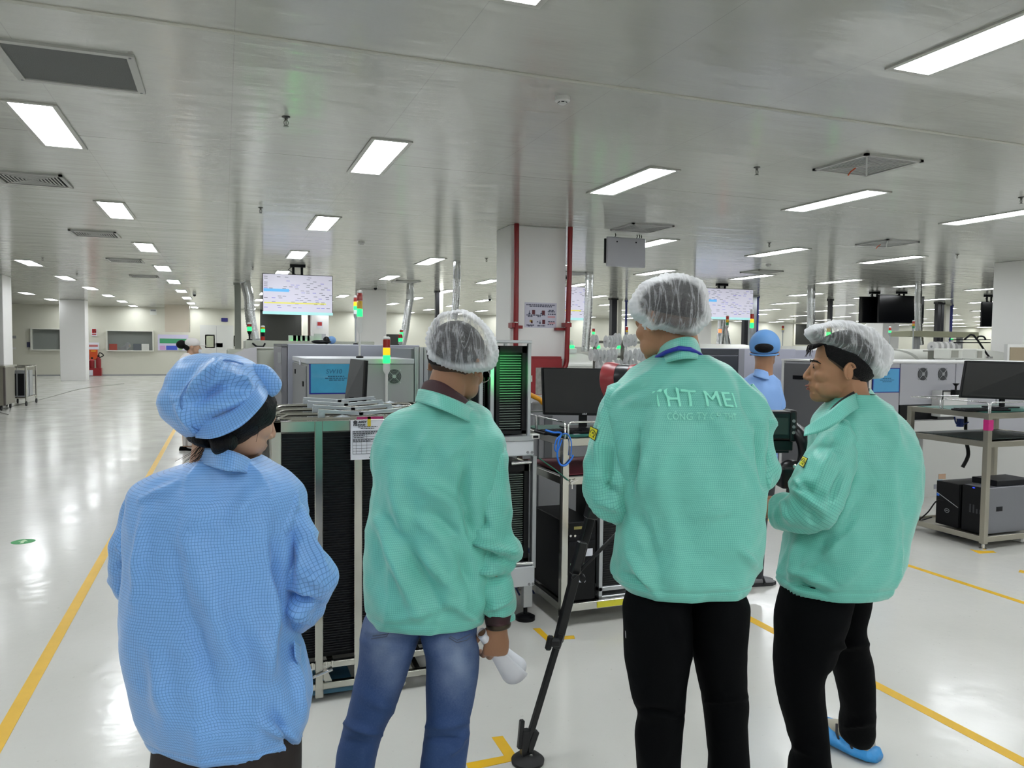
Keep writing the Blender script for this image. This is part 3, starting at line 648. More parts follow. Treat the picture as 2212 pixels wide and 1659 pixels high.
# ---- magazine loader with green glow
Y = 4.12; t = thing('magazine_loader', (1.45, Y+.3, 0), 'aluminium magazine loader with a tall slotted rack glowing green', 'machine')
PW = mat('loader_white', 'c9ccd0', .4)
def fy(x, y, Yq=Y): return atY(x, y, Yq)
a, b, c, e = rect(1067, 735, 1147, 741, Y); MB().bb(1.16, b, Y-.02, Y+.45, c, e).build('top_plate', ALU, t, bevel=.002)
pu = rect(1140, 742, 1147, 948, Y); pl = rect(1147, 985, 1156, 1225, Y); pf = rect(1131, 1265, 1150, 1312, Y); LP = [(pu[0], pu[1], Y, Y+.02, pu[2], pu[3]), (pu[0], pu[1], Y+.4, Y+.42, pu[2], pu[3])]
for q in (1036, 1060): z = rect(q, 742, q+8, 948, Y); LP.append((z[0], z[1], Y+.005, Y+.03, z[2], z[3]))
LP += [(pl[0], pl[1], Y-.02, Y+.02, pl[2], pl[3]), (1.16, 1.2, Y-.02, Y+.02, pl[2], pl[3]), (pf[0], pf[1], Y+.0, Y+.04, pf[2], pf[3]), (1.17, 1.21, Y+.0, Y+.04, pf[2], pf[3]), (pf[0], pf[1], Y+.45, Y+.49, pf[2], pf[3]+.1)]
for q in LP: MB().bb(*q).build('aluminium_post', ALU, t, bevel=.002)
a, b, c, e = rect(1100, 952, 1153, 985, Y-.03); MB().bb(1.16, b, Y-.03, Y+.5, c, e).build('upper_panel', PW, t, bevel=.004); MB().bb(1.16, b, Y-.035, Y+.5, e, e+.025).build('deck', ALU, t)
a, b, c, e = rect(1100, 1226, 1155, 1268, Y-.03); MB().bb(1.16, b, Y-.03, Y+.5, c, e).build('lower_panel', PW, t, bevel=.004)
for (px, py) in ((1140, 977), (1149, 977), (1143, 1262), (1151, 1261)):
    u = fy(px, py, Y-.03); MB().lathe([(.008, 0), (.008, .004)], (u.x, Y-.034, u.z), SY, 10).build('screw', MGREY, t)
MB().rod(fy(1104, 1001, Y), fy(1147, 998, Y), .012, 10).rod(fy(1104, 1218, Y-.01), fy(1150, 1216, Y-.01), .012, 10).build('cross_rods', CHROME, t, smooth=40)
for dx in (0, 1.17-pf[0]): MB().lathe([(.012, -.01), (.012, .11)], (pf[0]+.02+dx, Y+.02, .0), UP, 10).lathe([(.058, 0), (.058, .02), (.03, .035)], (pf[0]+.02+dx, Y+.02, 0), UP, 24).build('levelling_foot', BLACK, t, smooth=40)
bb_ = fy(1153, 943, Y-.02); cb = MB().bb(bb_.x-.02, bb_.x+.03, Y-.04, Y, bb_.z-.012, bb_.z+.016); cb.build('white_bracket', WHITE, t, bevel=.005, seg=2)
MB().bb(bb_.x-.012, bb_.x+.02, Y-.042, Y-.04, bb_.z-.006, bb_.z+.008).build('bracket_slot', BLACK, t)
def magz(x0, y0, x1, y1, Yq, dep, label, pitch=.0135, lit=False, col='6a7a70', wd=None):
    a, b, c, e = rect(x0, y0, x1, y1, Yq)
    if wd: a = b-wd
    m = thing('circuit_board_magazine', ((a+b)/2, Yq, c), label, 'magazine rack', 'magazines in the loader')
    MB().bb(a, b, Yq+.03, Yq+dep, c, e).bb(a, a+.02, Yq, Yq+.03, c, e).bb(b-.03, b, Yq, Yq+.03, c, e).bb(a, b, Yq, Yq+.03, e-.04, e).bb(a, b, Yq, Yq+.03, c, c+.02).build('casing', MAGB, m)
    r = MB(); z = c+.03
    while z < e-.05: r.bb(a+.022, b-.034, Yq+.006, Yq+.03, z, z+.0032); z += pitch
    r.build('boards', mat('board_edges_'+col, col, .3, coat=.3), m); return m, (a, b, c, e)
m, q = magz(1072, 747, 1138, 938, Y+.02, .3, 'tall black magazine lit green inside the upper loader', pitch=.0145)
# added unseen spot, stands in for green signal-tower light on the rack
lp = bpy.data.lights.new('green_fill_spot', 'SPOT'); lp.energy = 26; lp.color = (.03, 1, .18); lp.spot_size = math.radians(34); lp.spot_blend = .8; lp.shadow_soft_size = .02
lo = bpy.data.objects.new('green_fill_spot', lp); COL.objects.link(lo); lo.location = (q[0]-.02, Y-.5, q[3]-.05)
lo.rotation_euler = Vector((0, 0, -1)).rotation_difference((Vector((q[0]+.06, Y, q[3]-.16))-Vector(lo.location)).normalized()).to_euler(); adopt(lo, t)
magz(1104, 1003, 1142, 1214, Y+.02, .3, 'black slotted magazine in the lower half of the loader', pitch=.013, wd=.26)
m2, _ = magz(1018, 800, 1034, 940, Y+.03, .3, 'narrow slotted magazine behind the cheek of the man with glasses', pitch=.012); magz(1046, 800, 1058, 940, Y+.03, .3, 'narrow slotted magazine next to the lit rack', pitch=.012)
# ---- steel computer carts
def cart(X, Y, w, d, zs, label, m=STEEL, leg=.04, rail=.09, top=1.0, wheels=False):
    """zs: shelf heights; legs at the four corners, guard rail on top"""
    t = thing('computer_cart', (X+w/2, Y+d/2, 0), label, 'cart', 'stainless computer carts')
    for x in (X, X+w):
        for y in (Y, Y+d):
            MB().bb(x-leg/2, x+leg/2, y-leg/2, y+leg/2, .05, zs[-1]).build('leg', m, t, bevel=.002)
            MB().lathe([(.012, .012), (.012, .055)], (x, y, 0), seg=12).lathe([(.028, 0), (.03, .014), (.014, .02)], (x, y, 0), seg=20).build('levelling_foot', CHROME, t, smooth=40)
    for i, z in enumerate(zs):
        s = MB(); h = .045
        for (x0, x1, y0, y1) in ((X, X+w, Y-.015, Y+.015), (X, X+w, Y+d-.015, Y+d+.015), (X-.015, X+.015, Y, Y+d), (X+w-.015, X+w+.015, Y, Y+d)): s.bb(x0, x1, y0, y1, z-h, z)
        s.bb(X, X+w, Y, Y+d, z-h*.6, z-h*.4); s.build('shelf', m, t, bevel=.002)
    z = zs[-1]; r = MB()
    def loop(pts): r.tube(pts, .006, 8)
    loop([(X, Y+.0, z), (X, Y, z+rail-.015), (X, Y+.015, z+rail), (X, Y+d*.55, z+rail), (X, Y+d*.57, z+rail-.01), (X, Y+d*.57, z)])
    loop([(X, Y+d*.6, z), (X, Y+d*.6, z+rail), (X, Y+d, z+rail), (X+w, Y+d, z+rail), (X+w, Y+d, z)])
    loop([(X+.02, Y, z), (X+.02, Y, z+rail-.015), (X+.035, Y, z+rail), (X+w*.98, Y, z+rail), (X+w, Y, z+rail-.015), (X+w, Y, z)]); r.rod((X+w*.4, Y, z), (X+w*.4, Y, z+rail), .005)
    r.build('guard_rail', CHROME, t, smooth=50)
    return t
def monitor(P, label, back=False, brand=None, stand=None):
    """P: four corners top-left, top-right, bottom-right, bottom-left of the screen front as the viewer sees it"""
    c = sum(P, Vector())/4; rx = (P[1]-P[0]).normalized(); uy = (P[0]-P[3]).normalized(); n = rx.cross(uy).normalized()
    t = thing('monitor', (c.x, c.y, stand[2] if stand else c.z), label, 'monitor', 'monitors')
    MB().prism(P, -n*.03).build('casing', BLACK, t, bevel=.003)
    i = [(-1, -1), (1, -1), (1, 1), (-1, 1)]; Q = [p+n*.001-rx*a*.006+uy*b*.006*(1 if b < 0 else 2.6) for p, (a, b) in zip(P, i)]
    MB().prism(Q, n*.0008).build('screen', mat('screen_off', '0d1016', .22), t)
    if stand:
        s = Vector(stand); pc = (P[2]+P[3])/2-n*.02
        MB().bar((pc.x, pc.y, s.z+.01), (pc.x, pc.y, pc.z+.08), .05, .018).build('stand_neck', BLACK, t); MB().bb(pc.x-.12, pc.x+.12, pc.y-.08, pc.y+.10, s.z, s.z+.012).build('stand_base', BLACK, t, bevel=.004)
    if brand: text(brand, .014, (P[2]+P[3])/2+uy*.010+n*.0025, rx, uy, mat('logo_silver', 'd8dade', .3), t, 'logo_lettering', shear=.3)
    return t
def keyboard(c, w, d, ang, label):
    t = thing('keyboard', c, label, 'keyboard', 'keyboards'); M = Matrix.Translation(c) @ Matrix.Rotation(ang, 4, 'Z')
    MB().bb(-w/2, w/2, -d/2, d/2, 0, .016).xf(M).build('case', BLACK, t, bevel=.004)
    k = MB()
    for r in range(5):
        for q in range(17): k.bb(-w/2+.012+q*(w-.024)/17, -w/2+.012+(q+.84)*(w-.024)/17, -d/2+.012+r*(d-.024)/5, -d/2+.012+(r+.82)*(d-.024)/5, .016, .021)
    k.xf(M).build('keys', BLK2, t); return t
X, Y = 1.80, 3.95; zt = atY(1220, 947, Y).z; zm = atY(1224, 1030, Y).z; zb = atY(1240, 1302, Y).z
c1 = cart(X, Y, .95, .72, [zb, zm, zt], 'stainless cart with the large dark monitor, keys and blue cable')
yl = rect(1290, 1297, 1352, 1310, Y-.017); MB().bb(yl[0], yl[1]+.12, Y-.0185, Y-.016, zb-.04, zb-.006).build('yellow_label', mat('yellow_label', 'd6cf35', .5), c1)
red = MB().bb(X+.04, X+.75, Y+.05, Y+.66, zm, zm+.004).build('red_mat', mat('red_mat', '6d2430', .7)); tag(red, 'dark red mat on the middle shelf of the cart with the keys', 'mat')
gm = MB().bb(X+.03, X+.9, Y+.04, Y+.68, zt, zt+.003).build('green_mat', mat('green_mat', '2f6a60', .4)); tag(gm, 'green antistatic mat on top of the cart with the large monitor', 'mat')
Ym = Y+.42
monitor([atY(1172, 794, Ym), atY(1345, 797, Ym), atY(1345, 899, Ym), atY(1176, 896, Ym)], 'large dark monitor on the cart in front of the red fire cabinet', brand='ASUS', stand=(X+.5, Ym, zt+.003))
keyboard((atY(1240, 925, Y+.2).x, Y+.22, zt+.004), .44, .15, .03, 'black keyboard below the large dark monitor')
sk = MB().bb(-.02, .02, -.012, .012, 0, .0006).build('keyboard_sticker', PAPER); sk.location = (atY(1243, 929, Y+.15).x, Y+.14, zt+.0045); tag(sk, 'small white sticker lying in front of the keyboard', 'sticker')
u = [atY(*q, Y-.03) for q in ((1178, 929), (1195, 934), (1212, 936), (1206, 955), (1204, 985), (1210, 1003), (1222, 1005), (1234, 992), (1238, 983))]
cb = MB().tube([q[:3] for q in catmull([tuple(v) for v in u], 6)], .0055, 8)
u = [atY(*q, Y-.035) for q in ((1214, 938), (1226, 938), (1234, 955), (1233, 985))]; cb.tube(catmull([tuple(v) for v in u], 6), .0035, 8)
u = [atY(*q, Y-.03) for q in ((1212, 940), (1202, 950), (1198, 968), (1204, 975), (1214, 950))]; cb.tube(catmull([tuple(v) for v in u], 6), .004, 8)
tag(cb.build('blue_cable', BLUEW, smooth=60), 'coiled blue cable hanging from the front corner of the cart', 'cable')
kk = thing('key_bunch', atY(1236, 1050, Y-.03), 'bunch of keys on a green cord hanging at the cart', 'keys')
MB().tube([atY(*q, Y-.03) for q in ((1165, 990), (1200, 1015), (1228, 1038))], .0035, 8).build('green_cord', mat('green_cord', '15604c', .5), kk)
g = MB().obox(atY(1236, 1048, Y-.03), (.003, 0, 0), (0, .001, 0), (0, 0, .022)).lathe([(.009, 0), (.009, .002)], atY(1235, 1040, Y-.03), SY, 12).obox(atY(1241, 1040, Y-.035), (.022, 0, .008), (0, .001, 0), (-.001, 0, .003)); g.build('keys', CHROME, kk)
# computer tower on the lower shelf
a, b, c, e = rect(1226, 1127, 1287, 1280, Y+.02); c = zb+.001
t = thing('computer_tower', ((a+b)/2, Y+.25, c), 'tall black computer tower on the lower shelf behind the tripod leg', 'computer', 'computer towers')
a -= .01; MB().bb(a, b, Y+.02, Y+.5, c, e).build('case', BLACK, t, bevel=.005)
f = MB()
for k in range(2): f.bb(a+.015, b-.01, Y+.013, Y+.02, e-.10-k*.035, e-.075-k*.035)
f.build('drive_bays', BLK2, t)
bt = MB()
for px in (1231.5, 1241): u = atY(px, 1157, Y+.02); bt.lathe([(.007, 0), (.007, .004)], (u.x, Y+.011, u.z), SY, 14)
bt.build('buttons', CHROME, t, smooth=40)
def stick(x0, y0, x1, y1, mm, nm, par, Yq):
    q = rect(x0, y0, x1, y1, Yq); return MB().bb(q[0], q[1], Yq-.0015, Yq, q[2], q[3]).build(nm, mm, par)
stick(1261, 1185, 1280, 1201, PAPER, 'white_sticker', t, Y+.0195); stick(1240, 1137, 1264, 1143, mat('gold_label', '8d8448', .5), 'gold_label', t, Y+.0195)
MINT = mat('mint_sticker', 'aed0b4', .5)
for q in ((1232, 1217, 1242, 1233), (1233, 1236, 1237, 1254), (1254, 1215, 1261, 1230), (1247, 1246, 1261, 1253)): stick(*q, MINT, 'mint_sticker', t, Y+.0195)
u = atY(1257, 1256, Y+.015); text('Marody', .016, (u.x, Y+.017, u.z), SX, UP, PAPER, t, bold=.0006)
a, b, c, e = rect(1302, 1075, 1352, 1250, Y+.03)
magm = thing('circuit_board_magazine', ((a+b)/2, Y+.1, zb+.001), 'slotted magazine with a pale frame beside the black computer tower', 'magazine rack', 'magazines in the loader')
MB().bb(a, b+.1, Y+.04, Y+.4, zb+.06, zm-.07).build('casing', MAGB, magm); fr = MB().bb(a-.025, a-.002, Y+.02, Y+.06, zb+.003, zm-.06).bb(a-.025, b+.1, Y+.02, Y+.06, zb+.04, zb+.065).bb(b+.1, b+.12, Y+.02, Y+.06, zb+.003, zm-.06).bb(a-.025, b+.1, Y+.02, Y+.4, zb+.0, zb+.012); fr.build('frame', ALU, magm, bevel=.002)
r = MB(); z = zb+.08
while z < zm-.09: r.bb(a+.01, b+.08, Y+.034, Y+.04, z, z+.003); z += .0135
r.build('boards', RIDGE, magm)
pr = MB(); u0 = atY(1155, 918, Y+.5)
# printer-like equipment behind the cart
t = thing('loader_conveyor', (2.1, 5.3, 0), 'grey conveyor cabinet standing behind the cart with the large monitor', 'machine')
a, b, c, e = rect(1147, 866, 1420, 1200, 5.15); MB().bb(a, b, 5.15, 5.9, .12, e).build('cabinet', mat('conveyor_grey', '85868a', .4), t, bevel=.01)
MB().bb(a+.1, a+.16, 5.14, 5.15, e-.5, e-.1).bb(a+.05, a+.055, 5.135, 5.15, .2, e-.1).build('panel_seam', DGREY, t); MB().bb(a+.05, b-.05, 5.2, 5.85, 0, .12).build('plinth', DGREY, t)
u = atY(1165, 862, 5.1); MB().tube([u-Vector((.09, 0, -.04)), u, u+Vector((.03, 0, -.03))], .018, 8).build('orange_handle', mat('orange_handle', 'e09a20', .4), t, smooth=50)
dc = MB()
for k in range(7):
    x = 1.55+.05*k; dc.tube(catmull([(x-.05, 4.75, .75-.05*k), (x, 4.7, .55), (x-.08, 4.65, .35+.03*k), (x+.05, 4.6, .15), (x+.1, 4.5, .02)], 5), .006, 6)
tag(dc.build('floor_cables', mat('dark_blue_cable', '14295e', .5), smooth=50), 'tangle of dark blue cables between the loader and the cart', 'cable')
# ---- pillar fittings
FP = 10.27; wq = Y
fc = rect(1140, 770, 1218, 863, FP-.22)
t = thing('fire_hose_cabinet', ((fc[0]+fc[1])/2, FP-.1, fc[2]), 'red fire hose cabinet with a glass window on the big pillar', 'cabinet')
MB().bb(fc[0], fc[1]-.03, FP-.2, FP-.01, fc[2], fc[3]).build('body', RED, t, bevel=.006); dd = MB().bb(fc[0]+.03, fc[1]-.03, FP-.222, FP-.2, fc[2]+.03, fc[3]-.03).build('door', RED, t, bevel=.004)
g = rect(1157, 794, 1172, 852, FP-.224); MB().bb(g[0], g[1]+.2, FP-.226, FP-.222, g[2], g[3]).build('door_window', mat('hose_window', '8f8c88', .2, var=.5, vscale=20), dd, bevel=.001)
g = rect(1146, 811, 1149, 825, FP-.224); MB().bb(g[0], g[1], FP-.24, FP-.222, g[2], g[3]).build('handle', CHROME, dd)
PR = mat('pipe_red', '85131b', .3)
for k, (pts, lab) in enumerate(((((1116, 484), (1115.5, 600), (1114.5, 700), (1114, 765)), 'red vertical fire pipe on the left of the big pillar'), (((1232, 490), (1230, 600), (1226.5, 700), (1224, 780), (1222, 790), (1216, 799), (1205, 803)), 'red vertical fire pipe bending into the cabinet at the pillar'))):
    Yp = FP-.10 if k == 0 else FP-.12
    P = [atY(x, y, Yp) for x, y in pts]; P[0].z = HC
    t = thing('fire_pipe', (P[0].x, Yp, P[-1].z), lab, 'pipe', 'red fire pipes')
    MB().tube(P, .036, 16).build('pipe', PR, t, smooth=60)
    u = atY(1114.5 if k == 0 else 1227, 705, Yp); b = MB()
    if k == 0: b.bb(u.x-.07, u.x+.12, FP-.06, FP-.02, u.z-.03, u.z+.015).bb(u.x-.08, u.x-.04, FP-.16, FP, u.z-.02, u.z+.05)
    else: b.bb(u.x-.17, u.x+.02, FP-.08, FP-.0, u.z-.06, u.z-.02).bb(u.x-.06, u.x+.04, FP-.16, FP-.02, u.z-.01, u.z+.05)
    b.build('bracket', PR, t, bevel=.003); MB().lathe([(.039, 0), (.039, .012)], (u.x, Yp, u.z+.05), seg=16).build('clamp', CHROME, t, smooth=40)
def poster(name, x0, y0, x1, y1, Y, label, base=PAPER, cat='poster', th=.004, group=None):
    a, b, c, e = rect(x0, y0, x1, y1, Y); o = tag(MB().bb(a, b, Y-th, Y, c, e).build(name, base), label, cat, group); return o, a, b, c, e
def patch(o, q, r, m, nm, Y):
    a, b, c, e = q; x0, y0, x1, y1 = r
    return MB().bb(a+(b-a)*x0, a+(b-a)*x1, Y-.0015, Y, e+(c-e)*y1, e+(c-e)*y0).build(nm, m, o)
o, *q = poster('instruction_poster', 1133, 654, 1202, 708, FP, 'white poster of fire hose instructions on the big pillar', mat('poster_lilac', 'c4c3d2', .4))
Yq = FP-.004; DR = mat('poster_dark_red', '5a1020', .5); DB = mat('poster_dark_blue', '23304e', .5); PK = mat('poster_pink', 'c99aa4', .5)
for r in ((.23, .3, .32, .47), (.54, .31, .63, .48), (.55, .68, .64, .85)): patch(o, q, r, DR, 'cabinet_picture', Yq)
for i, r in enumerate(((.13, .31, .17, .47), (.50, .33, .535, .46), (.46, .70, .50, .84), (.38, .74, .43, .78))):
    m = MB(); a, b, c, e = q; x0, x1 = a+(b-a)*r[0], a+(b-a)*r[2]; z0, z1 = e+(c-e)*r[3], e+(c-e)*r[1]; xm = (x0+x1)/2; w = x1-x0
    m.obox((xm, Yq-.001, z0+(z1-z0)*.6), (w*.22, 0, 0), (0, .0007, 0), (0, 0, (z1-z0)*.25)); m.lathe([(w*.18, 0), (w*.18, .0014)], (xm+w*.1, Yq-.0014, z1-w*.1), SY, 10)
    m.obox((x0+w*.3, Yq-.001, z0+(z1-z0)*.2), (w*.12, 0, (z1-z0)*.18), (0, .0007, 0), (.01, 0, 0)); m.obox((x1-w*.3, Yq-.001, z0+(z1-z0)*.2), (-w*.12, 0, (z1-z0)*.18), (0, .0007, 0), (.01, 0, 0)); m.build('figure_picture', DB, o)
patch(o, q, (.16, .70, .24, .78), mat('poster_yellow', 'cfa84a', .5), 'glove_picture', Yq); patch(o, q, (.2, .72, .25, .83), DR, 'glove_picture', Yq)
for r in ((.72, .52, .95, .60), (.76, .77, .96, .84)): patch(o, q, r, PK, 'pink_lines', Yq)
m = MB(); lines(m, *q, Yq, [(.09, .05, .95), (.15, .15, .85), (.5, .06, .42), (.55, .1, .25), (.5, .36, .65), (.55, .4, .5), (.9, .06, .3), (.93, .1, .26), (.92, .4, .65), (.3, .75, .92), (.35, .72, .95), (.45, .73, .97), (.57, .73, .95), (.75, .73, .95), (.86, .72, .9)], seed=8, h=1.1); m.build('print', mat('poster_ink', '5a5a6e', .5), o)
# ---- hanging white board
a, b, c, e = rect(1311, 513, 1395, 577, 10.4)
t = thing('hanging_board', ((a+b)/2, 10.4, c), 'white rounded board hanging from the ceiling beside the big pillar', 'board')
MB().bb(a, b, 10.4, 10.44, c, e).build('panel', mat('board_white', 'bcbcc2', .35), t, bevel=.03, seg=3); MB().bb(a-.02, a+.01, 10.43, 10.46, c+.05, e-.03).build('edge', BLACK, t)
h = MB()
for px in (1329, 1376, 1381, 1385, 1427): 
    u = atY(px, 505, 10.42); 
    if px < 1400: h.tube([(u.x, 10.42, HC), (u.x+.01, 10.42, (HC+e)/2), (u.x-.005, 10.42, e)], .006, 6)
h.build('hook', BLACK, t)
for px, py in ((1333, 522), (1374, 524)): u = atY(px, py, 10.4); MB().lathe([(.012, 0), (.012, .003)], (u.x, 10.397, u.z), SY, 10).build('hole', BLACK, t)
# ---- hanging screens
SCW = lambda n: None
def tv(x0, y0, x1, y1, Y, label, lit=True, yaw=0., seed=1, pole=True, rows=True, back=True, dep=.06, d2=None, dx=0., thl=None):
    a, b, c, e = rect(x0, y0, x1, y1, Y); cx = (a+b)/2; w = (b-a)/2; z0 = (c+e)/2; h = (e-c)/2
    t = thing('hanging_screen', (cx, Y, c), label, 'screen', 'screens hanging from the ceiling'); M = Matrix.Translation((cx, Y, z0)) @ Matrix.Rotation(yaw, 4, 'Z')
    MB().bb(-w, w, 0, dep, -h, h).xf(M).build('casing', BLACK, t, bevel=.006)
    if lit:
        s = MB().bb(-w+.012, w-.012, -.003, 0, -h+.02, h-.012).xf(M).build('display', mat('screen_lilac_lit', 'bdbcca', .4, emit=.50, emc='d8d6e6'), t)
        R = random.Random(seed); k = MB(); bl = MB(); yl = MB()
        def st(m, fx0, fy0, fx1, fy1, d=.0045): m.bb(-w+2*w*fx0, -w+2*w*fx1, -d, -.003, h-2*h*fy1, h-2*h*fy0)
        for r in range(17):
            fy_ = .07+r*.047
            if r in (8, 9) : x = .45
            else: x = .02
            while x < .96:
                if R.random() < .45: st(k if R.random() < .7 else bl, x, fy_, x+.05, fy_+.012)
                x += R.uniform(.06, .12)
        k.xf(M).build('display_text', mat('screen_text', '76778a', .5, emit=.25), s); bl.xf(M).build('display_text', mat('screen_text_violet', '7c76c8', .5, emit=.4), s)
        q = MB(); st(q, .015, .37, .37, .44, .005); q.xf(M).build('blue_field', mat('screen_blue', '5faee6', .5, emit=.6), s)
        if rows: st(yl, .02, .70, .9, .73, .005); yl.xf(M).build('yellow_row', mat('screen_yellow', 'd8d35a', .5, emit=.5), s)
        q = MB(); st(q, 0, .93, 1, 1, .005); q.xf(M).build('taskbar', mat('screen_taskbar', 'a9dcde', .5, emit=.5), s)
    else:
        MB().bb(-w+.012, w-.012, -.002, 0, -h+.02, h-.012).xf(M).build('display', mat('screen_off2', '06070b', .15), t)
    if pole:
        p = MB()
        for sx in (-.09, .09): p.rod((cx+sx+dx, Y+dep+.06, e-.2), (cx+sx+dx, Y+dep+.06, HC), .028, 12)
        p.bb(cx-.2+dx, cx+.2+dx, Y+dep, Y+dep+.08, z0-.05, z0+.1); p.bb(cx-.16+dx, cx+.16+dx, Y+dep+.0, Y+dep+.12, HC-.06, HC); p.build('mount', BLK2, t, smooth=40)
        MB().tube([(cx-.06+dx, Y+.1, HC), (cx-.2+dx, Y+.08, HC-.12), (cx-.04+dx, Y+.1, e)], .01, 6).build('cable', BLACK, t, smooth=50)
    return t
tv(567, 593, 719, 680, 17.2, 'large lit screen with a yellow row hanging left of the signal towers', seed=3, yaw=.02)
tv(1166, 618, 1265, 691, 17.2, 'lit screen half hidden behind the big pillar and red pipe', seed=5, yaw=.0)
tv(1500, 623, 1627, 690, 17.2, 'lit screen hanging right of the tall man in the hairnet', seed=9, rows=False, yaw=.0)
tv(1865, 641, 1925, 698, 17.6, 'dark hanging screen facing left, behind the other dark one', False, yaw=-.35)
tv(1897, 638, 1998, 698, 17.2, 'dark hanging screen above the man at the right', False, yaw=.03, dx=.1)
tv(2126, 652, 2160, 706, 17.0, 'dark hanging screen cut by the right-hand pillar', False, yaw=-.3)
# ================================================================ RIGHT SIDE
# machine with two fans and the blue sheet
Y = 6.29; a = atY(1880, 900, Y).x; b = atY(2068, 900, Y).x; e = atY(1990, 781, Y).z
t = thing('reflow_machine', ((a+b)/2, Y, 0), 'light grey machine with two round fans and a blue sheet at the right', 'machine')
lg = mat('machine_right_grey', 'b0b0b4', .4); zc = atY(1990, 874, Y).z; zd = atY(1985, 912, Y).z
MB().bb(a+.02, b+2.0, Y+.02, Y+1.4, .05, e-.02).build('body', lg, t, bevel=.005); sx = atY(1943, 850, Y).x; bx = atY(2063, 850, Y).x
dd = MB().bb(a, a+.02, Y+.03, Y+1.36, .08, e-.05).build('side_door', mat('dark_door', '5b5b5d', .5), t, bevel=.003)
u0, u1 = atX(1714, 815, a), atX(1735, 815, a); MB().bb(a-.012, a, u1.y, u0.y, u0.z-.02, u0.z+.025).build('handle', BLACK, dd)
MB().bb(a-.004, a+.02, Y+1.36, Y+1.4, .05, e).bb(a-.004, a+.02, Y+.0, Y+.03, .05, e).bb(a+.1, b+1.9, Y+.1, Y+1.3, 0, .05).build('white_edges', WHITE, t)
MB().bb(a, sx-.006, Y, Y+.02, zc-.6, e-.02).bb(sx+.006, bx-.006, Y, Y+.02, zc, e-.02).bb(bx+.006, b+2, Y, Y+.02, .4, e-.02).build('panels', mat('machine_panel_grey', 'adadb4', .38), t, bevel=.003)
MB().bb(a-.006, b+2, Y-.01, Y+1.41, e-.02, e).build('top_edge', WHITE, t)
q = rect(1943, 874, 2025, 945, Y); MB().bb(q[0], q[1], Y+.0, Y+.02, zd-.15, zc).build('black_recess', BLACK, t)
q = rect(1950, 908, 2080, 935, Y-.1); MB().bb(q[0], q[1], Y-.12, Y, q[2], q[3]).build('conveyor_cover', mat('cover_pale', 'c4c4c2', .4), t, bevel=.004)
q = rect(1990, 940, 2075, 1078, Y-.05); MB().bb(q[0], q[1]+1.4, Y-.06, Y, q[2], q[3]).build('lower_door', mat('lower_door_pale', 'bdbdba', .4), t, bevel=.004)
q = rect(2033, 844, 2090, 880, Y-.12); MB().bb(q[0], q[1], Y-.12, Y, q[2]-.1, q[3]).build('white_panel', WHITE, t, bevel=.003); MB().tube([(q[0], Y-.14, q[2]), (q[0], Y-.14, q[3]), (q[1], Y-.14, q[3])], .008, 8).build('black_rod', BLACK, t)
u = atY(2063, 848, Y-.15); MB().bb(u.x-.03, u.x+.03, Y-.18, Y-.12, u.z-.03, u.z+.03).lathe([(.035, .1), (.02, .08), (.01, .07), (.01, .03)], (u.x+.01, Y-.15, u.z), seg=16).build('knob', BLACK, t, smooth=40)
for px in (1993, 2036): u = atY(px, 808, Y); fan(u.x, u.z, Y, .069, t)
q = rect(1885, 795, 1943.5, 848, Y-.003)
o = MB().bb(q[0], q[1], Y-.004, Y, q[2], q[3]).build('notice_sheet', MATS['navy_border'], t); MB().bb(q[0]+.012, q[1]-.012, Y-.0055, Y-.004, q[2]+.009, q[3]-.009).build('blue_paper', mat('sky_paper', '57a5d6', .35, var=.05, vscale=14), o)
lm = MB(); lines(lm, *q, Y-.0056, [(.42, .36, .68), (.49, .26, .78), (.56, .36, .7)], seed=6, h=.5); lm.build('print', MATS['blue_ink'], o); text('SW09', .03, ((q[0]+q[1])/2, Y-.007, q[3]-.06), SX, UP, mat('faint_blue_ink', '4a90c0', .5), o, 'handwriting')
for (x0, y0, x1, y1, cc) in ((2028, 1024, 2043, 1035, 'b4957c'), (2026, 1036, 2036, 1044, '86a8bf'), (2018, 1046, 2034, 1056, '8b8d95')):
    q = rect(x0, y0, x1, y1, Y-.065); MB().bb(q[0], q[1], Y-.064, Y-.06, q[2], q[3]).build('sticker', mat('sticker_'+cc, cc, .5), t)
# cart R with monitor
X, Y = 5.72, 4.42; zt = atY(2122, 893, Y).z; zm = atY(2122, 955, Y).z; zb = atY(2120, 1160, Y).z
c2 = cart(X, Y, 1.05, .74, [zb, zm, zt], 'stainless cart at the right carrying two computer towers and a monitor', mat('dull_stainless_steel', 'a8a497', .3, .9), leg=.045, rail=.085)
q = rect(2116, 908, 2126, 931, Y-.024); MB().bb(X-.025, X+.028, Y-.026, Y-.023, q[2], q[3]).bb(X-.027, X-.0245, Y-.026, Y+.02, q[2], q[3]).build('pink_tag', mat('pink_tag', 'b5196e', .4), c2)
tag(MB().bb(X+.03, X+1., Y+.05, Y+.7, zt, zt+.003).build('green_mat', MATS['green_mat']), 'green antistatic mat on top of the cart at the right', 'mat')
tag(MB().bb(X+.05, X+.95, Y+.1, Y+.7, zm, zm+.004).build('black_mat', mat('black_mat', '22312e', .6)), 'black mat on the middle shelf of the cart at the right', 'mat')
Ym = Y+.42; P = [atY(2088, 779, Ym+.03), atY(2260, 783, Ym-.15), atY(2260, 866, Ym-.15), atY(2075, 859, Ym+.03)]
monitor(P, 'dark monitor turned slightly on the cart at the right edge', stand=(X+.45, Ym, zt+.003))
keyboard((atY(2108, 884, Y+.2).x+.02, Y+.17, zt+.004), .46, .15, -.1, 'slim black keyboard on the cart at the right edge')
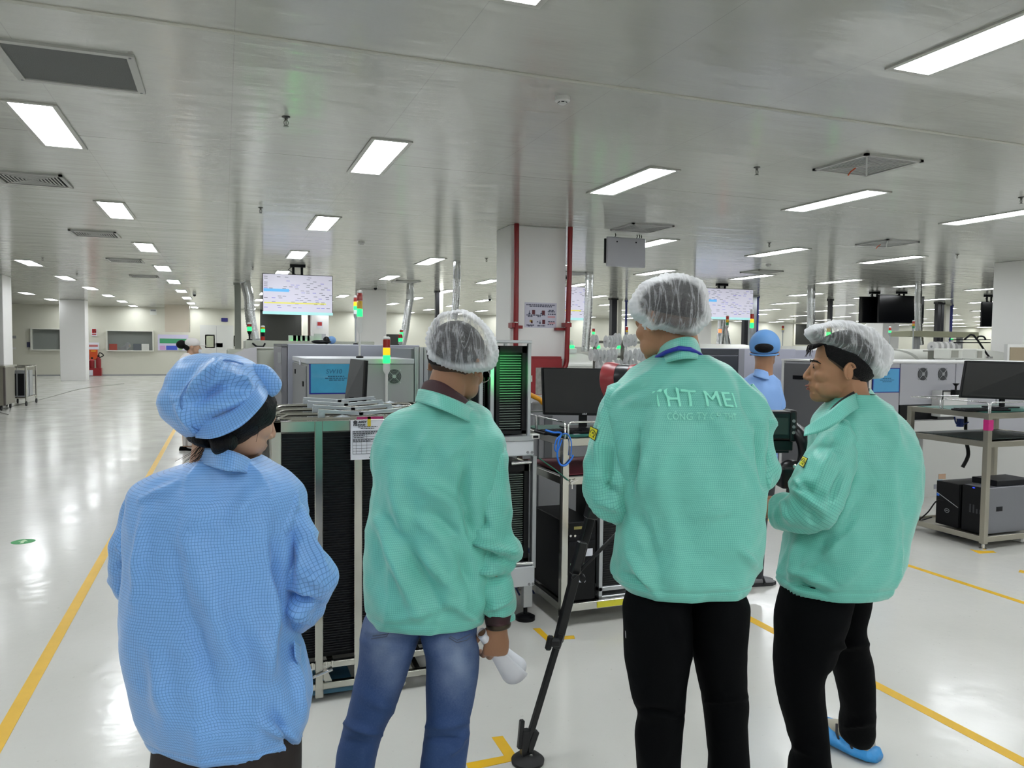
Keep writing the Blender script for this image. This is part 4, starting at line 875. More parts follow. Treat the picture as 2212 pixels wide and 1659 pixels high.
cb = MB().tube(catmull([tuple(atY(*q, Y+.5)) for q in ((2062, 900), (2066, 915), (2080, 917), (2092, 912))], 6), .006, 8); cb.bb(*(lambda u: (u.x-.02, u.x+.02, Y+.48, Y+.52, u.z-.04, u.z+.03))(atY(2074, 912, Y+.5)))
tag(cb.build('blue_cable', mat('dark_blue_cable2', '1c3a86', .5), smooth=50), 'dark blue cable and plug below the top shelf of the right cart', 'cable')
def tower_pc(x0, x1, y0, y1, z, h, label, side=BLACK, led=False, logo=False, sl=False):
    t = thing('computer_tower', ((x0+x1)/2, (y0+y1)/2, z), label, 'computer', 'computer towers')
    MB().bb(x0, x1, y0+.0, y1, z, z+h).build('case', side, t, bevel=.004)
    f = MB().bb(x0-.012, x0, y0, y1, z, z+h); f.build('front_panel', BLACK, t, bevel=.002)
    if sl: MB().obox((x0-.013, (y0+y1)/2, z+h*.6), (.001, 0, 0), (0, (y1-y0)*.48, h*.13), (0, 0, .003)).build('silver_stripe', ALU, t)
    if logo:
        MB().tube([(x0-.0135, (y0+y1)/2+.022*math.cos(k*PI/12), z+h*.35+.017*math.sin(k*PI/12)) for k in range(24)], .0015, 5, closed=True).build('logo_ring', ALU, t)
        text('DELL', .013, (x0-.0145, (y0+y1)/2, z+h*.35), (0, -1, 0), UP, ALU, t, 'logo_lettering')
        MB().bb(x0-.0135, x0-.012, y1-.03, y1-.005, z+h*.65, z+h*.71).build('blue_sticker', mat('blue_led_sticker', '2a6ed8', .4), t)
    if led: MB().bb(x0-.014, x0-.012, (y0+y1)/2-.01, (y0+y1)/2+.01, z+h*.96, z+h*.975).build('blue_lamp', mat('blue_led', '3050ff', .4, emit=2., emc='2a40ff'), t)
    if sl is False:
        m = MB()
        for k in range(4): m.bb(x0-.014, x0-.012, y0+.03+k*.03, y0+.045+k*.03, z+h*.42, z+h*(.6 if k > 1 else .52))
        m.build('front_vents', mat('vent_dark_grey', '2d2f33', .4), t)
        m = MB().bb(x0+.12, x0+.19, y0-.002, y0, z+h*.48, z+h*.58); m.build('side_latch', BLK2, t)
    return t
pg = mat('case_grey', '76777d', .35, .3)
tower_pc(X+.07, X+.5, Y+.28, Y+.5, zb+.001, .37, 'black computer tower with a round logo and silver stripe on the right cart', logo=True, sl=True)
tower_pc(X+.07, X+.6, Y+.045, Y+.25, zb+.001, .38, 'black-fronted computer with a grey side and blue lamp on the right cart', side=pg, led=True)
tag(MB().bb(X+.22, X+.62, Y+.07, Y+.3, zb+.382, zb+.43).build('black_box', BLK2, bevel=.004), 'flat black box lying on the grey-sided computer', 'box')
cc = MB().tube(catmull([(X+.05, Y+.42, zb+.22), (X-.0, Y+.45, zb+.2), (X-.03, Y+.5, zb+.1), (X-.01, Y+.6, zb+.005), (X+.2, Y+.66, zb+.005)], 6), .006, 8); tag(cc.build('power_cable', BLACK, smooth=50), 'black power cable curving from the computer on the right cart', 'cable')
cc = MB().tube(catmull([(X+.50, Y+.6, zt-.05), (X+.52, Y+.62, zm+.15), (X+.5, Y+.6, zm+.02)], 6), .014, 8).tube(catmull([(X+.5, Y+.6, zm-.06), (X+.52, Y+.58, zm-.2), (X+.48, Y+.6, zb+.45)], 6), .016, 8); tag(cc.build('cable_bundle', BLACK, smooth=50), 'black cable bundle hanging behind the right cart post', 'cable')
tag(MB().bb(X+.3, X+.9, Y+.32, Y+.7, .004, .05).build('blue_floor_tray', mat('blue_tray', '1c3f9c', .5), bevel=.01), 'blue tray on the floor below the right cart', 'tray')
tag(MB().bb(X+.5, X+.95, Y+.04, Y+.28, .004, .05).build('white_power_strip', WHITE, bevel=.01), 'white box on the floor at the right edge below the cart', 'box')
Y = 8.0; a = atY(1513, 800, Y).x; b1 = atY(1594, 800, Y).x; b2 = atY(1608, 800, Y).x; b3 = atY(1905, 800, 8.9).x-1.0
t = thing('tall_machine', ((a+b2)/2, Y, 0), 'tall machine with dark blue-grey glass panels left of the blue-capped man', 'machine')
MB().bb(a, b2+.8, Y+.02, Y+1.2, 0, 1.6).build('body', mat('machine_violet_grey', 'a5a6b4', .4), t, bevel=.005); DG = mat('dark_glass_panel', '33373f', .3)
MB().bb(a+.01, b1, Y, Y+.02, 1.52, 1.595).bb(a+.01, b1, Y, Y+.02, .3, 1.505).build('glass_panel', DG, t, bevel=.002); MB().bb(b1+.01, b2, Y+.005, Y+.02, .1, 1.595).build('end_strip', mat('strip_grey', '85868e', .4), t)
Y = 8.7; MB(); t = thing('tall_machine', (b3-1, Y, 0), 'long pale violet-grey machine housing behind the blue-capped man', 'machine')
MB().bb(b2+.85, b3+1.0, Y+.0, Y+1.2, 0, 1.585).build('body', MATS['machine_violet_grey'], t, bevel=.005); MB().bb(b2+.9, b3+.9, Y-.01, Y, 1.3, 1.32).build('seam', MGREY, t)
u = atY(1623, 745, 9.2); tower('signal_tower', atY(1623, 745, 9.2).x, 9.2, 1.585, .24, .026, [(GREEN_L, .075), (ORG_L, .055), (RED_L, .07)], 'signal tower with green lit right of the second lit screen', ALU, baseh=.07, caph=.06)
tower('signal_tower', atY(1789, 745, 9.3).x, 9.3, 1.585, .16, .032, [(GREEN_L, .085), (YEL_L, .08), (RED_L, .08)], 'signal tower just above the hairnet of the man at the right', WHITE, baseh=.03, caph=.03)
# reel rack
Y = 9.6; t = thing('reel_rack', (atY(1340, 800, Y).x, Y, 0), 'open metal rack holding clear plastic reels behind the red camera', 'rack')
za = atY(1340, 738, Y).z; zc = atY(1340, 770, Y).z; xa = atY(1288, 750, Y).x; xb = atY(1420, 750, Y).x; f = MB()
for x in (xa+.05, (xa+xb)/2, xb): f.bb(x-.02, x+.02, Y+.12, Y+.16, 0, za+.02)
for z in (za, zc, zc-.25, zc-.5): f.bb(xa, xb, Y+.11, Y+.13, z-.025, z+.01)
f.bb(xa, xb, Y-.1, Y+.4, .1, .12); f.bb((xa+xb)/2-.0, xb, Y+.1, Y+.14, 0, zc-.3); f.build('frame', mat('rack_grey', '77776f', .4, .5), t); r = MB()
P0 = [(1284, 737, 0), (1313, 738, 1), (1326, 738, 1), (1337, 733, 0), (1355, 736, 1), (1367, 735, 1), (1284, 767, 0), (1297, 769, 0), (1310, 769, 1), (1328, 766, 0), (1357, 769, 1), (1377, 766, 1), (1391, 769, 1), (1297, 792, 0), (1320, 792, 0), (1340, 790, 0), (1358, 786, 0), (1372, 790, 0)]
names = ['upper left', 'upper second', 'upper third', 'upper rear', 'upper fifth', 'upper right', 'middle left', 'middle second', 'middle third', 'middle rear', 'middle fifth', 'middle sixth', 'middle right', 'lower left', 'lower second', 'lower third', 'lower fourth', 'lower right']
RP = mat('reel_plastic', 'eef0f0', .5, alpha=.8); HB = mat('reel_hub', 'c4c6c6', .5)
r0 = None
for i, (px, py, dd) in enumerate(P0):
    u = atY(px, py, Y); R = .088
    if r0 is None:
        r0 = thing('component_reel', (u.x, Y, u.z), 'x', 'reel', 'clear reels on the rack')
        ax = Vector((1., -.04, 0)).normalized()
        for s in (-.028, .028): MB().lathe([(R, -.0015), (R, .0015)], u+ax*s, ax, 28).build('flange', RP, r0, smooth=40)
        MB().lathe([(.028, -.03), (.028, .03)], u, ax, 16).build('hub', HB, r0, smooth=40)
        h = MB()
        for s in (-.031, .031):
            h.rod(u+ax*s-Vector((.03, 0, 0)), u+ax*s+Vector((.03, 0, 0)), .003, 6)
        h.build('axle', MGREY, r0); r0['label'] = 'upper left clear plastic reel on the rack behind the red camera'
    else: dup(r0, (u.x, Y-.0+(.0 if dd else .05), u.z), names[i]+' clear plastic reel on the rack behind the red camera')
# white machines around and beyond
placement(atY(1222, 790, 12.0).x, atY(1290, 790, 12.0).x, 12.0, 1.4, 'white machine with a sloping hood just right of the red pipe', top=1.38)
placement(atY(1295, 790, 12.9).x, atY(1420, 790, 12.9).x-.1, 12.9, 1.4, 'white machine hidden behind the reel rack', top=1.38)
for k, (px, Yk, tp) in enumerate(((1236, 12.5, .0), (1292, 12.9, .0), (1344, 13.2, .0))):
    u = atY(px, 745, Yk); o = thing('lamp_box', (u.x, Yk, 1.485), ['clear box glowing green right of the red pipe', 'clear box glowing green left of the reels', 'clear box glowing green between the reels'][k], 'box', 'glowing boxes'); MB().bb(u.x-.09, u.x+.09, Yk, Yk+.15, 1.485, 1.575).build('box', MATS['clear_box'], o, bevel=.01); MB().lathe([(.07, 0), (.07, .05)], (u.x, Yk+.07, 1.575), seg=16).build('lamp', GREEN_L, o, smooth=40); MB().lathe([(.05, 0), (.05, .07), (.03, .09)], (u.x, Yk+.07, 1.625), seg=16).build('cap', MATS['clear_box'], o, smooth=40)
for (px, py, Yk, lab) in ((1282, 722, 15, 'small signal tower left of the reels against the far wall'), (1354, 718, 15.5, 'small red-topped signal tower above the reels')):
    u = atY(px, py, Yk); tower('signal_tower', u.x, Yk, 0, u.z-.02, .03, [(GREEN_L if px == 1282 else YEL_L, .05), (RED_L, .07)], lab, ALU, baseh=.02)
rows = [(1500, 1620, 11.5), (1640, 1770, 12.0), (1870, 1960, 9.0), (1975, 2060, 8.6), (2060, 2150, 8.4)]
placement(atY(1500, 780, 12.0).x, atY(1640, 780, 12.0).x, 11.9, 1.3, 'long white machine top seen over the dark glass panels', top=1.58)
placement(atY(1690, 780, 12.6).x, atY(1790, 780, 12.6).x, 12.6, 1.3, 'long white machine behind the cabinets, right of the blue-capped man', top=1.56)
placement(atY(1900, 780, 10.1).x, atY(1972, 780, 10.1).x, 10.0, 1.3, 'white machine with a sloping hood over the blue sheet', top=1.50)
placement(atY(1975, 780, 10.1).x, atY(2068, 780, 10.1).x, 10.0, 1.3, 'white machine with a sloping hood above the two fans', top=1.52)
placement(atY(2075, 780, 10.1).x, atY(2190, 780, 10.1).x, 10.0, 1.3, 'white machine with a dark curved hood behind the right monitor', top=1.51)
for k, (px, py) in enumerate(((2055, 770), (2108, 766))):
    u = atY(px, py, 7.3); o = thing('small_screen_box', (u.x, 7.3, 1.49), ['cream box with a grey window standing on the two-fan machine', 'second cream box, nearer the right pillar'][k], 'box'); s = .08 if k == 0 else .06
    MB().bb(u.x-s, u.x+s*1.7, 7.25, 7.5, 1.491, 1.625).build('case', OFFW, o, bevel=.012, seg=2); MB().bb(u.x-s*.75, u.x+s*.65, 7.24, 7.25, 1.51, 1.6).build('window', mat('box_window', '8d8d84', .3), o)
f = MB(); a, b, c, e = rect(1968, 716, 2115, 728, 13.5); tb = thing('overhead_conveyor', ((a+b)/2, 13.5, 0), 'beige raised conveyor beam near the right-hand pillar', 'conveyor')
MB().bb(a, b, 13.5, 14.1, c, e).build('beam', mat('beige_beam', '9c9c84', .5), tb, bevel=.01); [MB().bb(q_, q_+.1, 13.6, 13.7, 0, c).build('leg', MGREY, tb) for q_ in (a+.3, b-.5)]
for k in range(5):
    u = atY(2015+k*12, 749, 9.6); R = .085; o = thing('component_reel', (u.x, 9.6, u.z), ['leftmost', 'second', 'third', 'fourth', 'rightmost'][k]+' white reel in the row under the beige beam', 'reel', 'white reels under the beam'); MB().lathe([(R, -.03), (R, .03)], u, (1, 0, 0), 24).build('disc', WHITE, o, smooth=40); MB().lathe([(.02, -.034), (.02, .034)], u, (1, 0, 0), 12).build('hub', MGREY, o, smooth=40)
u0 = atY(2010, 757, 9.6); rk = thing('reel_shelf', (u0.x, 9.6, 0), 'low dark shelf bar under the row of white reels', 'rack'); u1 = atY(2075, 757, 9.6); MB().bb(u0.x, u1.x, 9.5, 9.75, u0.z-.02, u0.z-.0).build('bar', MATS['rack_grey'], rk); [MB().bb(q_, q_+.05, 9.55, 9.65, 0, u0.z-.02).build('leg', MATS['rack_grey'], rk) for q_ in (u0.x, u1.x-.05)]
# black stand by the right pillar
t = thing('microscope_arm', (atY(2120, 745, 9.4).x, 9.4, 1.4), 'black tray and bent arm beside the right-hand pillar', 'stand'); k = MB()
Q = lambda x, y: atY(x, y, 9.4)
MB().prism([Q(2083, 733), Q(2140, 733), Q(2140, 735), Q(2083, 735)], (0, .3, 0)).prism([Q(2083, 739), Q(2140, 739), Q(2140, 741), Q(2083, 741)], (0, .3, 0)).build('tray', BLACK, t); MB().tube([Q(2084, 733), Q(2096, 723), Q(2103, 724), Q(2112, 735), Q(2132, 765), Q(2137, 771)], .016, 8).build('arm', BLACK, t, smooth=40)
MB().tube(catmull([tuple(Q(*p)) for p in ((2110, 733), (2114, 727), (2124, 727), (2129, 733))], 5), .014, 8).build('handle', BLACK, t, smooth=40); MB().lathe([(.05, 0), (.05, .03)], Q(2137, 774), UP, 16).build('base', CHROME, t, smooth=40)
t = thing('wall_board', (atY(2185, 760, 6.9).x, 6.9, 1.5), 'brown panel in a white frame at the right edge above the monitor', 'board'); q = rect(2176, 744, 2260, 785, 8.9)
MB().bb(q[0], q[1], 8.9, 8.96, q[2]-.1, q[3]).build('frame', WHITE, t); MB().bb(q[0]+.05, q[1]-.05, 8.89, 8.9, q[2]-.1, q[3]-.05).build('panel', mat('brown_board', '94866f', .6), t)
# distant signal towers, posts and ducts
for (px, py, Yk, r, segs, lab) in ((1571, 706, 13.5, .03, [(mat('green_lamp_off', '2c7a50', .4), .06), (YEL_L, .06), (RED_L, .07)], 'tall thin signal tower with all lamps off below the second lit screen'), (1573-18, 722, 13.6, .034, [(mat('orange_beacon', 'ff7048', .4, emit=3.5, emc='ff5a30'), .07)], 'orange glowing beacon below the second lit screen'),
    (1922, 722, 11.6, .024, [(GREEN_L, .04), (RED_L, .06)], 'thin signal tower with green lit right of the last hairnet'), (1973, 713, 12.0, .026, [(mat('green_lamp_off', '2c7a50', .4), .05), (YEL_L, .05), (RED_L, .05)], 'thin signal tower at the left end of the beige beam'),
    (1691, 716, 14.2, .026, [(YEL_L, .04), (RED_L, .06)], 'small signal tower right of the blue cap'), (867, 728, 16.0, .035, [(GREEN_L, .07), (RED_L, .05)], 'small signal tower with green lit left of the first hairnet'), (865, 742, 13.0, .035, [(GREEN_L, .06), (RED_L, .06)], 'lower small signal tower beside the tall grey machine'),
    (2056, 738, 11.6, .02, [(GREEN_L, .03)], 'single green lamp on a stick under the beige beam')):
    u = atY(px, py, Yk); tower('signal_tower', u.x, Yk, 0, u.z, r, segs, lab, ALU, baseh=.03)
def post(px, Yk, w, m, label, x2=None, yb=800, name='post', cat='post'):
    u = atY(px, 700, Yk); t = thing(name, (u.x, Yk, 0), label, cat, 'hall posts'); MB().bb(u.x-w/2, u.x+w/2, Yk, Yk+w, 0, HC).build('column', m, t); MB().bb(u.x-w*.7, u.x+w*.7, Yk-.02, Yk+w+.02, HC-.05, HC).build('collar', m, t)
PD = mat('post_black', '1c1d22', .4); PG = mat('post_grey', '7b7f78', .4); PC = mat('post_cream', 'c9c8bc', .4); PB = mat('post_blue', '1f2a78', .4)
post(514, 23.4, .17, PG, 'grey duct post left of the silver flexible duct')
post(1327, 24.2, .2, PD, 'black post left of the tall man, in front of the far wall'); post(1339, 24.6, .14, PC, 'cream post next to the black post'); post(1353, 25.0, .06, PB, 'thin blue pipe by the black and cream posts', name='thin_pipe')
post(1612, 20.0, .14, PD, 'black post at the edge of the second lit screen'); post(1628, 20.6, .22, ALU, 'silver post behind the signal tower'); post(1637, 21, .055, PB, 'thin blue pipe behind the signal tower', name='thin_pipe')
post(2028, 20.5, .14, PD, 'left one of two black posts near the right pillar'); post(2036, 20.7, .12, PD, 'right one of two black posts near the right pillar'); post(2047, 21.2, .2, PC, 'cream post right of the two black posts'); post(2056, 21.6, .07, PB, 'thin blue pipe right of the cream post', name='thin_pipe')
post(945, 23.6, .12, PD, 'black post above the first hairnet'); post(953, 23.9, .12, PC, 'cream post above the first hairnet'); post(668, 24.2, .07, mat('post_brown', '54403a', .5), 'thin brown post right of the large lit screen', name='thin_pipe')
post(1795, 21, .12, PD, 'black post in the distance left of the dark screens')
FOIL = mat('foil_duct', 'c9cbcc', .22, 1., bump=.4, bscale=30)
def duct(pts, Yk, r, label):
    P = catmull([tuple(atY(*q, Yk)) for q in pts], 14); P[0] = (P[0][0], P[0][1], HC)
    t = MB().tube(P, r, 14, fn=lambda i, n, an, rr: .12*rr*(i % 2)); tag(t.build('flexible_duct', FOIL, smooth=80), label, 'duct', 'silver flexible ducts')
duct([(528, 606), (537, 640), (540, 680), (546, 716), (552, 738)], 22.5, .13, 'wide silver flexible duct beside the grey post at left')
duct([(886, 645), (880, 680), (874, 720), (868, 745)], 21, .10, 'silver flexible duct above the machines left of the first hairnet')
duct([(987, 600), (986, 630), (984, 660), (980, 690)], 15, .07, 'silver duct coming down behind the first hairnet')
duct([(1273, 600), (1271, 660), (1267, 720), (1264, 760)], 16, .09, 'narrow silver duct right of the second red pipe')
duct([(1559, 690), (1557, 720), (1554, 755)], 18.6, .10, 'left silver duct under the second lit screen'); duct([(1558, 690), (1566, 720), (1573, 755)], 18.9, .10, 'right silver duct under the second lit screen')
duct([(1752, 640), (1752, 690), (1750, 720)], 17, .10, 'silver duct left of the last hairnet'); duct([(1983, 650), (1984, 700), (1988, 745)], 14.5, .08, 'silver duct right of the dark screens')
# cross lying machines filling the hall floor far away
k = 0
for (Yk, x0, n) in ((17.6, 6.0, 7), (22.5, 7.5, 7), (28.0, 10, 7)):
    for j in range(n):
        xx = x0+j*2.7; k += 1
        if any(abs(xx+1-p[0]) < 1.9 and abs(Yk+.6-p[1]) < 1.5 for p in PIL): continue
        placement(xx, xx+2.1, Yk, 1.3, 'distant white machine, %s from the left in the %s distant row' % (['first', 'second', 'third', 'fourth', 'fifth', 'sixth', 'seventh'][j], {17.6: 'nearest', 22.5: 'middle', 28.0: 'farthest'}[Yk]), top=1.5, gr='distant machines')
# ================================================================ LEFT SIDE
def steel_cart(x, y, lab, loaded):
    t = thing('rack_cart', (x+.35, y+.5, 0), lab, 'cart'); f = MB(); w, d, h = .42, 1.1, 1.0
    for a in (x, x+w):
        for b in (y, y+d): f.rod((a, b, .12), (a, b, h), .022, 8)
    for z in (.2, h-.03):
        f.rod((x, y, z), (x+w, y, z), .018, 8).rod((x, y+d, z), (x+w, y+d, z), .018, 8).rod((x, y, z), (x, y+d, z), .018, 8).rod((x+w, y, z), (x+w, y+d, z), .018, 8)
    f.bb(x, x+w, y, y+d, .2, .215); f.build('frame', STEEL, t, smooth=40)
    for a in (x, x+w):
        for b in (y, y+d): MB().lathe([(.06, -.015), (.06, .015)], (a, b, .06), SX, 16).build('castor', RUB, t, smooth=40); 
    if loaded:
        for k in range(2):
            yy = y+.12+k*.45; m = thing('circuit_board_magazine', (x+.35, yy, .22), ['nearer', 'farther'][k]+' dark magazine standing in the wheeled cart at the far left', 'magazine rack', 'magazines at the left'); MB().bb(x+.06, x+.36, yy, yy+.36, .217, .85).build('casing', MAGB, m); MB().bb(x+.04, x+.06, yy, yy+.36, .22, .87).build('side_plate', ALU, m); MB().bb(x+.36, x+.38, yy, yy+.36, .22, .87).build('side_plate', ALU, m); MB().bb(x+.05, x+.37, yy-.01, yy, .22, .25).bb(x+.05, x+.37, yy-.01, yy, .8, .87).bb(x+.19, x+.22, yy-.01, yy, .25, .8).build('front_bars', ALU, m)
    return t
ux = atZ(57, 877, 0); steel_cart(ux.x-.42, ux.y-.0, 'wheeled steel cart at the far left edge holding dark magazines', True)
t = thing('steel_cabinet', (-5.35, 20.4, 0), 'stainless cabinet on castors cut by the left edge of the view', 'cabinet'); MB().bb(-5.65, -4.72, 20.6, 21.6, .12, 1.0).build('body', mat('dented_steel', '8f8b80', .3, .8, bump=.3, bscale=3), t, bevel=.01); MB().bb(-5.7, -4.68, 20.55, 21.65, 1.0, 1.04).build('worktop', STEEL, t); MB().bb(-4.73, -4.69, 20.58, 20.64, .12, 1.0).build('post', mat('dark_post', '4a4340', .5), t)
for q in ((-5.55, 20.7), (-4.8, 20.7), (-4.8, 21.5), (-5.55, 21.5)): MB().lathe([(.06, -.015), (.06, .015)], (q[0], q[1], .06), SX, 16).build('castor', RUB, t, smooth=40)
# things on the far wall
YW = Y1
def wsign(name, r, label, m, cat='sign', parts=()):
    o, *q = poster(name, *r, YW-.03, label, m, cat, .02); o.name = name
    for pr_, mm, nm in parts:
        a, b, c, e = q; MB().bb(a+(b-a)*pr_[0], a+(b-a)*pr_[2], YW-.056, YW-.05, e+(c-e)*pr_[3], e+(c-e)*pr_[1]).build(nm, mm, o)
    return o
SR = mat('sign_red', 'b03030', .5)
wsign('fire_sign', (198, 710, 209, 726), 'red and white fire extinguisher sign on the far wall beside the left pillar', PAPER, parts=[((.1, .05, .9, .6), SR, 'red_field'), ((.25, .15, .4, .5), PAPER, 'symbol'), ((.6, .15, .75, .5), PAPER, 'symbol'), ((.1, .7, .9, .85), SR, 'red_line')])
wsign('notice', (190, 740, 214, 755), 'white notice with red print above the orange poster', PAPER, parts=[((.1, .3, .9, .6), mat('notice_red', 'c07070', .5), 'red_print')])
wsign('orange_poster', (193, 755, 211, 777), 'orange fire poster above the extinguishers', mat('orange_poster', 'cc4f1c', .5), 'poster', parts=[((.2, .1, .8, .2), mat('poster_gold', 'e0b030', .5), 'title')])
wsign('blue_notice', (187, 766, 193, 777), 'small blue notice left of the orange poster', mat('pale_blue_notice', '6d87c0', .5))
wsign('information_board', (341, 723, 407, 757), 'lilac board with green and blue fields on the far wall', mat('board_lilac', 'c9c4dc', .5), 'board', parts=[((.06, .25, .95, .55), mat('board_green', '3f9468', .5), 'green_field'), ((.06, .7, .24, .97), mat('board_pink', 'c79ac8', .5), 'pink_field'), ((.27, .7, .63, .97), mat('board_blue', '4059c0', .5), 'blue_field'), ((.67, .7, .8, .97), mat('board_pale_green', '9cc48c', .5), 'pale_green_field')])
for (r, l) in (((443, 723, 464, 752), 'framed notice on the far white door'), ((505, 725, 520, 748), 'framed notice beside the grey post')):
    wsign('picture_frame', r, l, BLACK, 'notice', parts=[((.12, .08, .88, .92), mat('frame_paper', 'a6ab94', .5), 'paper')])
wsign('room_sign', (478, 687, 492, 695), 'dark blue sign above the far white door', mat('sign_navy', '2d2c74', .5)); wsign('small_notice', (466, 741, 481, 750), 'small pale notice right of the framed one on the door', mat('pale_notice', 'bfbfd8', .5))
wsign('exit_lamp', (324, 668, 338, 680), 'white exit lamp box high on the far wall', mat('exit_box', 'cfd2cc', .5), 'sign', parts=[((.1, .1, .9, .35), MGREY, 'lamps')])
wsign('wall_switch', (58, 739, 65, 750), 'small dark switch box on the far wall at left', mat('switch_dark', '303450', .5), 'switch'); wsign('wall_rack', (8, 725, 35, 731), 'grey wall rack at the far left', MGREY, 'rack', parts=[((.2, 1., .25, 4.2), WHITE, 'rods'), ((.6, 1., .65, 4.2), WHITE, 'rods'), ((.1, 4.2, .95, 4.9), WHITE, 'shelf')])
for i, (x0, x1) in enumerate(((236, 253), (288, 305), (306, 322))):
    wsign('parcel_box', (x0, 743, x1, 757), ['red box on the sill of the far office window', 'dark grey box on the far office sill', 'pale box at the right of the far office sill'][i], mat('box_red', '8e3c30', .6) if i == 0 else mat('box_grey_dark', '54595e', .6) if i == 1 else OFFW, 'box')
wsign('pillar_notice', (1,1,2,2), 'x', PAPER) if False else None
for (r, l, m) in (((684, 694, 697, 709), 'red fire sign on the white wall block below the large screen', PAPER),):
    a, b, c, e = rect(*r, 31.9); o = tag(MB().bb(a, b, 31.88, 31.9, c, e).build('fire_sign', m), l, 'sign'); MB().bb(a+.03, b-.03, 31.875, 31.88, c+.1, e-.03).build('red_field', SR, o)
a, b, c, e = rect(673, 600, 710, 760, 31.9); o = MB().bb(a, b, 31.9, 32.6, 0, HC).build('pillar', PILM); tag(o, 'white wall block with a small red sign under the large lit screen', 'pillar', None, 'structure')
a, b, c, e = rect(681, 721, 704, 737, 31.85); tag(MB().bb(a, b, 31.88, 31.9, c, e).build('notice', mat('grey_notice', 'b4b4bc', .6)), 'grey printed notice low on the white wall block', 'notice')
q = rect(356, 660, 409, 717, 38.); tag(MB().bb(q[0], q[1], 38, 38.9, q[2], HC).build('ceiling_duct_box', mat('beige_duct', 'c9bfae', .3)), 'cream box duct hanging from the ceiling above the colourful board', 'duct')
fe = thing('extinguisher_stand', (atY(205, 800, 40.5).x, 40.5, 0), 'red stand with a white label below the far fire posters', 'stand'); q = rect(187, 795, 219, 813, 40.5); MB().bb(q[0], q[1], 40.5, 40.8, .02, q[3]).build('box', RED, fe); MB().bb(q[0]+.1, q[1]-.35, 40.49, 40.5, q[3]-.35, q[3]-.1).build('label_plate', PAPER, fe)
for i, px in enumerate((188, 199, 213)):
    u = atY(px, 795, 40.6); o = thing('fire_extinguisher', (u.x, 40.6, u.z), ['left red fire extinguisher at the far wall, partly behind the pillar', 'middle red fire extinguisher at the far wall', 'tallest red fire extinguisher with a black hose at the far wall'][i], 'fire extinguisher', 'fire extinguishers')
    MB().lathe([(.1, 0), (.11, .05), (.11, .34 if i < 2 else .42), (.04, .42 if i < 2 else .52)], (u.x, 40.6, u.z), seg=16).build('cylinder', RED, o, smooth=40); MB().bb(u.x-.04, u.x+.05, 40.58, 40.62, u.z+.42, u.z+.5+(i == 2)*.1).build('valve', BLACK, o)
    if i == 2: MB().tube(catmull([(u.x, 40.58, u.z+.58), (u.x+.1, 40.3, u.z+.72), (u.x+.22, 40.55, u.z+.6), (u.x+.1, 40.3, u.z+.5)], 5), .025, 6).build('hose', BLACK, o, smooth=50)
# ---- floor markings
def tape(poly, label, name='floor_tape'):
    z = .0012; return tag(MB().prism([(x, y, .0002) for x, y in poly], (0, 0, .001)).build(name, YEL), label, 'floor marking', 'yellow floor tape')
tape([(-.885, 1), (-.825, 1), (-.825, 38), (-.885, 38)], 'long yellow floor line running down the aisle at left')
tape([(2.88, 1), (2.94, 1), (2.94, 9), (2.88, 9)], 'yellow floor line passing behind the two men at the right'); tape([(4.735, 1), (4.785, 1), (4.785, 9), (4.735, 9)], 'thin yellow floor line at the right edge, farther from the camera')
g = lambda *p: [tuple(atZ(x, y, 0)[:2]) for x, y in p]
tape(g((1062, 1593), (1086, 1590), (1115, 1632), (1113, 1641), (1100, 1646), (1013, 1659+6), (1007, 1649), (1089, 1633)), 'yellow L-shaped corner tape by the tripod foot'); tape(g((1151, 1358), (1167, 1357), (1186, 1376), (1240, 1373), (1242, 1380), (1180, 1384)), 'yellow L-shaped corner tape at the foot of the nearer cart')
tape(g((2095, 1187), (2120, 1190), (2145, 1190), (2153, 1194), (2115, 1196)), 'small yellow corner tape at the foot of the right cart'); tape(g((2203, 1231), (2230, 1236), (2230, 1242), (2200, 1236)), 'scrap of yellow tape at the right edge of the view')
tape(g((1953, 1144), (1972, 1146), (1968, 1150), (1950, 1149)), 'tiny yellow tape at the rear foot of the right cart')
u = atZ(50, 1170, 0); o = tag(MB().lathe([(.085, 0), (.085, .001)], (u.x, u.y, .0002), UP, 32).build('floor_sticker', mat('sticker_green', '2f9350', .5)), 'round green arrow sticker on the floor at the far left', 'sticker')
MB().prism([(u.x-.012, u.y-.06, .0013), (u.x+.012, u.y-.06, .0013), (u.x+.012, u.y, .0013), (u.x+.035, u.y, .0013), (u.x, u.y+.06, .0013), (u.x-.035, u.y, .0013), (u.x-.012, u.y, .0013)], (0, 0, .0006)).build('arrow', mat('arrow_pale', 'b8d8b0', .5), o)
o = tag(MB().tube(catmull([(-4.4, 19.5, .002), (-4.85, 21, .002), (-4.7, 25, .002), (-4.5, 30, .002), (-3.6, 33, .002)], 8), .012, 6).build('floor_cable', mat('grey_cable', '6d6d66', .6)), 'thin dark cable curving over the far floor at left', 'cable')
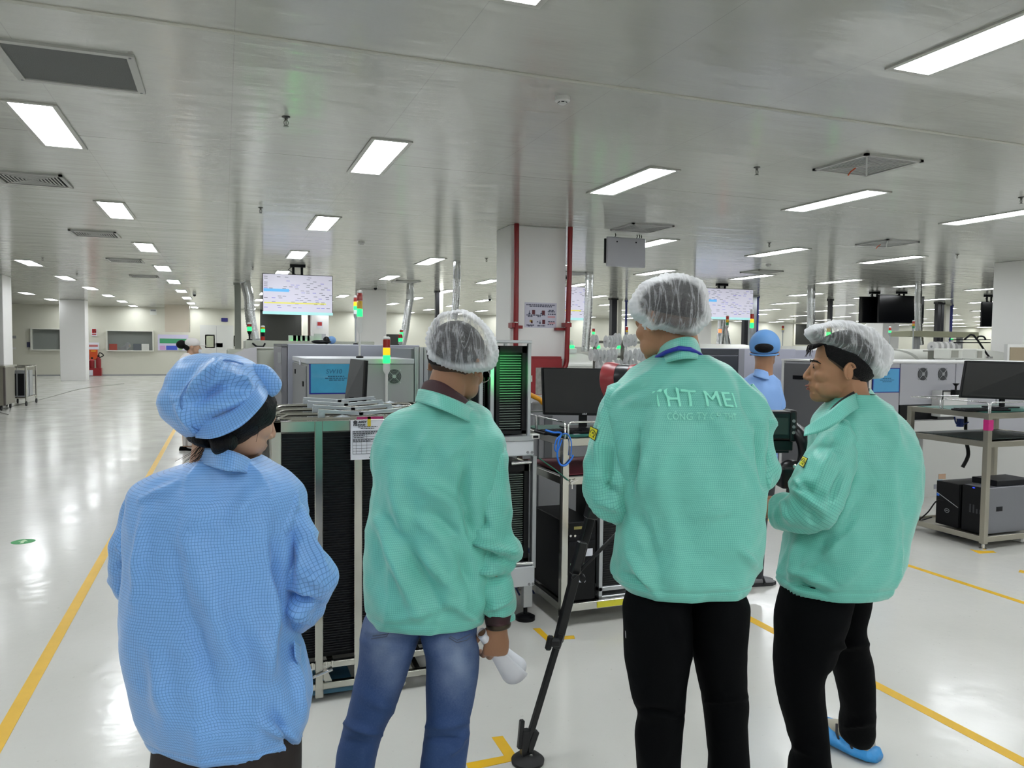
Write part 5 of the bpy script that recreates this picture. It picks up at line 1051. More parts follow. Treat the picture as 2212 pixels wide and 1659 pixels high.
# ---- tripod and cameras
GK = mat('tripod_black', '0c0d11', .35)
F0 = atZ(1140, 1646, 0); t = thing('tripod', (F0.x, F0.y, 0), 'black tripod standing in front of the tall man with the blue lanyard', 'tripod')
w0 = (F0-CAM).dot(CF); L = lambda x, y, w: atW(x, y, w)
A0 = F0+Vector((0, 0, .05)); A1 = atW(1206, 1385, w0-.0); A2 = atW(1285, 1080, 2.95); A3 = atW(1330, 900, 2.9)
MB().bar(A0+Vector((.0, .0, .03)), A1, .022, .022).bar(A1, A2, .034, .022).bar(A1+Vector((.0, .03, 0)), A2+Vector((0, .03, 0)), .012).build('front_leg', GK, t, bevel=.002)
MB().lathe([(.062, 0), (.064, .012), (.045, .028), (.015, .036)], F0, seg=28).build('foot', RUB, t, smooth=40); MB().bar(F0+Vector((-.015, 0, .03)), F0+Vector((-.01, 0, .13)), .03, .03).bar(F0+Vector((-.035, 0, .06)), F0+Vector((-.025, 0, .17)), .018, .02).bar(F0+Vector((.0, 0, .04)), F0+Vector((.03, 0, .12)), .03, .028).build('foot_clamp', GK, t, bevel=.003); MB().lathe([(.007, 0), (.007, .004)], F0+Vector((.005, -.02, .035)), -FH, 12).build('foot_screw', CHROME, t)
K1 = atW(1190, 1388, w0-.03); MB().bar(K1+RH*.0, K1+RH*.035, .03, .03).bar(K1-RH*.012+Vector((0, 0, -.03)), K1-RH*.0+Vector((0, 0, .028)), .024, .02).bar(atW(1200, 1400, w0), atW(1212, 1365, w0), .036, .03).build('leg_clamp', GK, t, bevel=.006)
MB().bar(atW(1237, 1248, 2.9), atW(1335, 1150, 2.85), .03, .012).build('spreader', GK, t, bevel=.002); MB().lathe([(.012, 0), (.012, .03)], atW(1257, 1246, 2.85), -FH, 12).build('spreader_joint', GK, t, smooth=40); MB().bar(atW(1258, 1170, 2.87)-RH*.0, atW(1240, 1240, 2.87), .035, .03).bar(atW(1283, 1085, 2.93), atW(1275, 1120, 2.93), .045, .04).build('collar', GK, t, bevel=.004)
for k, (ex, ey) in enumerate(((1408, 1490), (1575, 1420))):
    e1 = atZ(ex, ey, 0); top = A3+Vector((.05, .02, -.05)); MB().bar(e1+Vector((0, 0, .03)), top, .03, .024).build('rear_leg', GK, t); MB().lathe([(.055, 0), (.05, .02), (.015, .03)], e1, seg=24).build('foot', RUB, t, smooth=40)
MB().lathe([(.06, -.09), (.065, -.02), (.05, .0), (.03, .03)], A3+Vector((.06, .02, .05)), seg=20).build('bowl_head', GK, t, smooth=40)
# red and black camera seen left of the tall man
t = thing('video_camera', A3+Vector((.08, .02, .1)), 'red and black camera with a big red lens hood pointing left', 'camera'); RC = mat('camera_red', '8e2b30', .35); CB = mat('camera_black', '101218', .3)
wc = 2.75; cl = atW(1330, 822, wc); ax = (atW(1300, 822, wc+.10)-atW(1395, 815, wc)).normalized()
MB().lathe([(.057, 0), (.062, .014), (.067, .028), (.068, .048), (.062, .052)], cl-ax*.02, ax, 40).build('lens_hood', RC, t, smooth=40)
MB().lathe([(.046, -.09), (.054, -.05), (.056, -.02), (.056, .03)], cl-ax*.0, ax, 40).build('lens_barrel', CB, t, smooth=40); MB().lathe([(.049, -.088), (.052, -.084), (.052, -.068), (.049, -.066)], cl, ax, 40).lathe([(.045, -.125), (.047, -.12), (.047, -.11), (.045, -.108)], cl, ax, 40).build('red_rings', RC, t, smooth=40); MB().lathe([(.043, -.15), (.045, -.09)], cl, ax, 32).build('focus_ring', mat('rubber_grey', '2a2b30', .6), t, smooth=40)
bc = cl-ax*.215+Vector((0, 0, -.012)); sd = ax.cross(UP).normalized()
MB().obox(bc, ax*.07, sd*.05, UP*.055).build('body', CB, t, bevel=.008, seg=2); MB().obox(bc+UP*.062, ax*.065, sd*.045, UP*.012).build('top_plate', RC, t, bevel=.004)
MB().prism([bc+UP*.07+ax*.035-sd*.028, bc+UP*.105+ax*.01-sd*.028, bc+UP*.108-ax*.03-sd*.028, bc+UP*.07-ax*.05-sd*.028], sd*.056).build('viewfinder_hump', RC, t, bevel=.006, seg=2); MB().ell(bc+UP*.092-ax*.055, (.04, .03, .024), 18).build('eyecup', CB, t, smooth=60)
MB().obox(bc+ax*.002-sd*.0505+UP*.07, ax*.012, sd*.001, UP*.004).build('button', CHROME, t); MB().obox(bc-ax*.045+UP*.0-sd*.051, ax*.03, sd*.001, UP*.03).build('white_label', PAPER, t); MB().obox(bc-UP*.075, ax*.06, sd*.04, UP*.02).build('tripod_plate', GK, t)
# second camera on a rig between the two men at the right
wc = 2.95; t = thing('camera_rig', atW(1700, 1000, wc), 'black camera on a handheld rig between the tall man and the man at right', 'camera'); C0 = atW(1680, 918, wc)
MB().obox(C0, RH*.055, FH*.04, UP*.055).build('body', CB, t, bevel=.008, seg=2); MB().obox(C0-FH*.043-RH*.01, RH*.034, FH*.002, UP*.032).build('rear_display', mat('display_grey', '3c423f', .2), t); MB().obox(C0+RH*.045+UP*.0, RH*.014, FH*.045, UP*.06).build('grip', GK, t, bevel=.008, seg=2)
c_ = MB()
for k in range(3): c_.lathe([(.006, 0), (.006, .004)], C0+RH*.044-FH*.046+UP*(.02-.022*k), -FH, 12)
c_.build('buttons', MGREY, t, smooth=40); MB().obox(C0-UP*.075, RH*.05, FH*.03, UP*.02).obox(C0-UP*.1, RH*.04, FH*.02, UP*.006).build('base_plate', GK, t, bevel=.003); MB().lathe([(.035, 0), (.035, .09)], C0+FH*.04, FH, 24).build('lens', CB, t, smooth=40)
MB().tube(catmull([tuple(atW(*q)) for q in ((1712, 925, wc), (1735, 950, wc-.05), (1740, 985, wc-.05), (1728, 1010, wc-.05), (1700, 1010, wc-.05), (1690, 1040, wc-.05))], 6), .028, 12).build('rig_arm', GK, t, smooth=50)
MB().bar(atW(1712, 915, wc), atW(1760, 945, wc-.05), .014, .02).build('side_rod', GK, t); MB().obox(atW(1708, 1030, wc-.05), RH*.045, FH*.04, UP*.04).obox(atW(1720, 1060, wc-.05), RH*.03, FH*.03, UP*.05).build('battery_pack', GK, t, bevel=.008, seg=2); MB().ell(atW(1717, 1008, wc-.09), (.01, .004, .01), 10).build('shiny_screw', CHROME, t)
# ================================================================ PEOPLE
SKIN = mat('skin_tan', '9a7156', .5, spec=.35, bump=.03, bscale=120, sheen=.1); SKIN2 = mat('skin_warm', 'a67a5c', .5, spec=.35, bump=.03, bscale=120); SKIN3 = mat('skin_light', 'ba9680', .5, spec=.35, bump=.03, bscale=120)
for _m in (SKIN, SKIN2, SKIN3):
    _b = _m.node_tree.nodes['Principled BSDF']; _b.inputs['Subsurface Weight'].default_value = .12; _b.inputs['Subsurface Radius'].default_value = (.02, .008, .004)
HAIR = mat('hair_black', '070608', .5, spec=.18, bump=.6, bscale=180); STUB = mat('cropped_hair', '46352a', .7, bump=.4, bscale=260)
MINTC = cloth_mat('mint_antistatic_cloth', '76cbbb', '469a8e', lw=.16, fade=.6); BLUEC = cloth_mat('blue_antistatic_cloth', '7aaee8', '4674b6', cell=.0062, lw=.15, fade=.75)
BLUEP = mat('pale_blue_cloth', '7ba1d8', .6, bump=.1, bscale=10); BLACKC = mat('black_trouser_cloth', '040507', .85, bump=.15, bscale=40, spec=.1); MAROON = mat('maroon_collar', '3a1b20', .7)
def jeans_mat():
    m = bpy.data.materials.new('washed_denim'); m.use_nodes = True; nt = m.node_tree; b = nt.nodes['Principled BSDF']
    tc = nd(nt, 'ShaderNodeTexCoord'); L = nt.links.new; at = nd(nt, 'ShaderNodeAttribute', attribute_name='wear')
    n = nd(nt, 'ShaderNodeTexNoise'); n.inputs['Scale'].default_value = 220; L(tc.outputs['Object'], n.inputs['Vector'])
    mx = nd(nt, 'ShaderNodeMix', data_type='RGBA'); mx.inputs[6].default_value = (*lin('2c4878'), 1); mx.inputs[7].default_value = (*lin('8494b0'), 1)
    L(mth(nt, 'ADD', at.outputs['Fac'], mth(nt, 'MULTIPLY', mth(nt, 'SUBTRACT', n.outputs[0], .5), .25), True), mx.inputs[0]); L(mx.outputs[2], b.inputs['Base Color']); b.inputs['Roughness'].default_value = .8
    return m
JEANS = jeans_mat()
def net_mat():
    """thin crimped nonwoven cap: see-through, whiter along its pleats"""
    m = bpy.data.materials.new('hairnet_white'); m.use_nodes = True; nt = m.node_tree; b = nt.nodes['Principled BSDF']; L = nt.links.new
    uv = nd(nt, 'ShaderNodeUVMap'); at = nd(nt, 'ShaderNodeAttribute', attribute_name='dens')
    mp = nd(nt, 'ShaderNodeMapping'); mp.inputs['Scale'].default_value = (1, .16, 1); L(uv.outputs[0], mp.inputs['Vector'])
    n = nd(nt, 'ShaderNodeTexNoise'); n.inputs['Scale'].default_value = 55; n.inputs['Detail'].default_value = 3; n.inputs['Distortion'].default_value = .9; L(mp.outputs[0], n.inputs['Vector'])
    rd = mth(nt, 'SUBTRACT', 1., mth(nt, 'MULTIPLY', mth(nt, 'ABSOLUTE', mth(nt, 'SUBTRACT', n.outputs[0], .5)), 16.), True)
    n2 = nd(nt, 'ShaderNodeTexNoise'); n2.inputs['Scale'].default_value = 260; L(uv.outputs[0], n2.inputs['Vector'])
    lw = nd(nt, 'ShaderNodeLayerWeight'); lw.inputs['Blend'].default_value = .35
    a = mth(nt, 'ADD', mth(nt, 'MULTIPLY', rd, .30), mth(nt, 'MULTIPLY', n2.outputs[0], .20)); a = mth(nt, 'ADD', a, mth(nt, 'MULTIPLY', lw.outputs['Facing'], .55)); a = mth(nt, 'ADD', a, at.outputs['Fac'], True)
    L(a, b.inputs['Alpha']); b.inputs['Base Color'].default_value = (*lin('dcdde0'), 1); b.inputs['Roughness'].default_value = .6
    return m
NET = net_mat()
def sm(x, a, b):
    t = max(0., min(1., (x-a)/(b-a))); return t*t*(3-2*t)
def pxfold(p, folds):
    """sum of soft ridges / creases along short pixel segments, in metres"""
    x, y, w = proj(p); d = 0
    for (x1, y1, x2, y2, wd, am) in folds:
        vx, vy = x2-x1, y2-y1; L2 = vx*vx+vy*vy; t = ((x-x1)*vx+(y-y1)*vy)/L2; tt = max(0, min(1, t))
        dx, dy = x-x1-vx*tt, y-y1-vy*tt; q = (dx*dx+dy*dy)/(wd*wd)
        if q < 9: d += 2.9*am*math.exp(-q*2.2)*(1 if 0 <= t <= 1 else .8)*math.sin(PI*max(.12, min(.88, tt)))
    return d
def garment(rows, w, n=120, step=7, p=2.3, folds=(), wr=.0075, hem=None, m=0, sub=None, flat=0.):
    """cloth body from picture rows (y, x-left, x-right, depth half-size, depth shift); the silhouette is kept, the depth is real"""
    b = MB(); R = catmull([tuple(map(float, r)) for r in rows], 6); rings = []; uvs = []; v = 0; pc = None
    cols = []
    for i, (y, xl, xr, dh, dw) in enumerate(R):
        c = atW((xl+xr)/2, y, w+dw); hw = (xr-xl)/2*(w+dw)/FPX; ring = []; u = [0.]
        if pc: v += (c-pc).length
        pc = c
        for k in range(n):
            an = 2*PI*k/n-PI/2     # starts at the side away from the viewer's left
            ca, sa = math.cos(an), math.sin(an); x = hw*math.copysign(abs(ca)**(2/p), ca); yy = dh*math.copysign(abs(sa)**(2/p), sa)
            q = c+RH*x+FH*yy; nrm = (RH*(ca/ max(hw, .02))+FH*(sa/max(dh, .02))).normalized()
            near = sm(-sa, -.2, .5)
            d = wr*noise.noise(q*Vector((1, 1, .55))*9)*1.6+wr*.6*noise.noise(q*22)
            rg = max(0., 1-abs(noise.noise(q*Vector((5.5, 5.5, 3.2))+Vector((w*9, 0, 0))))*4.5); d += wr*1.1*rg*rg
            if hem: d -= .0035*math.exp(-((R[-1][0]-y-22)/3.)**2)
            if folds and near > 0: d += pxfold(q, folds)*near
            if hem:
                h = sm(i/len(R), hem[0], 1.)
                g = hem[1]*math.sin(an*hem[2])*h
                if len(hem) > 3: g *= sm(ca*hem[3], .1, .75)
                d += g
            ring.append(q+nrm*d)
        rings.append(ring)
        L = 0; u = [0.]
        for k in range(n):
            L += (ring[(k+1) % n]-ring[k]).length; u.append(L)
        off = u[n//2]; uvs.append([(x-off, -v) for x in u])
    b.loft(rings, (False, False), m, uvs); return b
def sleeve(pts, w0, n=64, folds=(), wr=.008, rings=None, capend=False, squash=None):
    """sleeve: (x, y, depth shift, radius px) down the arm"""
    P = catmull([tuple(map(float, q)) for q in pts], 8); C = [atW(x, y, w0+d) for x, y, d, r in P]; Rr = [r*(w0+d)/FPX for x, y, d, r in P]
    b = MB(); b.tube(C, Rr, n, cap=capend)
    for i in range(len(b.v)):
        if i >= len(C)*n: break
        k = i//n; q = Vector(b.v[i]); c = C[k]; nr = (q-c).normalized(); near = sm(-(nr.dot(CF)), -.3, .4)
        rg = max(0., 1-abs(noise.noise(q*Vector((8, 8, 5))+Vector((w0*9, 0, 0))))*4.); d = wr*1.6*noise.noise(q*11)+wr*.7*noise.noise(q*26)+wr*1.1*rg*rg
        if rings:
            for (f, wd, am) in rings: d += am*math.exp(-((k/len(C)-f)/wd)**2)*(1+.5*noise.noise(q*14))
        if folds and near > 0: d += pxfold(q, folds)*near
        b.v[i] = tuple(q+nr*d)
    return b
def band(pts, n=8):
    """collar strip: (x top, y top, x bottom, y bottom, depth shift, w)"""
    P = catmull([tuple(map(float, q)) for q in pts], n); rings = []; uvs = []; L = 0; pv = None
    for (xt, yt, xb, yb, d) in P:
        w = W; d = d*1.35 if d < 0 else d
        a = atW(xt, yt, w+d); c = atW(xb, yb, w+(d*1.22-.004 if d < 0 else d*1.1)); m_ = (a+c)/2
        if pv: L += (m_-pv).length
        pv = m_
        ring = [a+(c-a)*(k/6) for k in range(7)]; rings.append(ring); uvs.append([(L, -k/6*(c-a).length) for k in range(7)])
    b = MB(); b.loft(rings, (False, False), 0, uvs, closed=False); return b
def cloth(b, name, m, parent, th=.002, sub=0, label=None):
    o = b.build(name, m, parent, smooth=180, label=label)
    if th: s = o.modifiers.new('thickness', 'SOLIDIFY'); s.thickness = th; s.offset = -1
    return o
def blob(outline, w, D, c=None, p=3., nu=96, nv=24, wrinkle=0., seed=0, sc=18, ruff=0., dshift=0., rf=40):
    """closed soft shape with this picture outline and a real depth D; UVs in metres"""
    P = catmull([tuple(map(float, q)) for q in outline]+[tuple(map(float, outline[0]))], 8)[:-1]
    cx = sum(q[0] for q in P)/len(P) if c is None else c[0]; cy = sum(q[1] for q in P)/len(P) if c is None else c[1]
    # resample by angle
    an = sorted([(math.atan2(q[1]-cy, q[0]-cx), math.hypot(q[0]-cx, q[1]-cy)) for q in P])
    def rad(a):
        a = (a+PI) % (2*PI)-PI
        for i in range(len(an)):
            a0, r0 = an[i-1]; a1, r1 = an[i]
            if i == 0: a0 -= 2*PI
            if a0 <= a <= a1: return r0+(r1-r0)*((a-a0)/max(1e-6, a1-a0))
        a0, r0 = an[-1]; a1, r1 = an[0]; return r0+(r1-r0)*((a-a0)/max(1e-6, a1+2*PI-a0))
    rings = []; uvs = []
    for i in range(nv*2+1):
        t = -PI/2+PI*i/(nv*2); rho = abs(math.cos(t))**(2/p) if i not in (0, nv*2) else 0.; dd = math.copysign(abs(math.sin(t))**(2/p), math.sin(t))*D
        rho = max(rho, .012); ring = []; u = []
        for k in range(nu+1):
            a = 2*PI*k/nu; r = rad(a)*rho; q = atW(cx+math.cos(a)*r, cy+math.sin(a)*r, w+dshift)+CF*dd
            u.append((math.cos(a)*r*w/FPX+seed, math.sin(a)*r*w/FPX))
            if k == nu: break
            nr = (q-atW(cx, cy, w)).normalized()
            d = wrinkle*(noise.noise((q+Vector((seed, 0, 0)))*sc)+.5*noise.noise((q+Vector((0, seed, 0)))*sc*2.3))
            d += ruff*rho**4*math.sin(a*rf)*(.6+.8*noise.noise(q*25))
            ring.append(q+nr*d)
        rings.append(ring); uvs.append(u)
    b = MB(); b.loft(rings, (True, True), 0, uvs); return b, (cx, cy, rad)
def netting(outline, w, D, parent, label='white see-through hairnet', seed=1, core=.76, off=(0, 0), rim=.9, p=2.6, dshift=0., lower=.5):
    b, (cx, cy, rad) = blob(outline, w, D, p=p, wrinkle=.0055, seed=seed, sc=26, ruff=.0028, nu=128, dshift=dshift, rf=46)
    o = b.build('hairnet', NET, parent, smooth=180, label=label)
    at = o.data.attributes.new('dens', 'FLOAT', 'POINT')
    for i, v in enumerate(o.data.vertices):
        x, y, ww = proj(v.co); a = math.atan2(y-cy-off[1], x-cx-off[0]); q = math.hypot(x-cx-off[0], y-cy-off[1])/max(1., rad(a))
        d = .62*sm(q, core-.02, core+.10)+.35*sm(y-cy, 20, 70)*sm(q, core-.18, core)*lower
        at.data[i].value = d*.8
    return o
def body_obj(b, name, m, parent, vox=.004, sm_it=6, label=None):
    o = b.build(name, m, parent, smooth=180, label=label)
    r = o.modifiers.new('skin', 'REMESH'); r.mode = 'VOXEL'; r.voxel_size = vox; r.use_smooth_shade = True
    if sm_it: s = o.modifiers.new('soften', 'SMOOTH'); s.factor = .5; s.iterations = sm_it
    return o
def head(b, c, fwd, up=UP, s=1., ears=True, neck=.15, neckr=.056, ndir=None, face=1.):
    """head, face, ears and neck; c is the middle of the skull at ear height, fwd where the face points"""
    f = Vector(fwd).normalized(); u = (Vector(up)-f*Vector(up).dot(f)).normalized(); r = f.cross(u).normalized(); c = Vector(c)
    def P(x, y, z): return c+(r*x+f*y+u*z)*s
    R = Matrix((r, f, u)).transposed()
    def E(x, y, z, a, bb, d, seg=20): b.ell(P(x, y, z), (a*s, bb*s, d*s), seg, R=R)
    E(0, -.012, .035, .076, .096, .088, 28); E(0, .02, -.02, .066, .074, .082, 28); E(0, .040, -.055, .050, .05, .058); E(0, .062, -.092, .030, .026, .022); E(0, .06, -.06, .038, .034, .04); E(0, .078, .006, .052, .016, .022)
    for sx in (-1, 1):
        E(sx*.036, .034, -.062, .026, .044, .034); E(sx*.036, .056, -.026, .028, .030, .026); E(sx*.010, .096, -.040, .0075, .010, .0065, 10)
    b.tube([P(0, .086, .012), P(0, .096, -.008), P(0, .107, -.030), P(0, .1085, -.036), P(0, .098, -.045)], [.006*s, .0065*s, .0082*s, .008*s, .005*s], 12)
    E(0, .0865, -.062, .023, .013, .0060, 14); E(0, .084, -.072, .020, .013, .0068, 14); E(0, .076, -.086, .03, .012, .008, 12)
    for sx in (-1, 1): E(sx*.031, .0775, .0, .017, .012, .010, 12)
    if ears:
        for sx in (-1, 1):
            Re = R @ Matrix.Rotation(sx*.35, 3, 'Z') @ Matrix.Rotation(-.2, 3, 'X')
            b.ell(P(sx*.078, -.008, -.008), (.006*s, .016*s, .028*s), 14, R=Re); loop = []
            for k in range(11):
                a = -1.2+k*.42; loop.append(P(sx*.087-sx*.004*math.cos(a), -.012-.016*math.sin(a+.0)*(-1), -.005+.027*math.cos(a)))
            b.tube(loop, [.0042*s]*11, 8)
    d = Vector(ndir).normalized() if ndir else (-f*.12-u).normalized()
    b.tube([P(0, -.022, -.03), P(0, -.024, -.06)+d*.02, P(0, -.024, -.06)+d*neck*.6, P(0, -.024, -.06)+d*neck], [neckr*.95*s, neckr*s, neckr*1.02*s, neckr*1.25*s], 24)
    return P, R
def hair_shell(P, R, s, name, m, parent, grow=1.03, cuts=(), ear=True, label=None):
    """hair over the skull; cuts are (local point, local normal of the removed side)"""
    b = MB(); cc = [(P(*a), R @ Vector(n)) for a, n in cuts]
    b.ell(P(0, -.014, .034), (.0775*grow*s, .0985*grow*s, .0895*grow*s), 40, R=R, cuts=cc, rng=28)
    for i in range(len(b.v)):
        q = Vector(b.v[i]); b.v[i] = tuple(q+(q-P(0, -.01, .03)).normalized()*.0022*noise.noise(q*60))
    return b.build(name, m, parent, smooth=180, label=label)
def hand(b, wrist, d, palm_n, s=1., curl=.9, thumb=1, spread=.1, curls=None):
    """hand: wrist point, direction of the knuckles, palm normal (side the fingers close to)"""
    d = Vector(d).normalized(); n = Vector(palm_n); n = (n-d*n.dot(d)).normalized(); x = d.cross(n).normalized()*thumb; w = Vector(wrist)
    def rot(v, ax, a): return Matrix.Rotation(a, 3, ax) @ v
    rings = []
    for (t, hw, ht) in ((-.05, .027, .022), (-.02, .0265, .020), (.0, .026, .0185), (.02, .030, .0175), (.045, .037, .0165), (.07, .040, .0150), (.088, .039, .0125), (.094, .033, .008)):
        c_ = w+d*t*s; rings.append([c_+x*math.cos(a)*hw*s+n*math.sin(a)*ht*s for a in [2*PI*k/20 for k in range(20)]])
    b.loft(rings)
    for k, (o, l, r) in enumerate(((.030, .074, .0088), (.010, .082, .0092), (-.011, .076, .0088), (-.031, .060, .0078))):
        base = w+d*(.080-.006*abs(k-1))*s+x*o*s; dr = (d+x*(o*spread*10)).normalized(); c_ = curls[k] if curls else curl; pts = [base-dr*.02*s, base]; q = base; a = c_*.55
        for j, f in enumerate((.45, .32, .23)):
            dr2 = rot(dr, (dr.cross(n)).normalized(), c_*(.55+.62*j)); q = q+dr2*l*f*s; pts.append(q)
        b.tube(pts, [r*s*1.0, r*s*1.08, r*s*1.0, r*s*.92, r*s*.72], 12); b.ell(q, (r*s*.75,)*3, 10, rng=8)
    tb = w+d*.022*s+x*.026*s+n*.006*s; t1 = tb+(d*.55+x*.7+n*.25).normalized()*.036*s; t2 = t1+(d*.8+x*.25+n*.5*min(1, curl)).normalized()*.032*s; t3 = t2+(d*.8-x*.05+n*.6*min(1, curl)).normalized()*.024*s
    b.tube([w+d*.01*s+x*.012*s, tb, t1, t2, t3], [.016*s, .0155*s, .0115*s, .0105*s, .0078*s], 12); b.ell(t3, (.0082*s,)*3, 10, rng=8)
def limb(b, pts, w, seg=16):
    """hidden limb inside the clothes: (x, y, depth shift, radius in metres)"""
    b.tube([atW(x, y, w+d) for x, y, d, r in pts], [r*(.8 if r < .07 else .93) for *_, r in pts], seg)
def esd_patch(P, parent, nrm):
    """yellow antistatic patch with black frame, hand-in-triangle mark; P = corner points tl, tr, br, bl"""
    n = Vector(nrm).normalized()*.0015; o = MB().prism(P, n).build('antistatic_patch', mat('patch_black', '141a10', .5), parent); c = sum((Vector(p) for p in P), Vector())/4; k = MB()
    Q = [c+(Vector(p)-c)*.88+n for p in P]; MB().prism(Q, n*.3).build('patch_face', mat('patch_yellow', 'cdc91e', .5), o)
    def uv(u, v):
        a = Q[0]+(Q[1]-Q[0])*u; d = Q[3]+(Q[2]-Q[3])*u; return a+(d-a)*v+n*.4
    k.prism([uv(.55, .3), uv(.85, .85), uv(.18, .8)], n*.2)
    arc = [uv(.5+.38*math.cos(a), .52-.34*math.sin(a)) for a in [PI*j/14*1.15-.3 for j in range(15)]]; k.tube(arc, .0011, 5); k.build('patch_mark', mat('patch_ink', '15150e', .5), o)
    MB().ell(uv(.5, .68), (.0045, .0045, .0045), 8, rng=6).build('patch_hand', mat('patch_yellow', 'cdc91e', .5), o)
    return o

def wrap(o, target, off=.0012, shifts=()):
    """press flat lettering onto the cloth below it"""
    bm = bmesh.new(); bm.from_mesh(o.data); bmesh.ops.triangulate(bm, faces=bm.faces)
    for s_ in shifts:
        g = bmesh.ops.duplicate(bm, geom=[f for f in bm.faces if not f.tag]); nv = [x for x in g['geom'] if isinstance(x, bmesh.types.BMVert)]
        for f in [x for x in g['geom'] if isinstance(x, bmesh.types.BMFace)]: f.tag = True
        for v_ in nv: v_.co += s_
    for _ in range(2): bmesh.ops.subdivide_edges(bm, edges=[e for e in bm.edges if e.calc_length() > .004], cuts=1); bmesh.ops.triangulate(bm, faces=bm.faces)
    bm.to_mesh(o.data); bm.free(); m = o.modifiers.new('wrap', 'SHRINKWRAP'); m.target = target; m.offset = off; m.wrap_mode = 'ABOVE_SURFACE'
def person(w, x, label):
    u = atW(x, 900, w); t = thing('person', (u.x, u.y, 0), label, 'person'); return t
def trousers(legs, w, m, parent, folds=(), name='trousers', wear=None, pel=None):
    b = MB()
    for rows, dw in legs:
        g = garment([(y, a, c, d, dw+e) for y, a, c, d, e in rows], w, n=56, folds=folds, wr=.003, p=2.1); b.join(g)
    if pel: b.join(garment(pel, w, n=72, wr=.003))
    o = b.build(name, m, parent, smooth=180)
    if wear:
        at = o.data.attributes.new('wear', 'FLOAT', 'POINT')
        for i, v in enumerate(o.data.vertices):
            x, y, _ = proj(v.co); at.data[i].value = sum(a*math.exp(-((x-cx)/sx)**2-((y-cy)/sy)**2) for cx, cy, sx, sy, a in wear)*(.8+.4*noise.noise(v.co*30))
    return o
def shoe(base, fd, parent, m, L=.27, name='shoe', sole=None, wd=.047, h=.075, label=None):
    """shoe with heel at base, pointing along fd on the floor"""
    f = Vector(fd).normalized(); r = f.cross(UP); b = MB(); rings = []
    for t, ww, hh in ((0, .6, .7), (.03, .78, .95), (.2, .85, 1.0), (.4, .8, .95), (.6, .95, .72), (.8, 1., .56), (.93, .75, .45), (1, .4, .3)):
        c = Vector(base)+f*L*t; rings.append([c+r*math.cos(a)*wd*ww+UP*(max(.004, h*hh*.5+math.sin(a)*h*hh*.5)) for a in [2*PI*k/20 for k in range(20)]])
    b.loft(rings); o = b.build(name, m, parent, smooth=60, label=label)
    if sole: MB().prism([Vector(base)+f*L*t+r*q*wd*ww for t, ww, q in ((-.02, .7, 1), (.2, .9, 1), (.6, 1.02, 1), (.85, 1.02, 1), (1.03, .4, 1), (1.03, .4, -1), (.85, 1.02, -1), (.6, 1.02, -1), (.2, .9, -1), (-.02, .7, -1))], (0, 0, .022)).build('sole', sole, o)
    return o
# ================================================================ MAN WITH GLASSES (left green jacket)
W = 2.2; p1_ = person(W, 925, 'man in mint jacket and blue jeans with glasses, holding a rolled white paper')
b = MB(); hc = atW(986, 786, W+.03); fw = FH*.88+RH*.45-UP*.22
P, R = head(b, hc, fw, UP+RH*.10, .97, ndir=-UP-RH*.30-FH*.04, neckr=.056)
limb(b, [(958, 880, 0, .06), (955, 960, 0, .11), (940, 1080, 0, .12), (925, 1180, 0, .11), (920, 1260, 0, .09), (918, 1290, 0, .06)], W, 24)
limb(b, [(1000, 925, 0, .05), (1045, 960, 0, .05), (1050, 1060, 0, .042), (1064, 1180, -.02, .038), (1072, 1260, -.01, .032), (1077, 1345, 0, .026)], W)
limb(b, [(900, 925, 0, .05), (855, 960, .02, .045), (845, 1080, .08, .04), (900, 1120, .22, .034), (950, 1100, .28, .028)], W)
limb(b, [(870, 1330, 0, .06), (835, 1440, 0, .052), (800, 1550, 0, .05), (770, 1650, 0, .045), (735, 1910, 0, .035)], W); limb(b, [(965, 1330, 0, .06), (975, 1440, 0, .052), (968, 1550, 0, .05), (958, 1650, 0, .045), (938, 1910, 0, .035)], W)
hand(b, atW(1077, 1352, W), (-UP-RH*.10+FH*.12), FH*.95-RH*.25, .98, curls=[1.0, 1.05, 1.08, 1.1], thumb=-1)
hand(b, atW(958, 1096, W+.28), RH, -FH*.2-UP, .9, curl=.6, thumb=1)
body_obj(b, 'body', SKIN, p1_, .0034, 9)
hair_shell(P, R, .97, 'hair', HAIR, p1_, 1.03, (((0, .03, 0), (0, 1, -.3)), ((0, 0, .008), (0, .35, -1))))
hair_shell(P, R, .97, 'cropped_hair', STUB, p1_, 1.008, (((0, .02, 0), (0, 1, -.1)), ((0, 0, -.012), (0, .75, -1))))
netting([(922, 753), (925, 722), (938, 694), (962, 677), (990, 670), (1016, 676), (1040, 692), (1062, 714), (1072, 740), (1076, 770), (1072, 786), (1062, 799), (1040, 804), (1020, 806), (983, 803), (955, 792), (932, 777)], W, .118, p1_, seed=2, off=(-9, -9), core=.80)
g = MB()
for sx in (-1, 1):
    g.tube([P(sx*.034+.024*math.cos(a), .112, -.012+.019*math.sin(a)) for a in [k*PI/10 for k in range(20)]], .0011, 6, closed=True); g.tube([P(sx*.058, .112, -.002), P(sx*.074, .06, -.0), P(sx*.08, .0, .0)], .0011, 6)
g.tube([P(-.010, .112, -.008), P(.010, .112, -.008)], .0011, 6); g.build('glasses', CHROME, p1_, smooth=60)
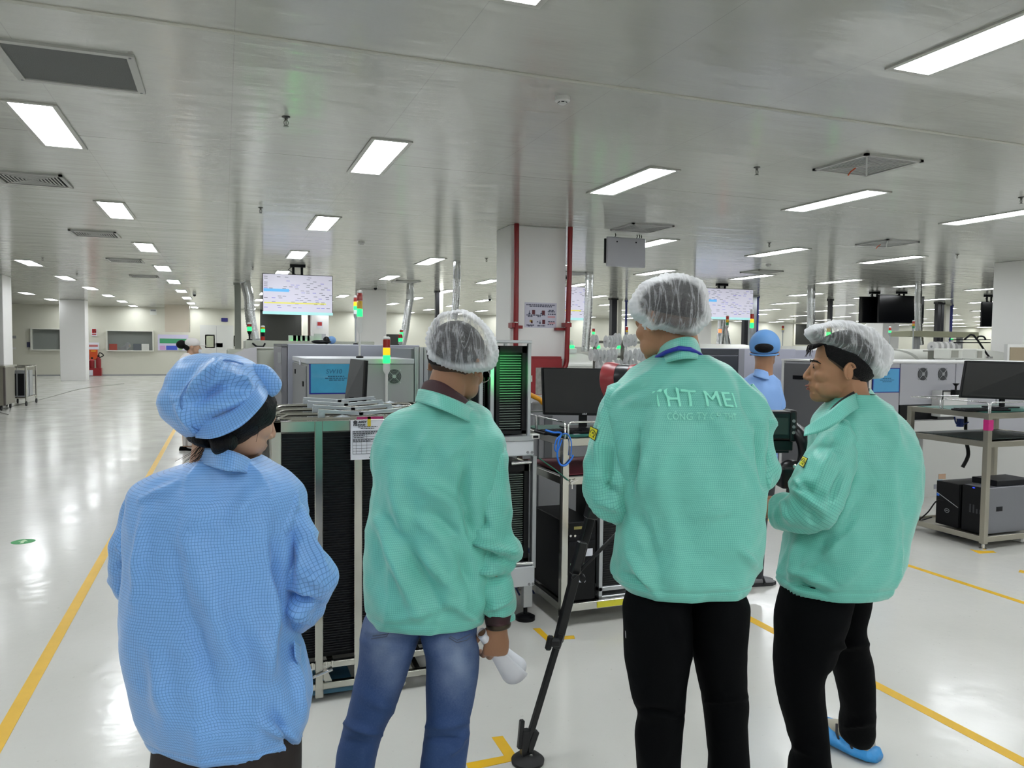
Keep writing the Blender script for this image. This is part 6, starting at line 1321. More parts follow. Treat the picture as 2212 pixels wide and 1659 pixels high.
F1 = [(845, 960, 880, 1240, 26, .008), (890, 1030, 1010, 1105, 22, .010), (905, 1080, 1000, 1170, 20, -.009), (815, 1120, 905, 1330, 18, .011), (845, 1120, 960, 1330, 20, -.010), (905, 1190, 975, 1270, 14, .010), (960, 1290, 1035, 1345, 14, .007), (1005, 990, 1000, 1090, 12, -.012), (1000, 1060, 1030, 1180, 16, -.012), (940, 905, 905, 985, 16, .006), (1020, 930, 960, 1000, 18, .007), (880, 1060, 960, 1120, 30, .006), (990, 1180, 1025, 1290, 18, -.010), (850, 1340, 1000, 1300, 12, .005)]
jk = cloth(garment([(864, 914, 1014, .082, 0), (877, 893, 1036, .096, 0), (891, 852, 1056, .108, 0), (912, 830, 1068, .112, 0), (942, 815, 1083, .118, 0), (985, 805, 1088, .126, 0), (1045, 811, 1082, .132, 0), (1100, 805, 1072, .134, 0), (1140, 797, 1066, .136, 0), (1200, 791, 1062, .14, 0), (1265, 787, 1060, .142, 0), (1308, 790, 1056, .14, 0), (1330, 798, 1050, .132, 0), (1336, 804, 1046, .124, 0)], W, folds=F1, hem=(.9, .004, 60, 1.0)), 'jacket', MINTC, p1_)
cloth(sleeve([(1022, 936, 0, 44), (1040, 968, 0, 49), (1048, 1010, -.005, 50), (1053, 1060, -.01, 51), (1058, 1110, -.02, 53), (1062, 1155, -.02, 47), (1067, 1190, -.02, 48), (1069, 1240, -.015, 42), (1074, 1290, -.01, 41), (1076, 1322, 0, 33), (1077, 1340, 0, 27)], W, folds=[(1010, 1160, 1105, 1195, 12, .012), (1030, 1190, 1110, 1215, 9, -.014), (1020, 1225, 1080, 1240, 12, .012), (1045, 1260, 1110, 1245, 9, -.010), (1040, 1320, 1105, 1290, 9, .009), (1010, 1090, 1060, 1150, 14, -.010), (1040, 960, 1085, 975, 8, -.006)], rings=[(.60, .05, .006), (.68, .03, -.009), (.84, .035, .006), (.90, .02, -.007)]), 'sleeve', MINTC, jk)
cloth(sleeve([(878, 938, 0, 40), (852, 968, .01, 44), (846, 1030, .03, 36), (848, 1080, .07, 38), (880, 1110, .17, 34), (935, 1100, .26, 28)], W), 'sleeve', MINTC, jk)
cloth(band([(922, 862, 915, 880, .06), (903, 842, 896, 868, .01), (922, 842, 916, 872, -.05), (960, 853, 958, 886, -.085), (1002, 871, 1002, 905, -.075), (1032, 888, 1030, 922, -.03), (1046, 903, 1050, 932, .02), (1030, 912, 1040, 940, .09)]), 'collar', MINTC, jk, .003)
cloth(band([(925, 832, 915, 855, .05), (915, 826, 905, 850, .0), (932, 820, 928, 856, -.05), (958, 827, 957, 872, -.068), (986, 845, 986, 888, -.062), (1008, 861, 1010, 900, -.035), (1018, 875, 1020, 905, .02)]), 'shirt_collar', MAROON, p1_, .004)
cloth(band([(1050, 1328, 1052, 1346, .03), (1050, 1330, 1053, 1350, -.02), (1075, 1334, 1076, 1354, -.045), (1100, 1330, 1098, 1348, -.02), (1101, 1326, 1098, 1342, .03)]), 'shirt_cuff', MAROON, p1_, .003)
wt = MB(); c = atW(1077, 1350, W); wt.tube([c+RH*.031*math.cos(a)+FH*.026*math.sin(a)+UP*.003*math.cos(a) for a in [k*PI/12 for k in range(24)]], .005, 8, closed=True, squash=(1, 1.9)); wt.build('watch_strap', mat('watch_metal', '4d4438', .35, .7), p1_, smooth=40)
trousers([([(1320, 800, 925, .10, 0), (1345, 785, 918, .105, 0), (1390, 779, 903, .10, 0), (1427, 775, 890, .095, 0), (1487, 761, 869, .088, 0), (1537, 750, 849, .082, 0), (1567, 741, 834, .076, 0), (1616, 729, 818, .072, 0), (1659, 725, 808, .07, 0), (1800, 705, 785, .065, 0), (1925, 694, 776, .06, 0)], 0), ([(1320, 905, 1035, .10, 0), (1345, 905, 1032, .105, 0), (1380, 911, 1029, .10, 0), (1413, 919, 1034, .097, 0), (1447, 922, 1033, .092, 0), (1503, 920, 1023, .086, 0), (1553, 920, 1013, .08, 0), (1582, 917, 1013, .076, 0), (1616, 914, 1011, .073, 0), (1659, 910, 1005, .07, 0), (1800, 903, 985, .065, 0), (1925, 897, 975, .06, 0)], 0)], W, JEANS, p1_, name='jeans', folds=[(740, 1560, 830, 1590, 9, .008), (735, 1600, 815, 1615, 9, -.006), (920, 1570, 1010, 1560, 9, .007), (918, 1595, 1010, 1600, 9, -.006), (790, 1375, 900, 1385, 7, -.006), (1015, 1580, 960, 1640, 10, .006), (785, 1500, 850, 1540, 12, .005)], wear=[(832, 1400, 40, 55, .75), (985, 1440, 38, 62, .8), (810, 1350, 30, 30, .55), (985, 1395, 55, 18, .35), (850, 1470, 25, 40, .3)])
pk = MB()
for seg_ in ([(802, 1380), (835, 1375), (842, 1362), (838, 1358)], [(970, 1378), (987, 1388), (1008, 1383), (1020, 1374)], [(805, 1374), (835, 1370)], [(972, 1374), (988, 1383), (1016, 1370)]): pk.tube([atW(*q, W-.108) for q in seg_], .0012, 5)
pk.build('pocket_stitching', mat('stitching', '51586a', .7), p1_)
for (x, y) in ((735, 1950), (936, 1950)): u = atW(x, y, W); shoe((u.x, u.y, 0), FH+RH*.2, p1_, BLACKC)
# rolled paper in his hand
t = thing('paper_roll', atW(1080, 1410, W), 'rolled white paper held in the hand of the man with glasses', 'paper')
a0 = atW(1040, 1366, W-.01); a1 = atW(1112, 1446, W+.12); ax = (a1-a0).normalized(); uu = ax.cross(UP).normalized(); vv = ax.cross(uu); rings = []
uvn = 40
for i in range(9):
    f = i/8; c = a0+(a1-a0)*f; r = .017+.032*f**1.3; rings.append([c+(uu*math.cos(a)+vv*math.sin(a))*r*(1-.22*a/(2*PI)) for a in [k*2*PI*1.35/uvn for k in range(uvn+1)]])
o = MB().loft(rings, (False, False), closed=False).build('sheet', mat('paper_white_sheet', 'e2e3ea', .6), t, smooth=180); s_ = o.modifiers.new('th', 'SOLIDIFY'); s_.thickness = .0006
# ================================================================ TALL MAN (blue lanyard)
W = 2.1; p2_ = person(W, 1485, 'tall man in mint jacket and black trousers wearing a blue lanyard, seen from behind')
b = MB(); hc = atW(1446, 694, W+.03); fw = FH*.80-RH*.58-UP*.12
P, R = head(b, hc, fw, UP, 1.0, ndir=-UP+RH*.22-FH*.02, neckr=.056)
limb(b, [(1468, 790, 0, .06), (1475, 860, 0, .11), (1480, 1000, 0, .125), (1485, 1130, 0, .11), (1483, 1200, 0, .09), (1480, 1235, 0, .06)], W, 24)
limb(b, [(1400, 845, 0, .055), (1350, 875, 0, .055), (1325, 960, 0, .045), (1325, 1060, .02, .04), (1345, 1100, .08, .036), (1340, 1060, .3, .03), (1338, 1010, .42, .026)], W); limb(b, [(1560, 840, 0, .055), (1610, 870, 0, .055), (1625, 960, 0, .045), (1640, 1020, .04, .038), (1640, 1010, .25, .032), (1650, 980, .48, .028)], W)
limb(b, [(1430, 1300, 0, .065), (1425, 1450, 0, .055), (1422, 1560, 0, .05), (1425, 1700, 0, .045), (1428, 1950, 0, .035)], W); limb(b, [(1545, 1300, 0, .065), (1556, 1450, 0, .055), (1568, 1560, 0, .05), (1572, 1700, 0, .045), (1575, 1950, 0, .035)], W)
hand(b, atW(1338, 1005, W+.43), UP*.6+FH*.5-RH*.2, RH, .95, curl=.8, thumb=1); hand(b, atW(1650, 975, W+.5), FH*.6+UP*.4+RH*.3, -RH, .95, curl=.8, thumb=-1)
body_obj(b, 'body', SKIN2, p2_, .0034, 10)
hair_shell(P, R, 1.0, 'hair', HAIR, p2_, 1.04, (((0, .04, 0), (0, 1, -.2)), ((0, 0, .03), (0, .35, -1)))); hair_shell(P, R, 1.0, 'cropped_hair', STUB, p2_, 1.01, (((0, .03, 0), (0, 1, -.1)), ((0, 0, -.006), (0, .6, -1))))
netting([(1360, 661), (1364, 644), (1385, 615), (1414, 600), (1451, 594), (1486, 599), (1509, 612), (1521, 632), (1525, 658), (1529, 687), (1523, 701), (1508, 718), (1490, 727), (1471, 729), (1442, 722), (1419, 713), (1405, 717), (1396, 713), (1385, 696), (1366, 681)], W, .122, p2_, seed=5, core=.78, off=(6, -6), lower=.35)
F2 = [(1330, 860, 1420, 790, 14, .007), (1345, 880, 1450, 830, 18, .007), (1378, 930, 1368, 1060, 12, -.010), (1395, 960, 1380, 1100, 18, .009), (1420, 850, 1395, 1000, 20, .006), (1440, 900, 1400, 1180, 34, .007), (1375, 1060, 1430, 1270, 18, -.007), (1360, 1200, 1420, 1290, 14, .009), (1345, 1240, 1400, 1270, 10, -.009), (1500, 1120, 1590, 1090, 16, .004), (1600, 830, 1630, 920, 14, -.006), (1640, 920, 1645, 1050, 8, -.010), (1560, 900, 1600, 1130, 40, .006), (1430, 1010, 1470, 1260, 30, .006), (1590, 1180, 1640, 1230, 12, .007), (1520, 960, 1540, 1200, 50, .005)]
jk = cloth(garment([(766, 1423, 1522, .088, 0), (780, 1397, 1550, .100, 0), (798, 1368, 1580, .108, 0), (825, 1343, 1612, .115, 0), (850, 1325, 1640, .118, 0), (885, 1312, 1654, .126, 0), (930, 1308, 1652, .132, 0), (990, 1316, 1648, .136, 0), (1050, 1332, 1649, .14, 0), (1105, 1345, 1650, .142, 0), (1150, 1336, 1649, .142, 0), (1190, 1329, 1644, .142, 0), (1228, 1323, 1632, .14, 0), (1250, 1327, 1622, .134, 0), (1264, 1342, 1614, .126, 0), (1270, 1350, 1610, .12, 0)], W, folds=F2, hem=(.9, .004, 60, -1.0)), 'jacket', MINTC, p2_)
cloth(sleeve([(1362, 846, 0, 36), (1338, 882, 0, 45), (1325, 930, 0, 49), (1318, 985, 0, 52), (1320, 1035, .0, 53), (1329, 1078, .02, 47), (1343, 1098, .07, 38), (1345, 1080, .22, 32), (1340, 1030, .38, 28)], W, folds=[(1300, 900, 1290, 1000, 12, .008), (1320, 950, 1310, 1080, 14, -.009), (1345, 960, 1360, 1050, 10, .008), (1280, 1040, 1350, 1070, 9, -.008), (1290, 1080, 1350, 1100, 8, .009), (1300, 870, 1345, 930, 8, -.005)], rings=[(.62, .05, .007)]), 'sleeve', MINTC, jk)
cloth(sleeve([(1600, 842, 0, 34), (1618, 882, 0, 42), (1625, 930, 0, 43), (1630, 985, .0, 45), (1637, 1018, .03, 43), (1640, 1020, .13, 34), (1645, 1000, .32, 29)], W, folds=[(1650, 920, 1655, 1010, 9, -.007), (1660, 1020, 1645, 1050, 8, .007)], rings=[(.6, .05, .006)]), 'sleeve', MINTC, jk)
cloth(band([(1380, 812, 1376, 820, .16), (1378, 802, 1372, 813, .11), (1400, 786, 1394, 806, .06), (1424, 753, 1420, 792, .0), (1444, 737, 1440, 783, -.05), (1474, 728, 1475, 775, -.075), (1500, 730, 1506, 776, -.055), (1512, 750, 1522, 782, -.01), (1512, 768, 1522, 794, .05)]), 'collar', MINTC, jk, .003)
MB().tube([atW(*q) for q in ((1405, 792, W+.06), (1420, 771, W-.025), (1440, 760, W-.092), (1466, 752, W-.122), (1490, 754, W-.116), (1508, 763, W-.07), (1521, 774, W+.01))], .006, 8).build('lanyard', mat('lanyard_blue', '1a2b9c', .5), p2_, smooth=50)
def onback(x, y, w, dd): return atW(x, y, w-dd)
tm = mat('print_bright_mint', '8fead2', .5); cb = atW(1506, 862, W-.134); ux_ = (atW(1560, 863, W-.128)-atW(1460, 861, W-.134)).normalized()
wrap(text('THT MEI', .062, cb, ux_, UP-FH*.10, tm, jk, 'back_lettering', sx=.98, shear=-.18, th=0), jk, .006, [ux_*.0022, ux_*.0044, UP*.0018]); wrap(text('CÔNG TY CP THT', .026, atW(1520, 899, W-.1385), ux_, UP-FH*.06, mat('print_faint_mint', '8adcc8', .5), jk, 'back_lettering', sx=.88, th=0), jk, .004)
q = [atW(x, y, W-d) for x, y, d in ((1276, 920, .045), (1293, 928, .064), (1286, 953, .064), (1272, 944, .046))]; n_ = (q[1]-q[0]).cross(q[0]-q[3]).normalized(); esd_patch([v+n_*.001 for v in q], jk, n_)
trousers([([(1235, 1375, 1490, .095, 0), (1275, 1358, 1492, .10, 0), (1310, 1349, 1492, .108, 0), (1350, 1349, 1495, .112, 0), (1400, 1351, 1494, .108, 0), (1440, 1356, 1487, .10, 0), (1500, 1366, 1478, .09, 0), (1522, 1372, 1476, .086, 0), (1545, 1379, 1474, .082, 0), (1575, 1373, 1473, .08, 0), (1610, 1374, 1471, .078, 0), (1659, 1378, 1469, .074, 0), (1800, 1385, 1465, .068, 0), (1985, 1390, 1468, .062, 0)], 0), ([(1235, 1480, 1590, .095, 0), (1265, 1486, 1600, .10, 0), (1300, 1492, 1613, .108, 0), (1350, 1495, 1611, .112, 0), (1400, 1497, 1608, .108, 0), (1440, 1503, 1608, .10, 0), (1490, 1512, 1610, .092, 0), (1510, 1517, 1613, .088, 0), (1560, 1524, 1612, .08, 0), (1610, 1529, 1615, .077, 0), (1659, 1533, 1616, .074, 0), (1800, 1536, 1616, .068, 0), (1985, 1540, 1616, .062, 0)], 0)], W, BLACKC, p2_, folds=[(1370, 1530, 1470, 1545, 9, -.007), (1520, 1515, 1610, 1505, 9, .007), (1440, 1310, 1490, 1420, 14, .005)])
MB().bar(atW(1353, 1362, W-.02), atW(1354, 1378, W-.02), .006, .004).build('zip_pull', CHROME, p2_)
for (x, y) in ((1428, 2010), (1577, 2010)): u = atW(x, y, W); shoe((u.x, u.y, 0), FH-RH*.1, p2_, BLACKC)
# ================================================================ MAN AT THE RIGHT (profile)
W = 2.5; p3_ = person(W, 1825, 'man in mint jacket at the right, face in profile, wearing blue shoe covers')
b = MB(); hc = atW(1817, 797, W); fw = -RH*.965+FH*.22+UP*.07
P, R = head(b, hc, fw, UP, 1.0, ndir=-UP+RH*.38, neckr=.058)
limb(b, [(1842, 880, 0, .06), (1850, 940, .0, .11), (1850, 1060, 0, .13), (1830, 1160, 0, .11), (1800, 1230, 0, .08), (1780, 1260, 0, .06)], W, 24)
limb(b, [(1830, 935, -.06, .05), (1795, 1000, -.12, .05), (1768, 1080, -.14, .042), (1735, 1105, -.11, .036), (1695, 1104, -.04, .028)], W); limb(b, [(1890, 930, .08, .05), (1895, 1040, .16, .042), (1840, 1090, .24, .034), (1780, 1080, .26, .028)], W)
limb(b, [(1752, 1290, 0, .065), (1735, 1430, 0, .055), (1735, 1520, 0, .042), (1750, 1620, 0, .034), (1752, 1810, 0, .03)], W); limb(b, [(1832, 1280, .08, .055), (1842, 1430, .16, .048), (1850, 1520, .24, .038), (1850, 1585, .28, .028)], W)
hand(b, atW(1692, 1100, W-.04), -RH*.9+FH*.4-UP*.05, FH*.5-UP*.5, .95, curl=.7, thumb=-1); hand(b, atW(1775, 1078, W+.26), -RH, -UP*.6-FH*.5, .95, curl=.6, thumb=1)
body_obj(b, 'body', SKIN2, p3_, .0030, 10)
hair_shell(P, R, 1., 'hair', HAIR, p3_, 1.04, (((0, .056, .03), (0, 1, -.25)), ((0, 0, .0), (0, .62, -1)))); hair_shell(P, R, 1., 'cropped_hair', STUB, p3_, 1.012, (((0, .05, .02), (0, 1, -.2)), ((0, -.01, -.018), (0, .75, -1))))
fr = MB(); RS = random.Random(5)
for k in range(14):
    x0 = RS.uniform(-.05, .03); s0 = P(x0, .080+RS.uniform(-.02, .0), .075); s1 = P(x0-.006, .1+RS.uniform(0, .012), .06+RS.uniform(-.006, .008)); s2 = P(x0-.01, .108+RS.uniform(-.01, .012), .040+RS.uniform(-.012, .01)); fr.tube([s0, s1, s2], [.0026, .002, .0006], 6)
fr.build('fringe', HAIR, p3_, smooth=60)
for sx in (-1, 1):
    MB().ell(P(sx*.032, .087, -.0085), (.0095, .0105, .0075), 16).build('eye', mat('eye_white', 'b9b2aa', .2), p3_, smooth=60) if False else None
    e_ = MB().ell(P(sx*.0315, .0795, -.0005), (.0105, .0105, .0062), 16).build('eye', mat('eye_white', '8f857c', .2), p3_, smooth=60); MB().ell(P(sx*.0325, .0862, -.0010), (.0055, .0045, .0050), 14).build('iris', mat('iris_dark', '140e0b', .15), e_, smooth=60)
    MB().tube([P(sx*.014, .0935, .016), P(sx*.030, .092, .0205), P(sx*.046, .082, .018), P(sx*.055, .072, .012)], [.0018, .0028, .0026, .001], 8).build('eyebrow', HAIR, p3_, smooth=60)
    MB().tube([P(sx*.018, .086, .004), P(sx*.031, .0905, .0065), P(sx*.044, .081, .003)], [.001, .0018, .001], 6).build('eyelid_line', HAIR, p3_, smooth=60)
MB().ell(P(0, .0885, -.0625), (.020, .0118, .0046), 16).ell(P(0, .0862, -.0722), (.017, .0118, .0056), 16).build('lips', mat('lips', '8a5348', .45), p3_, smooth=60)
netting([(1744, 719), (1752, 704), (1780, 697), (1806, 693), (1840, 697), (1871, 711), (1895, 728), (1911, 746), (1919, 769), (1910, 800), (1898, 814), (1887, 819), (1871, 813), (1855, 803), (1840, 792), (1814, 773), (1783, 750), (1762, 740)], W, .105, p3_, seed=9, core=.76, off=(-12, 0), lower=.3)
F3 = [(1900, 880, 1960, 1000, 26, .006), (1850, 900, 1840, 1010, 22, .006), (1850, 1020, 1790, 1200, 22, .010), (1880, 1060, 1720, 1260, 18, -.010), (1840, 1140, 1700, 1260, 14, .010), (1900, 1160, 1790, 1280, 26, .006), (1705, 1230, 1800, 1270, 10, .010), (1700, 1255, 1780, 1285, 9, -.010), (1720, 1160, 1710, 1250, 14, .009), (1830, 1010, 1800, 1090, 12, -.012), (1930, 1080, 1920, 1220, 24, .006), (1770, 930, 1800, 890, 10, .006)]
jk = cloth(garment([(850, 1812, 1882, .085, .0), (866, 1795, 1903, .098, .0), (886, 1772, 1925, .110, 0), (912, 1757, 1950, .122, 0), (940, 1752, 1966, .13, 0), (975, 1752, 1977, .14, 0), (1025, 1744, 1978, .148, 0), (1085, 1725, 1971, .152, 0), (1150, 1706, 1953, .155, 0), (1205, 1692, 1942, .155, 0), (1240, 1687, 1926, .152, 0), (1262, 1690, 1911, .144, 0), (1272, 1696, 1900, .136, 0)], W, folds=F3, hem=(.9, .006, 56, -1.)), 'jacket', MINTC, p3_)
cloth(sleeve([(1835, 925, -.05, 30), (1812, 952, -.08, 42), (1795, 995, -.11, 52), (1776, 1040, -.13, 58), (1762, 1075, -.14, 59), (1742, 1100, -.13, 50), (1716, 1108, -.09, 41), (1694, 1106, -.05, 36), (1684, 1104, -.03, 32)], W, folds=[(1800, 960, 1760, 1060, 16, .008), (1825, 1010, 1790, 1100, 12, -.010), (1720, 1040, 1790, 1080, 9, -.009), (1715, 1060, 1790, 1110, 10, .009), (1740, 1080, 1770, 1140, 10, -.009), (1690, 1085, 1710, 1130, 8, .007), (1780, 950, 1830, 1000, 7, -.005), (1710, 1030, 1740, 1060, 8, .008)], rings=[(.75, .04, -.006), (.9, .03, .006)]), 'sleeve', MINTC, jk)
cloth(sleeve([(1895, 925, .06, 44), (1900, 990, .12, 46), (1890, 1050, .16, 42), (1840, 1085, .23, 34), (1790, 1080, .26, 28)], W), 'sleeve', MINTC, jk)
cloth(band([(1886, 850, 1895, 866, .08), (1881, 841, 1892, 858, .03), (1852, 848, 1864, 876, -.04), (1822, 863, 1834, 895, -.085), (1795, 884, 1805, 917, -.095), (1768, 902, 1775, 932, -.085), (1738, 924, 1736, 941, -.07)]), 'collar', MINTC, jk, .003)
cloth(band([(1885, 845, 1890, 858, .06), (1874, 838, 1880, 854, .01), (1850, 843, 1852, 866, -.035), (1824, 857, 1828, 880, -.064), (1804, 872, 1806, 893, -.066), (1788, 890, 1790, 905, -.04)]), 'shirt_collar', mat('black_shirt', '101114', .7), p3_, .003)
q = [atW(x, y, W-d) for x, y, d in ((1736, 987, .12), (1747, 992, .145), (1737, 1013, .16), (1727, 1006, .135))]; n_ = (q[1]-q[0]).cross(q[0]-q[3]).normalized(); esd_patch([v+n_*.004 for v in q], jk, n_)
trousers([([(1250, 1700, 1850, .11, 0), (1290, 1686, 1838, .11, 0), (1345, 1678, 1825, .11, 0), (1390, 1676, 1808, .105, 0), (1425, 1675, 1797, .10, 0), (1442, 1676, 1782, .095, 0), (1470, 1678, 1776, .09, 0), (1520, 1686, 1779, .084, 0), (1570, 1699, 1783, .08, 0), (1625, 1714, 1788, .078, 0), (1659, 1706, 1793, .08, 0), (1760, 1710, 1795, .08, 0), (1815, 1712, 1795, .08, 0)], 0), ([(1250, 1790, 1885, .09, .06), (1310, 1795, 1872, .09, .09), (1345, 1798, 1862, .085, .10), (1385, 1797, 1868, .082, .13), (1425, 1797, 1879, .08, .16), (1470, 1808, 1884, .078, .19), (1530, 1818, 1887, .072, .23), (1565, 1815, 1888, .07, .26), (1590, 1818, 1886, .064, .28), (1604, 1830, 1876, .052, .29)], 0)], W, BLACKC, p3_, folds=[(1800, 1400, 1870, 1390, 9, .007), (1815, 1570, 1885, 1560, 9, .007), (1690, 1600, 1780, 1640, 12, .006)])
# near foot (out of the picture) and far foot with sneaker and blue cover
u = atW(1755, 1845, W); shoe((u.x, u.y, 0), FH*.5-RH*.8, p3_, BLACKC)
hb = atZ(1882, 1640, 0.0)+FH*.0; fd = (FH*.80-RH*.60)
sh = shoe((hb.x, hb.y, .012), fd, p3_, mat('sneaker_beige', 'aaa595', .6, var=.15, vscale=30), L=.30, h=.105, wd=.05, name='sneaker', sole=mat('sneaker_sole', '23242c', .5))
f_ = fd.normalized(); r_ = f_.cross(UP)
st = MB()
for k in range(3): c = Vector(hb)+f_*(.05+.05*k); st.tube([c+r_*-.052+UP*.035, c-r_*.047+f_*.02+UP*.07, c-r_*.03+f_*.03+UP*.098], .005, 6)
st.build('sneaker_trim', mat('sneaker_dark', '2a2a30', .5), sh)
cv = MB(); rings = []
for t, ww, hh in ((-.10, .6, .36), (-.03, 1.02, .46), (.15, 1.2, .42), (.35, 1.25, .62), (.55, 1.28, .85), (.75, 1.25, .8), (.92, 1.05, .6), (1.04, .6, .4)):
    c = hb+f_*.30*t; ring = []
    for k in range(28):
        a = 2*PI*k/28; q = c+r_*math.cos(a)*.056*ww+UP*max(.002, .1*hh*.5+math.sin(a)*.1*hh*.5); q += Vector((0, 0, 1))*.004*noise.noise(q*40)*(1 if math.sin(a) > -.3 else 0)+r_*.006*noise.noise(q*30+Vector((5, 0, 0))); ring.append(q)
    rings.append(ring)
cv.loft(rings); cv.build('shoe_cover', mat('shoe_cover_blue', '2f8ed2', .45, bump=.5, bscale=30), p3_, smooth=180, label='blue plastic shoe cover')
# ================================================================ WOMAN IN BLUE
W = 1.7; p4_ = person(W, 460, 'woman in blue checked antistatic coat and puffy blue cap at the left')
b = MB(); hc = atW(504, 890, W+.02); fw = FH*.62+RH*.74-UP*.25
P, R = head(b, hc, fw, UP, .95, ndir=-UP-RH*.12-FH*.10, neckr=.05)
limb(b, [(485, 1000, 0, .05), (470, 1080, 0, .10), (460, 1250, 0, .115), (465, 1380, 0, .11), (475, 1480, 0, .09), (480, 1530, 0, .06)], W, 24)
limb(b, [(400, 1050, 0, .045), (320, 1085, 0, .04), (295, 1190, .01, .028), (300, 1270, .08, .026), (380, 1260, .22, .026)], W); limb(b, [(560, 1055, 0, .045), (605, 1080, 0, .04), (635, 1190, 0, .028), (648, 1255, .03, .026), (610, 1310, .15, .024), (540, 1280, .26, .025)], W)
limb(b, [(425, 1600, 0, .06), (420, 1850, 0, .05), (420, 2240, 0, .035)], W); limb(b, [(550, 1600, 0, .06), (550, 1850, 0, .05), (550, 2240, 0, .035)], W)
hand(b, atW(388, 1258, W+.23), RH*.9+FH*.3, -UP, .85, curl=.7, thumb=1); hand(b, atW(530, 1276, W+.27), -RH*.9+FH*.3, -UP, .85, curl=.7, thumb=-1)
body_obj(b, 'body', SKIN3, p4_, .0034, 5)
hb_, _ = blob([(425, 900), (470, 850), (560, 840), (588, 862), (590, 888), (582, 913), (560, 934), (545, 944), (525, 958), (500, 966), (464, 962), (440, 958), (419, 950), (410, 925)], W, .088, p=2.5, wrinkle=.003, sc=30, dshift=-.006); hb_.join(blob([(420, 935), (440, 925), (465, 930), (470, 950), (458, 966), (436, 964), (420, 955)], W, .04, p=2.2, wrinkle=.003, dshift=-.05)[0]); hb_.join(blob([(455, 940), (478, 930), (502, 938), (510, 958), (500, 974), (482, 982), (464, 975)], W, .04, p=2.2, wrinkle=.005, dshift=-.085)[0])
RS = random.Random(3)
for k in range(26):
    x0, y0 = RS.uniform(425, 470), RS.uniform(955, 970); l = RS.uniform(20, 60); s = -RS.uniform(.4, 1.1); hb_.tube([atW(x0, y0, W-.05), atW(x0+s*l*.5, y0+l*.45, W-.055), atW(x0+s*l, y0+l*.75, W-.05)], [.0006, .0005, .0003], 5)
hb_.tube([atW(556, 915, W-.05), atW(560, 925, W-.055), atW(553, 955, W-.05)], [.0008, .0006, .0003], 5)
hb_.build('hair', HAIR, p4_, smooth=180)
hat = [(355, 873), (358, 851), (372, 823), (386, 795), (408, 774), (442, 766), (497, 766), (525, 775), (547, 790), (562, 812), (572, 835), (575, 858), (552, 887), (519, 916), (486, 934), (455, 945), (430, 945), (411, 939), (392, 923), (370, 901)]
hbm, (cx_, cy_, rd_) = blob(hat, W, .125, p=2.5, wrinkle=.006, sc=13, seed=4, nu=160, nv=36, dshift=-.01)
HF = [(400, 860, 470, 780, 16, .012), (420, 870, 500, 820, 14, -.010), (430, 840, 470, 790, 10, .008), (440, 890, 560, 850, 20, .008), (470, 800, 555, 850, 18, .007), (380, 860, 420, 930, 16, .008), (500, 815, 530, 830, 10, .008), (470, 905, 560, 870, 9, -.006)]
for i in range(len(hbm.v)):
    q = Vector(hbm.v[i]); nr = (q-atW(cx_, cy_, W)).normalized()
    if nr.dot(CF) < .2: hbm.v[i] = tuple(q+nr*pxfold(q, HF))
capo = hbm.build('cap', BLUEC, p4_, smooth=180, label='puffy blue checked cap')
sd = MB()
def onhat(x, y):
    r = min(.97, math.hypot(x-cx_, y-cy_)/rd_(math.atan2(y-cy_, x-cx_))); d = -.125*(1-r**2.5)**(1/2.5); return atW(x, y, W-.01)+CF*d-CF*.012
DL = mat('seam_blue', '5580bd', .6)
for pts in ([(448, 856), (450, 880), (462, 915), (478, 936)], [(448, 856), (470, 820), (510, 782), (545, 788)]): sd.tube(catmull([tuple(onhat(*q)) for q in pts], 6), .0018, 5)
sd.build('cap_seam', DL, capo)
cloth(band([(560, 815, 575, 838, .02), (555, 832, 578, 857, -.045), (535, 855, 560, 882, -.075), (508, 878, 528, 914, -.084), (478, 896, 493, 935, -.088), (448, 906, 455, 947, -.084), (420, 905, 422, 946, -.06)]), 'cap_band', BLUEC, capo, .002)
vb, _ = blob([(540, 786), (572, 789), (590, 799), (604, 816), (608, 831), (601, 848), (587, 858), (570, 862), (556, 850), (545, 820)], W, .020, p=2.4, wrinkle=.002, dshift=-.0); cloth(vb, 'visor', BLUEC, capo, 0)
F4 = [(560, 1050, 480, 1150, 24, .006), (590, 1130, 605, 1330, 18, -.014), (600, 1200, 560, 1500, 34, .010), (420, 1180, 520, 1480, 40, .009), (380, 1200, 470, 1560, 30, -.008), (560, 1560, 640, 1600, 16, .010), (590, 1540, 640, 1640, 10, -.010), (310, 1100, 290, 1300, 16, .007), (300, 1080, 380, 1040, 10, .006), (520, 1300, 620, 1540, 34, .008), (640, 1400, 655, 1560, 14, .009), (470, 1060, 400, 1160, 30, .006), (330, 1400, 360, 1580, 30, .007)]
jk = cloth(garment([(986, 447, 552, .072, 0), (997, 418, 574, .086, 0), (1012, 368, 602, .098, 0), (1032, 318, 626, .105, 0), (1062, 288, 642, .115, 0), (1110, 276, 648, .122, 0), (1180, 272, 640, .128, 0), (1260, 270, 632, .132, 0), (1340, 272, 636, .136, 0), (1420, 279, 652, .138, 0), (1480, 287, 664, .138, 0), (1525, 302, 666, .136, 0), (1560, 316, 660, .13, 0), (1583, 328, 650, .122, 0), (1592, 336, 644, .114, 0)], W, folds=F4, hem=(.9, .005, 60, 1.), n=150), 'coat', BLUEC, p4_)
cloth(sleeve([(335, 1062, 0, 28), (310, 1090, 0, 36), (296, 1140, .0, 41), (287, 1195, .01, 42), (286, 1245, .03, 41), (296, 1285, .07, 36), (340, 1285, .2, 30), (380, 1262, .24, 25)], W, folds=[(255, 1180, 300, 1230, 8, .009), (250, 1230, 290, 1200, 8, -.008), (300, 1080, 280, 1160, 10, .006)], rings=[(.62, .05, .006)]), 'sleeve', BLUEC, jk)
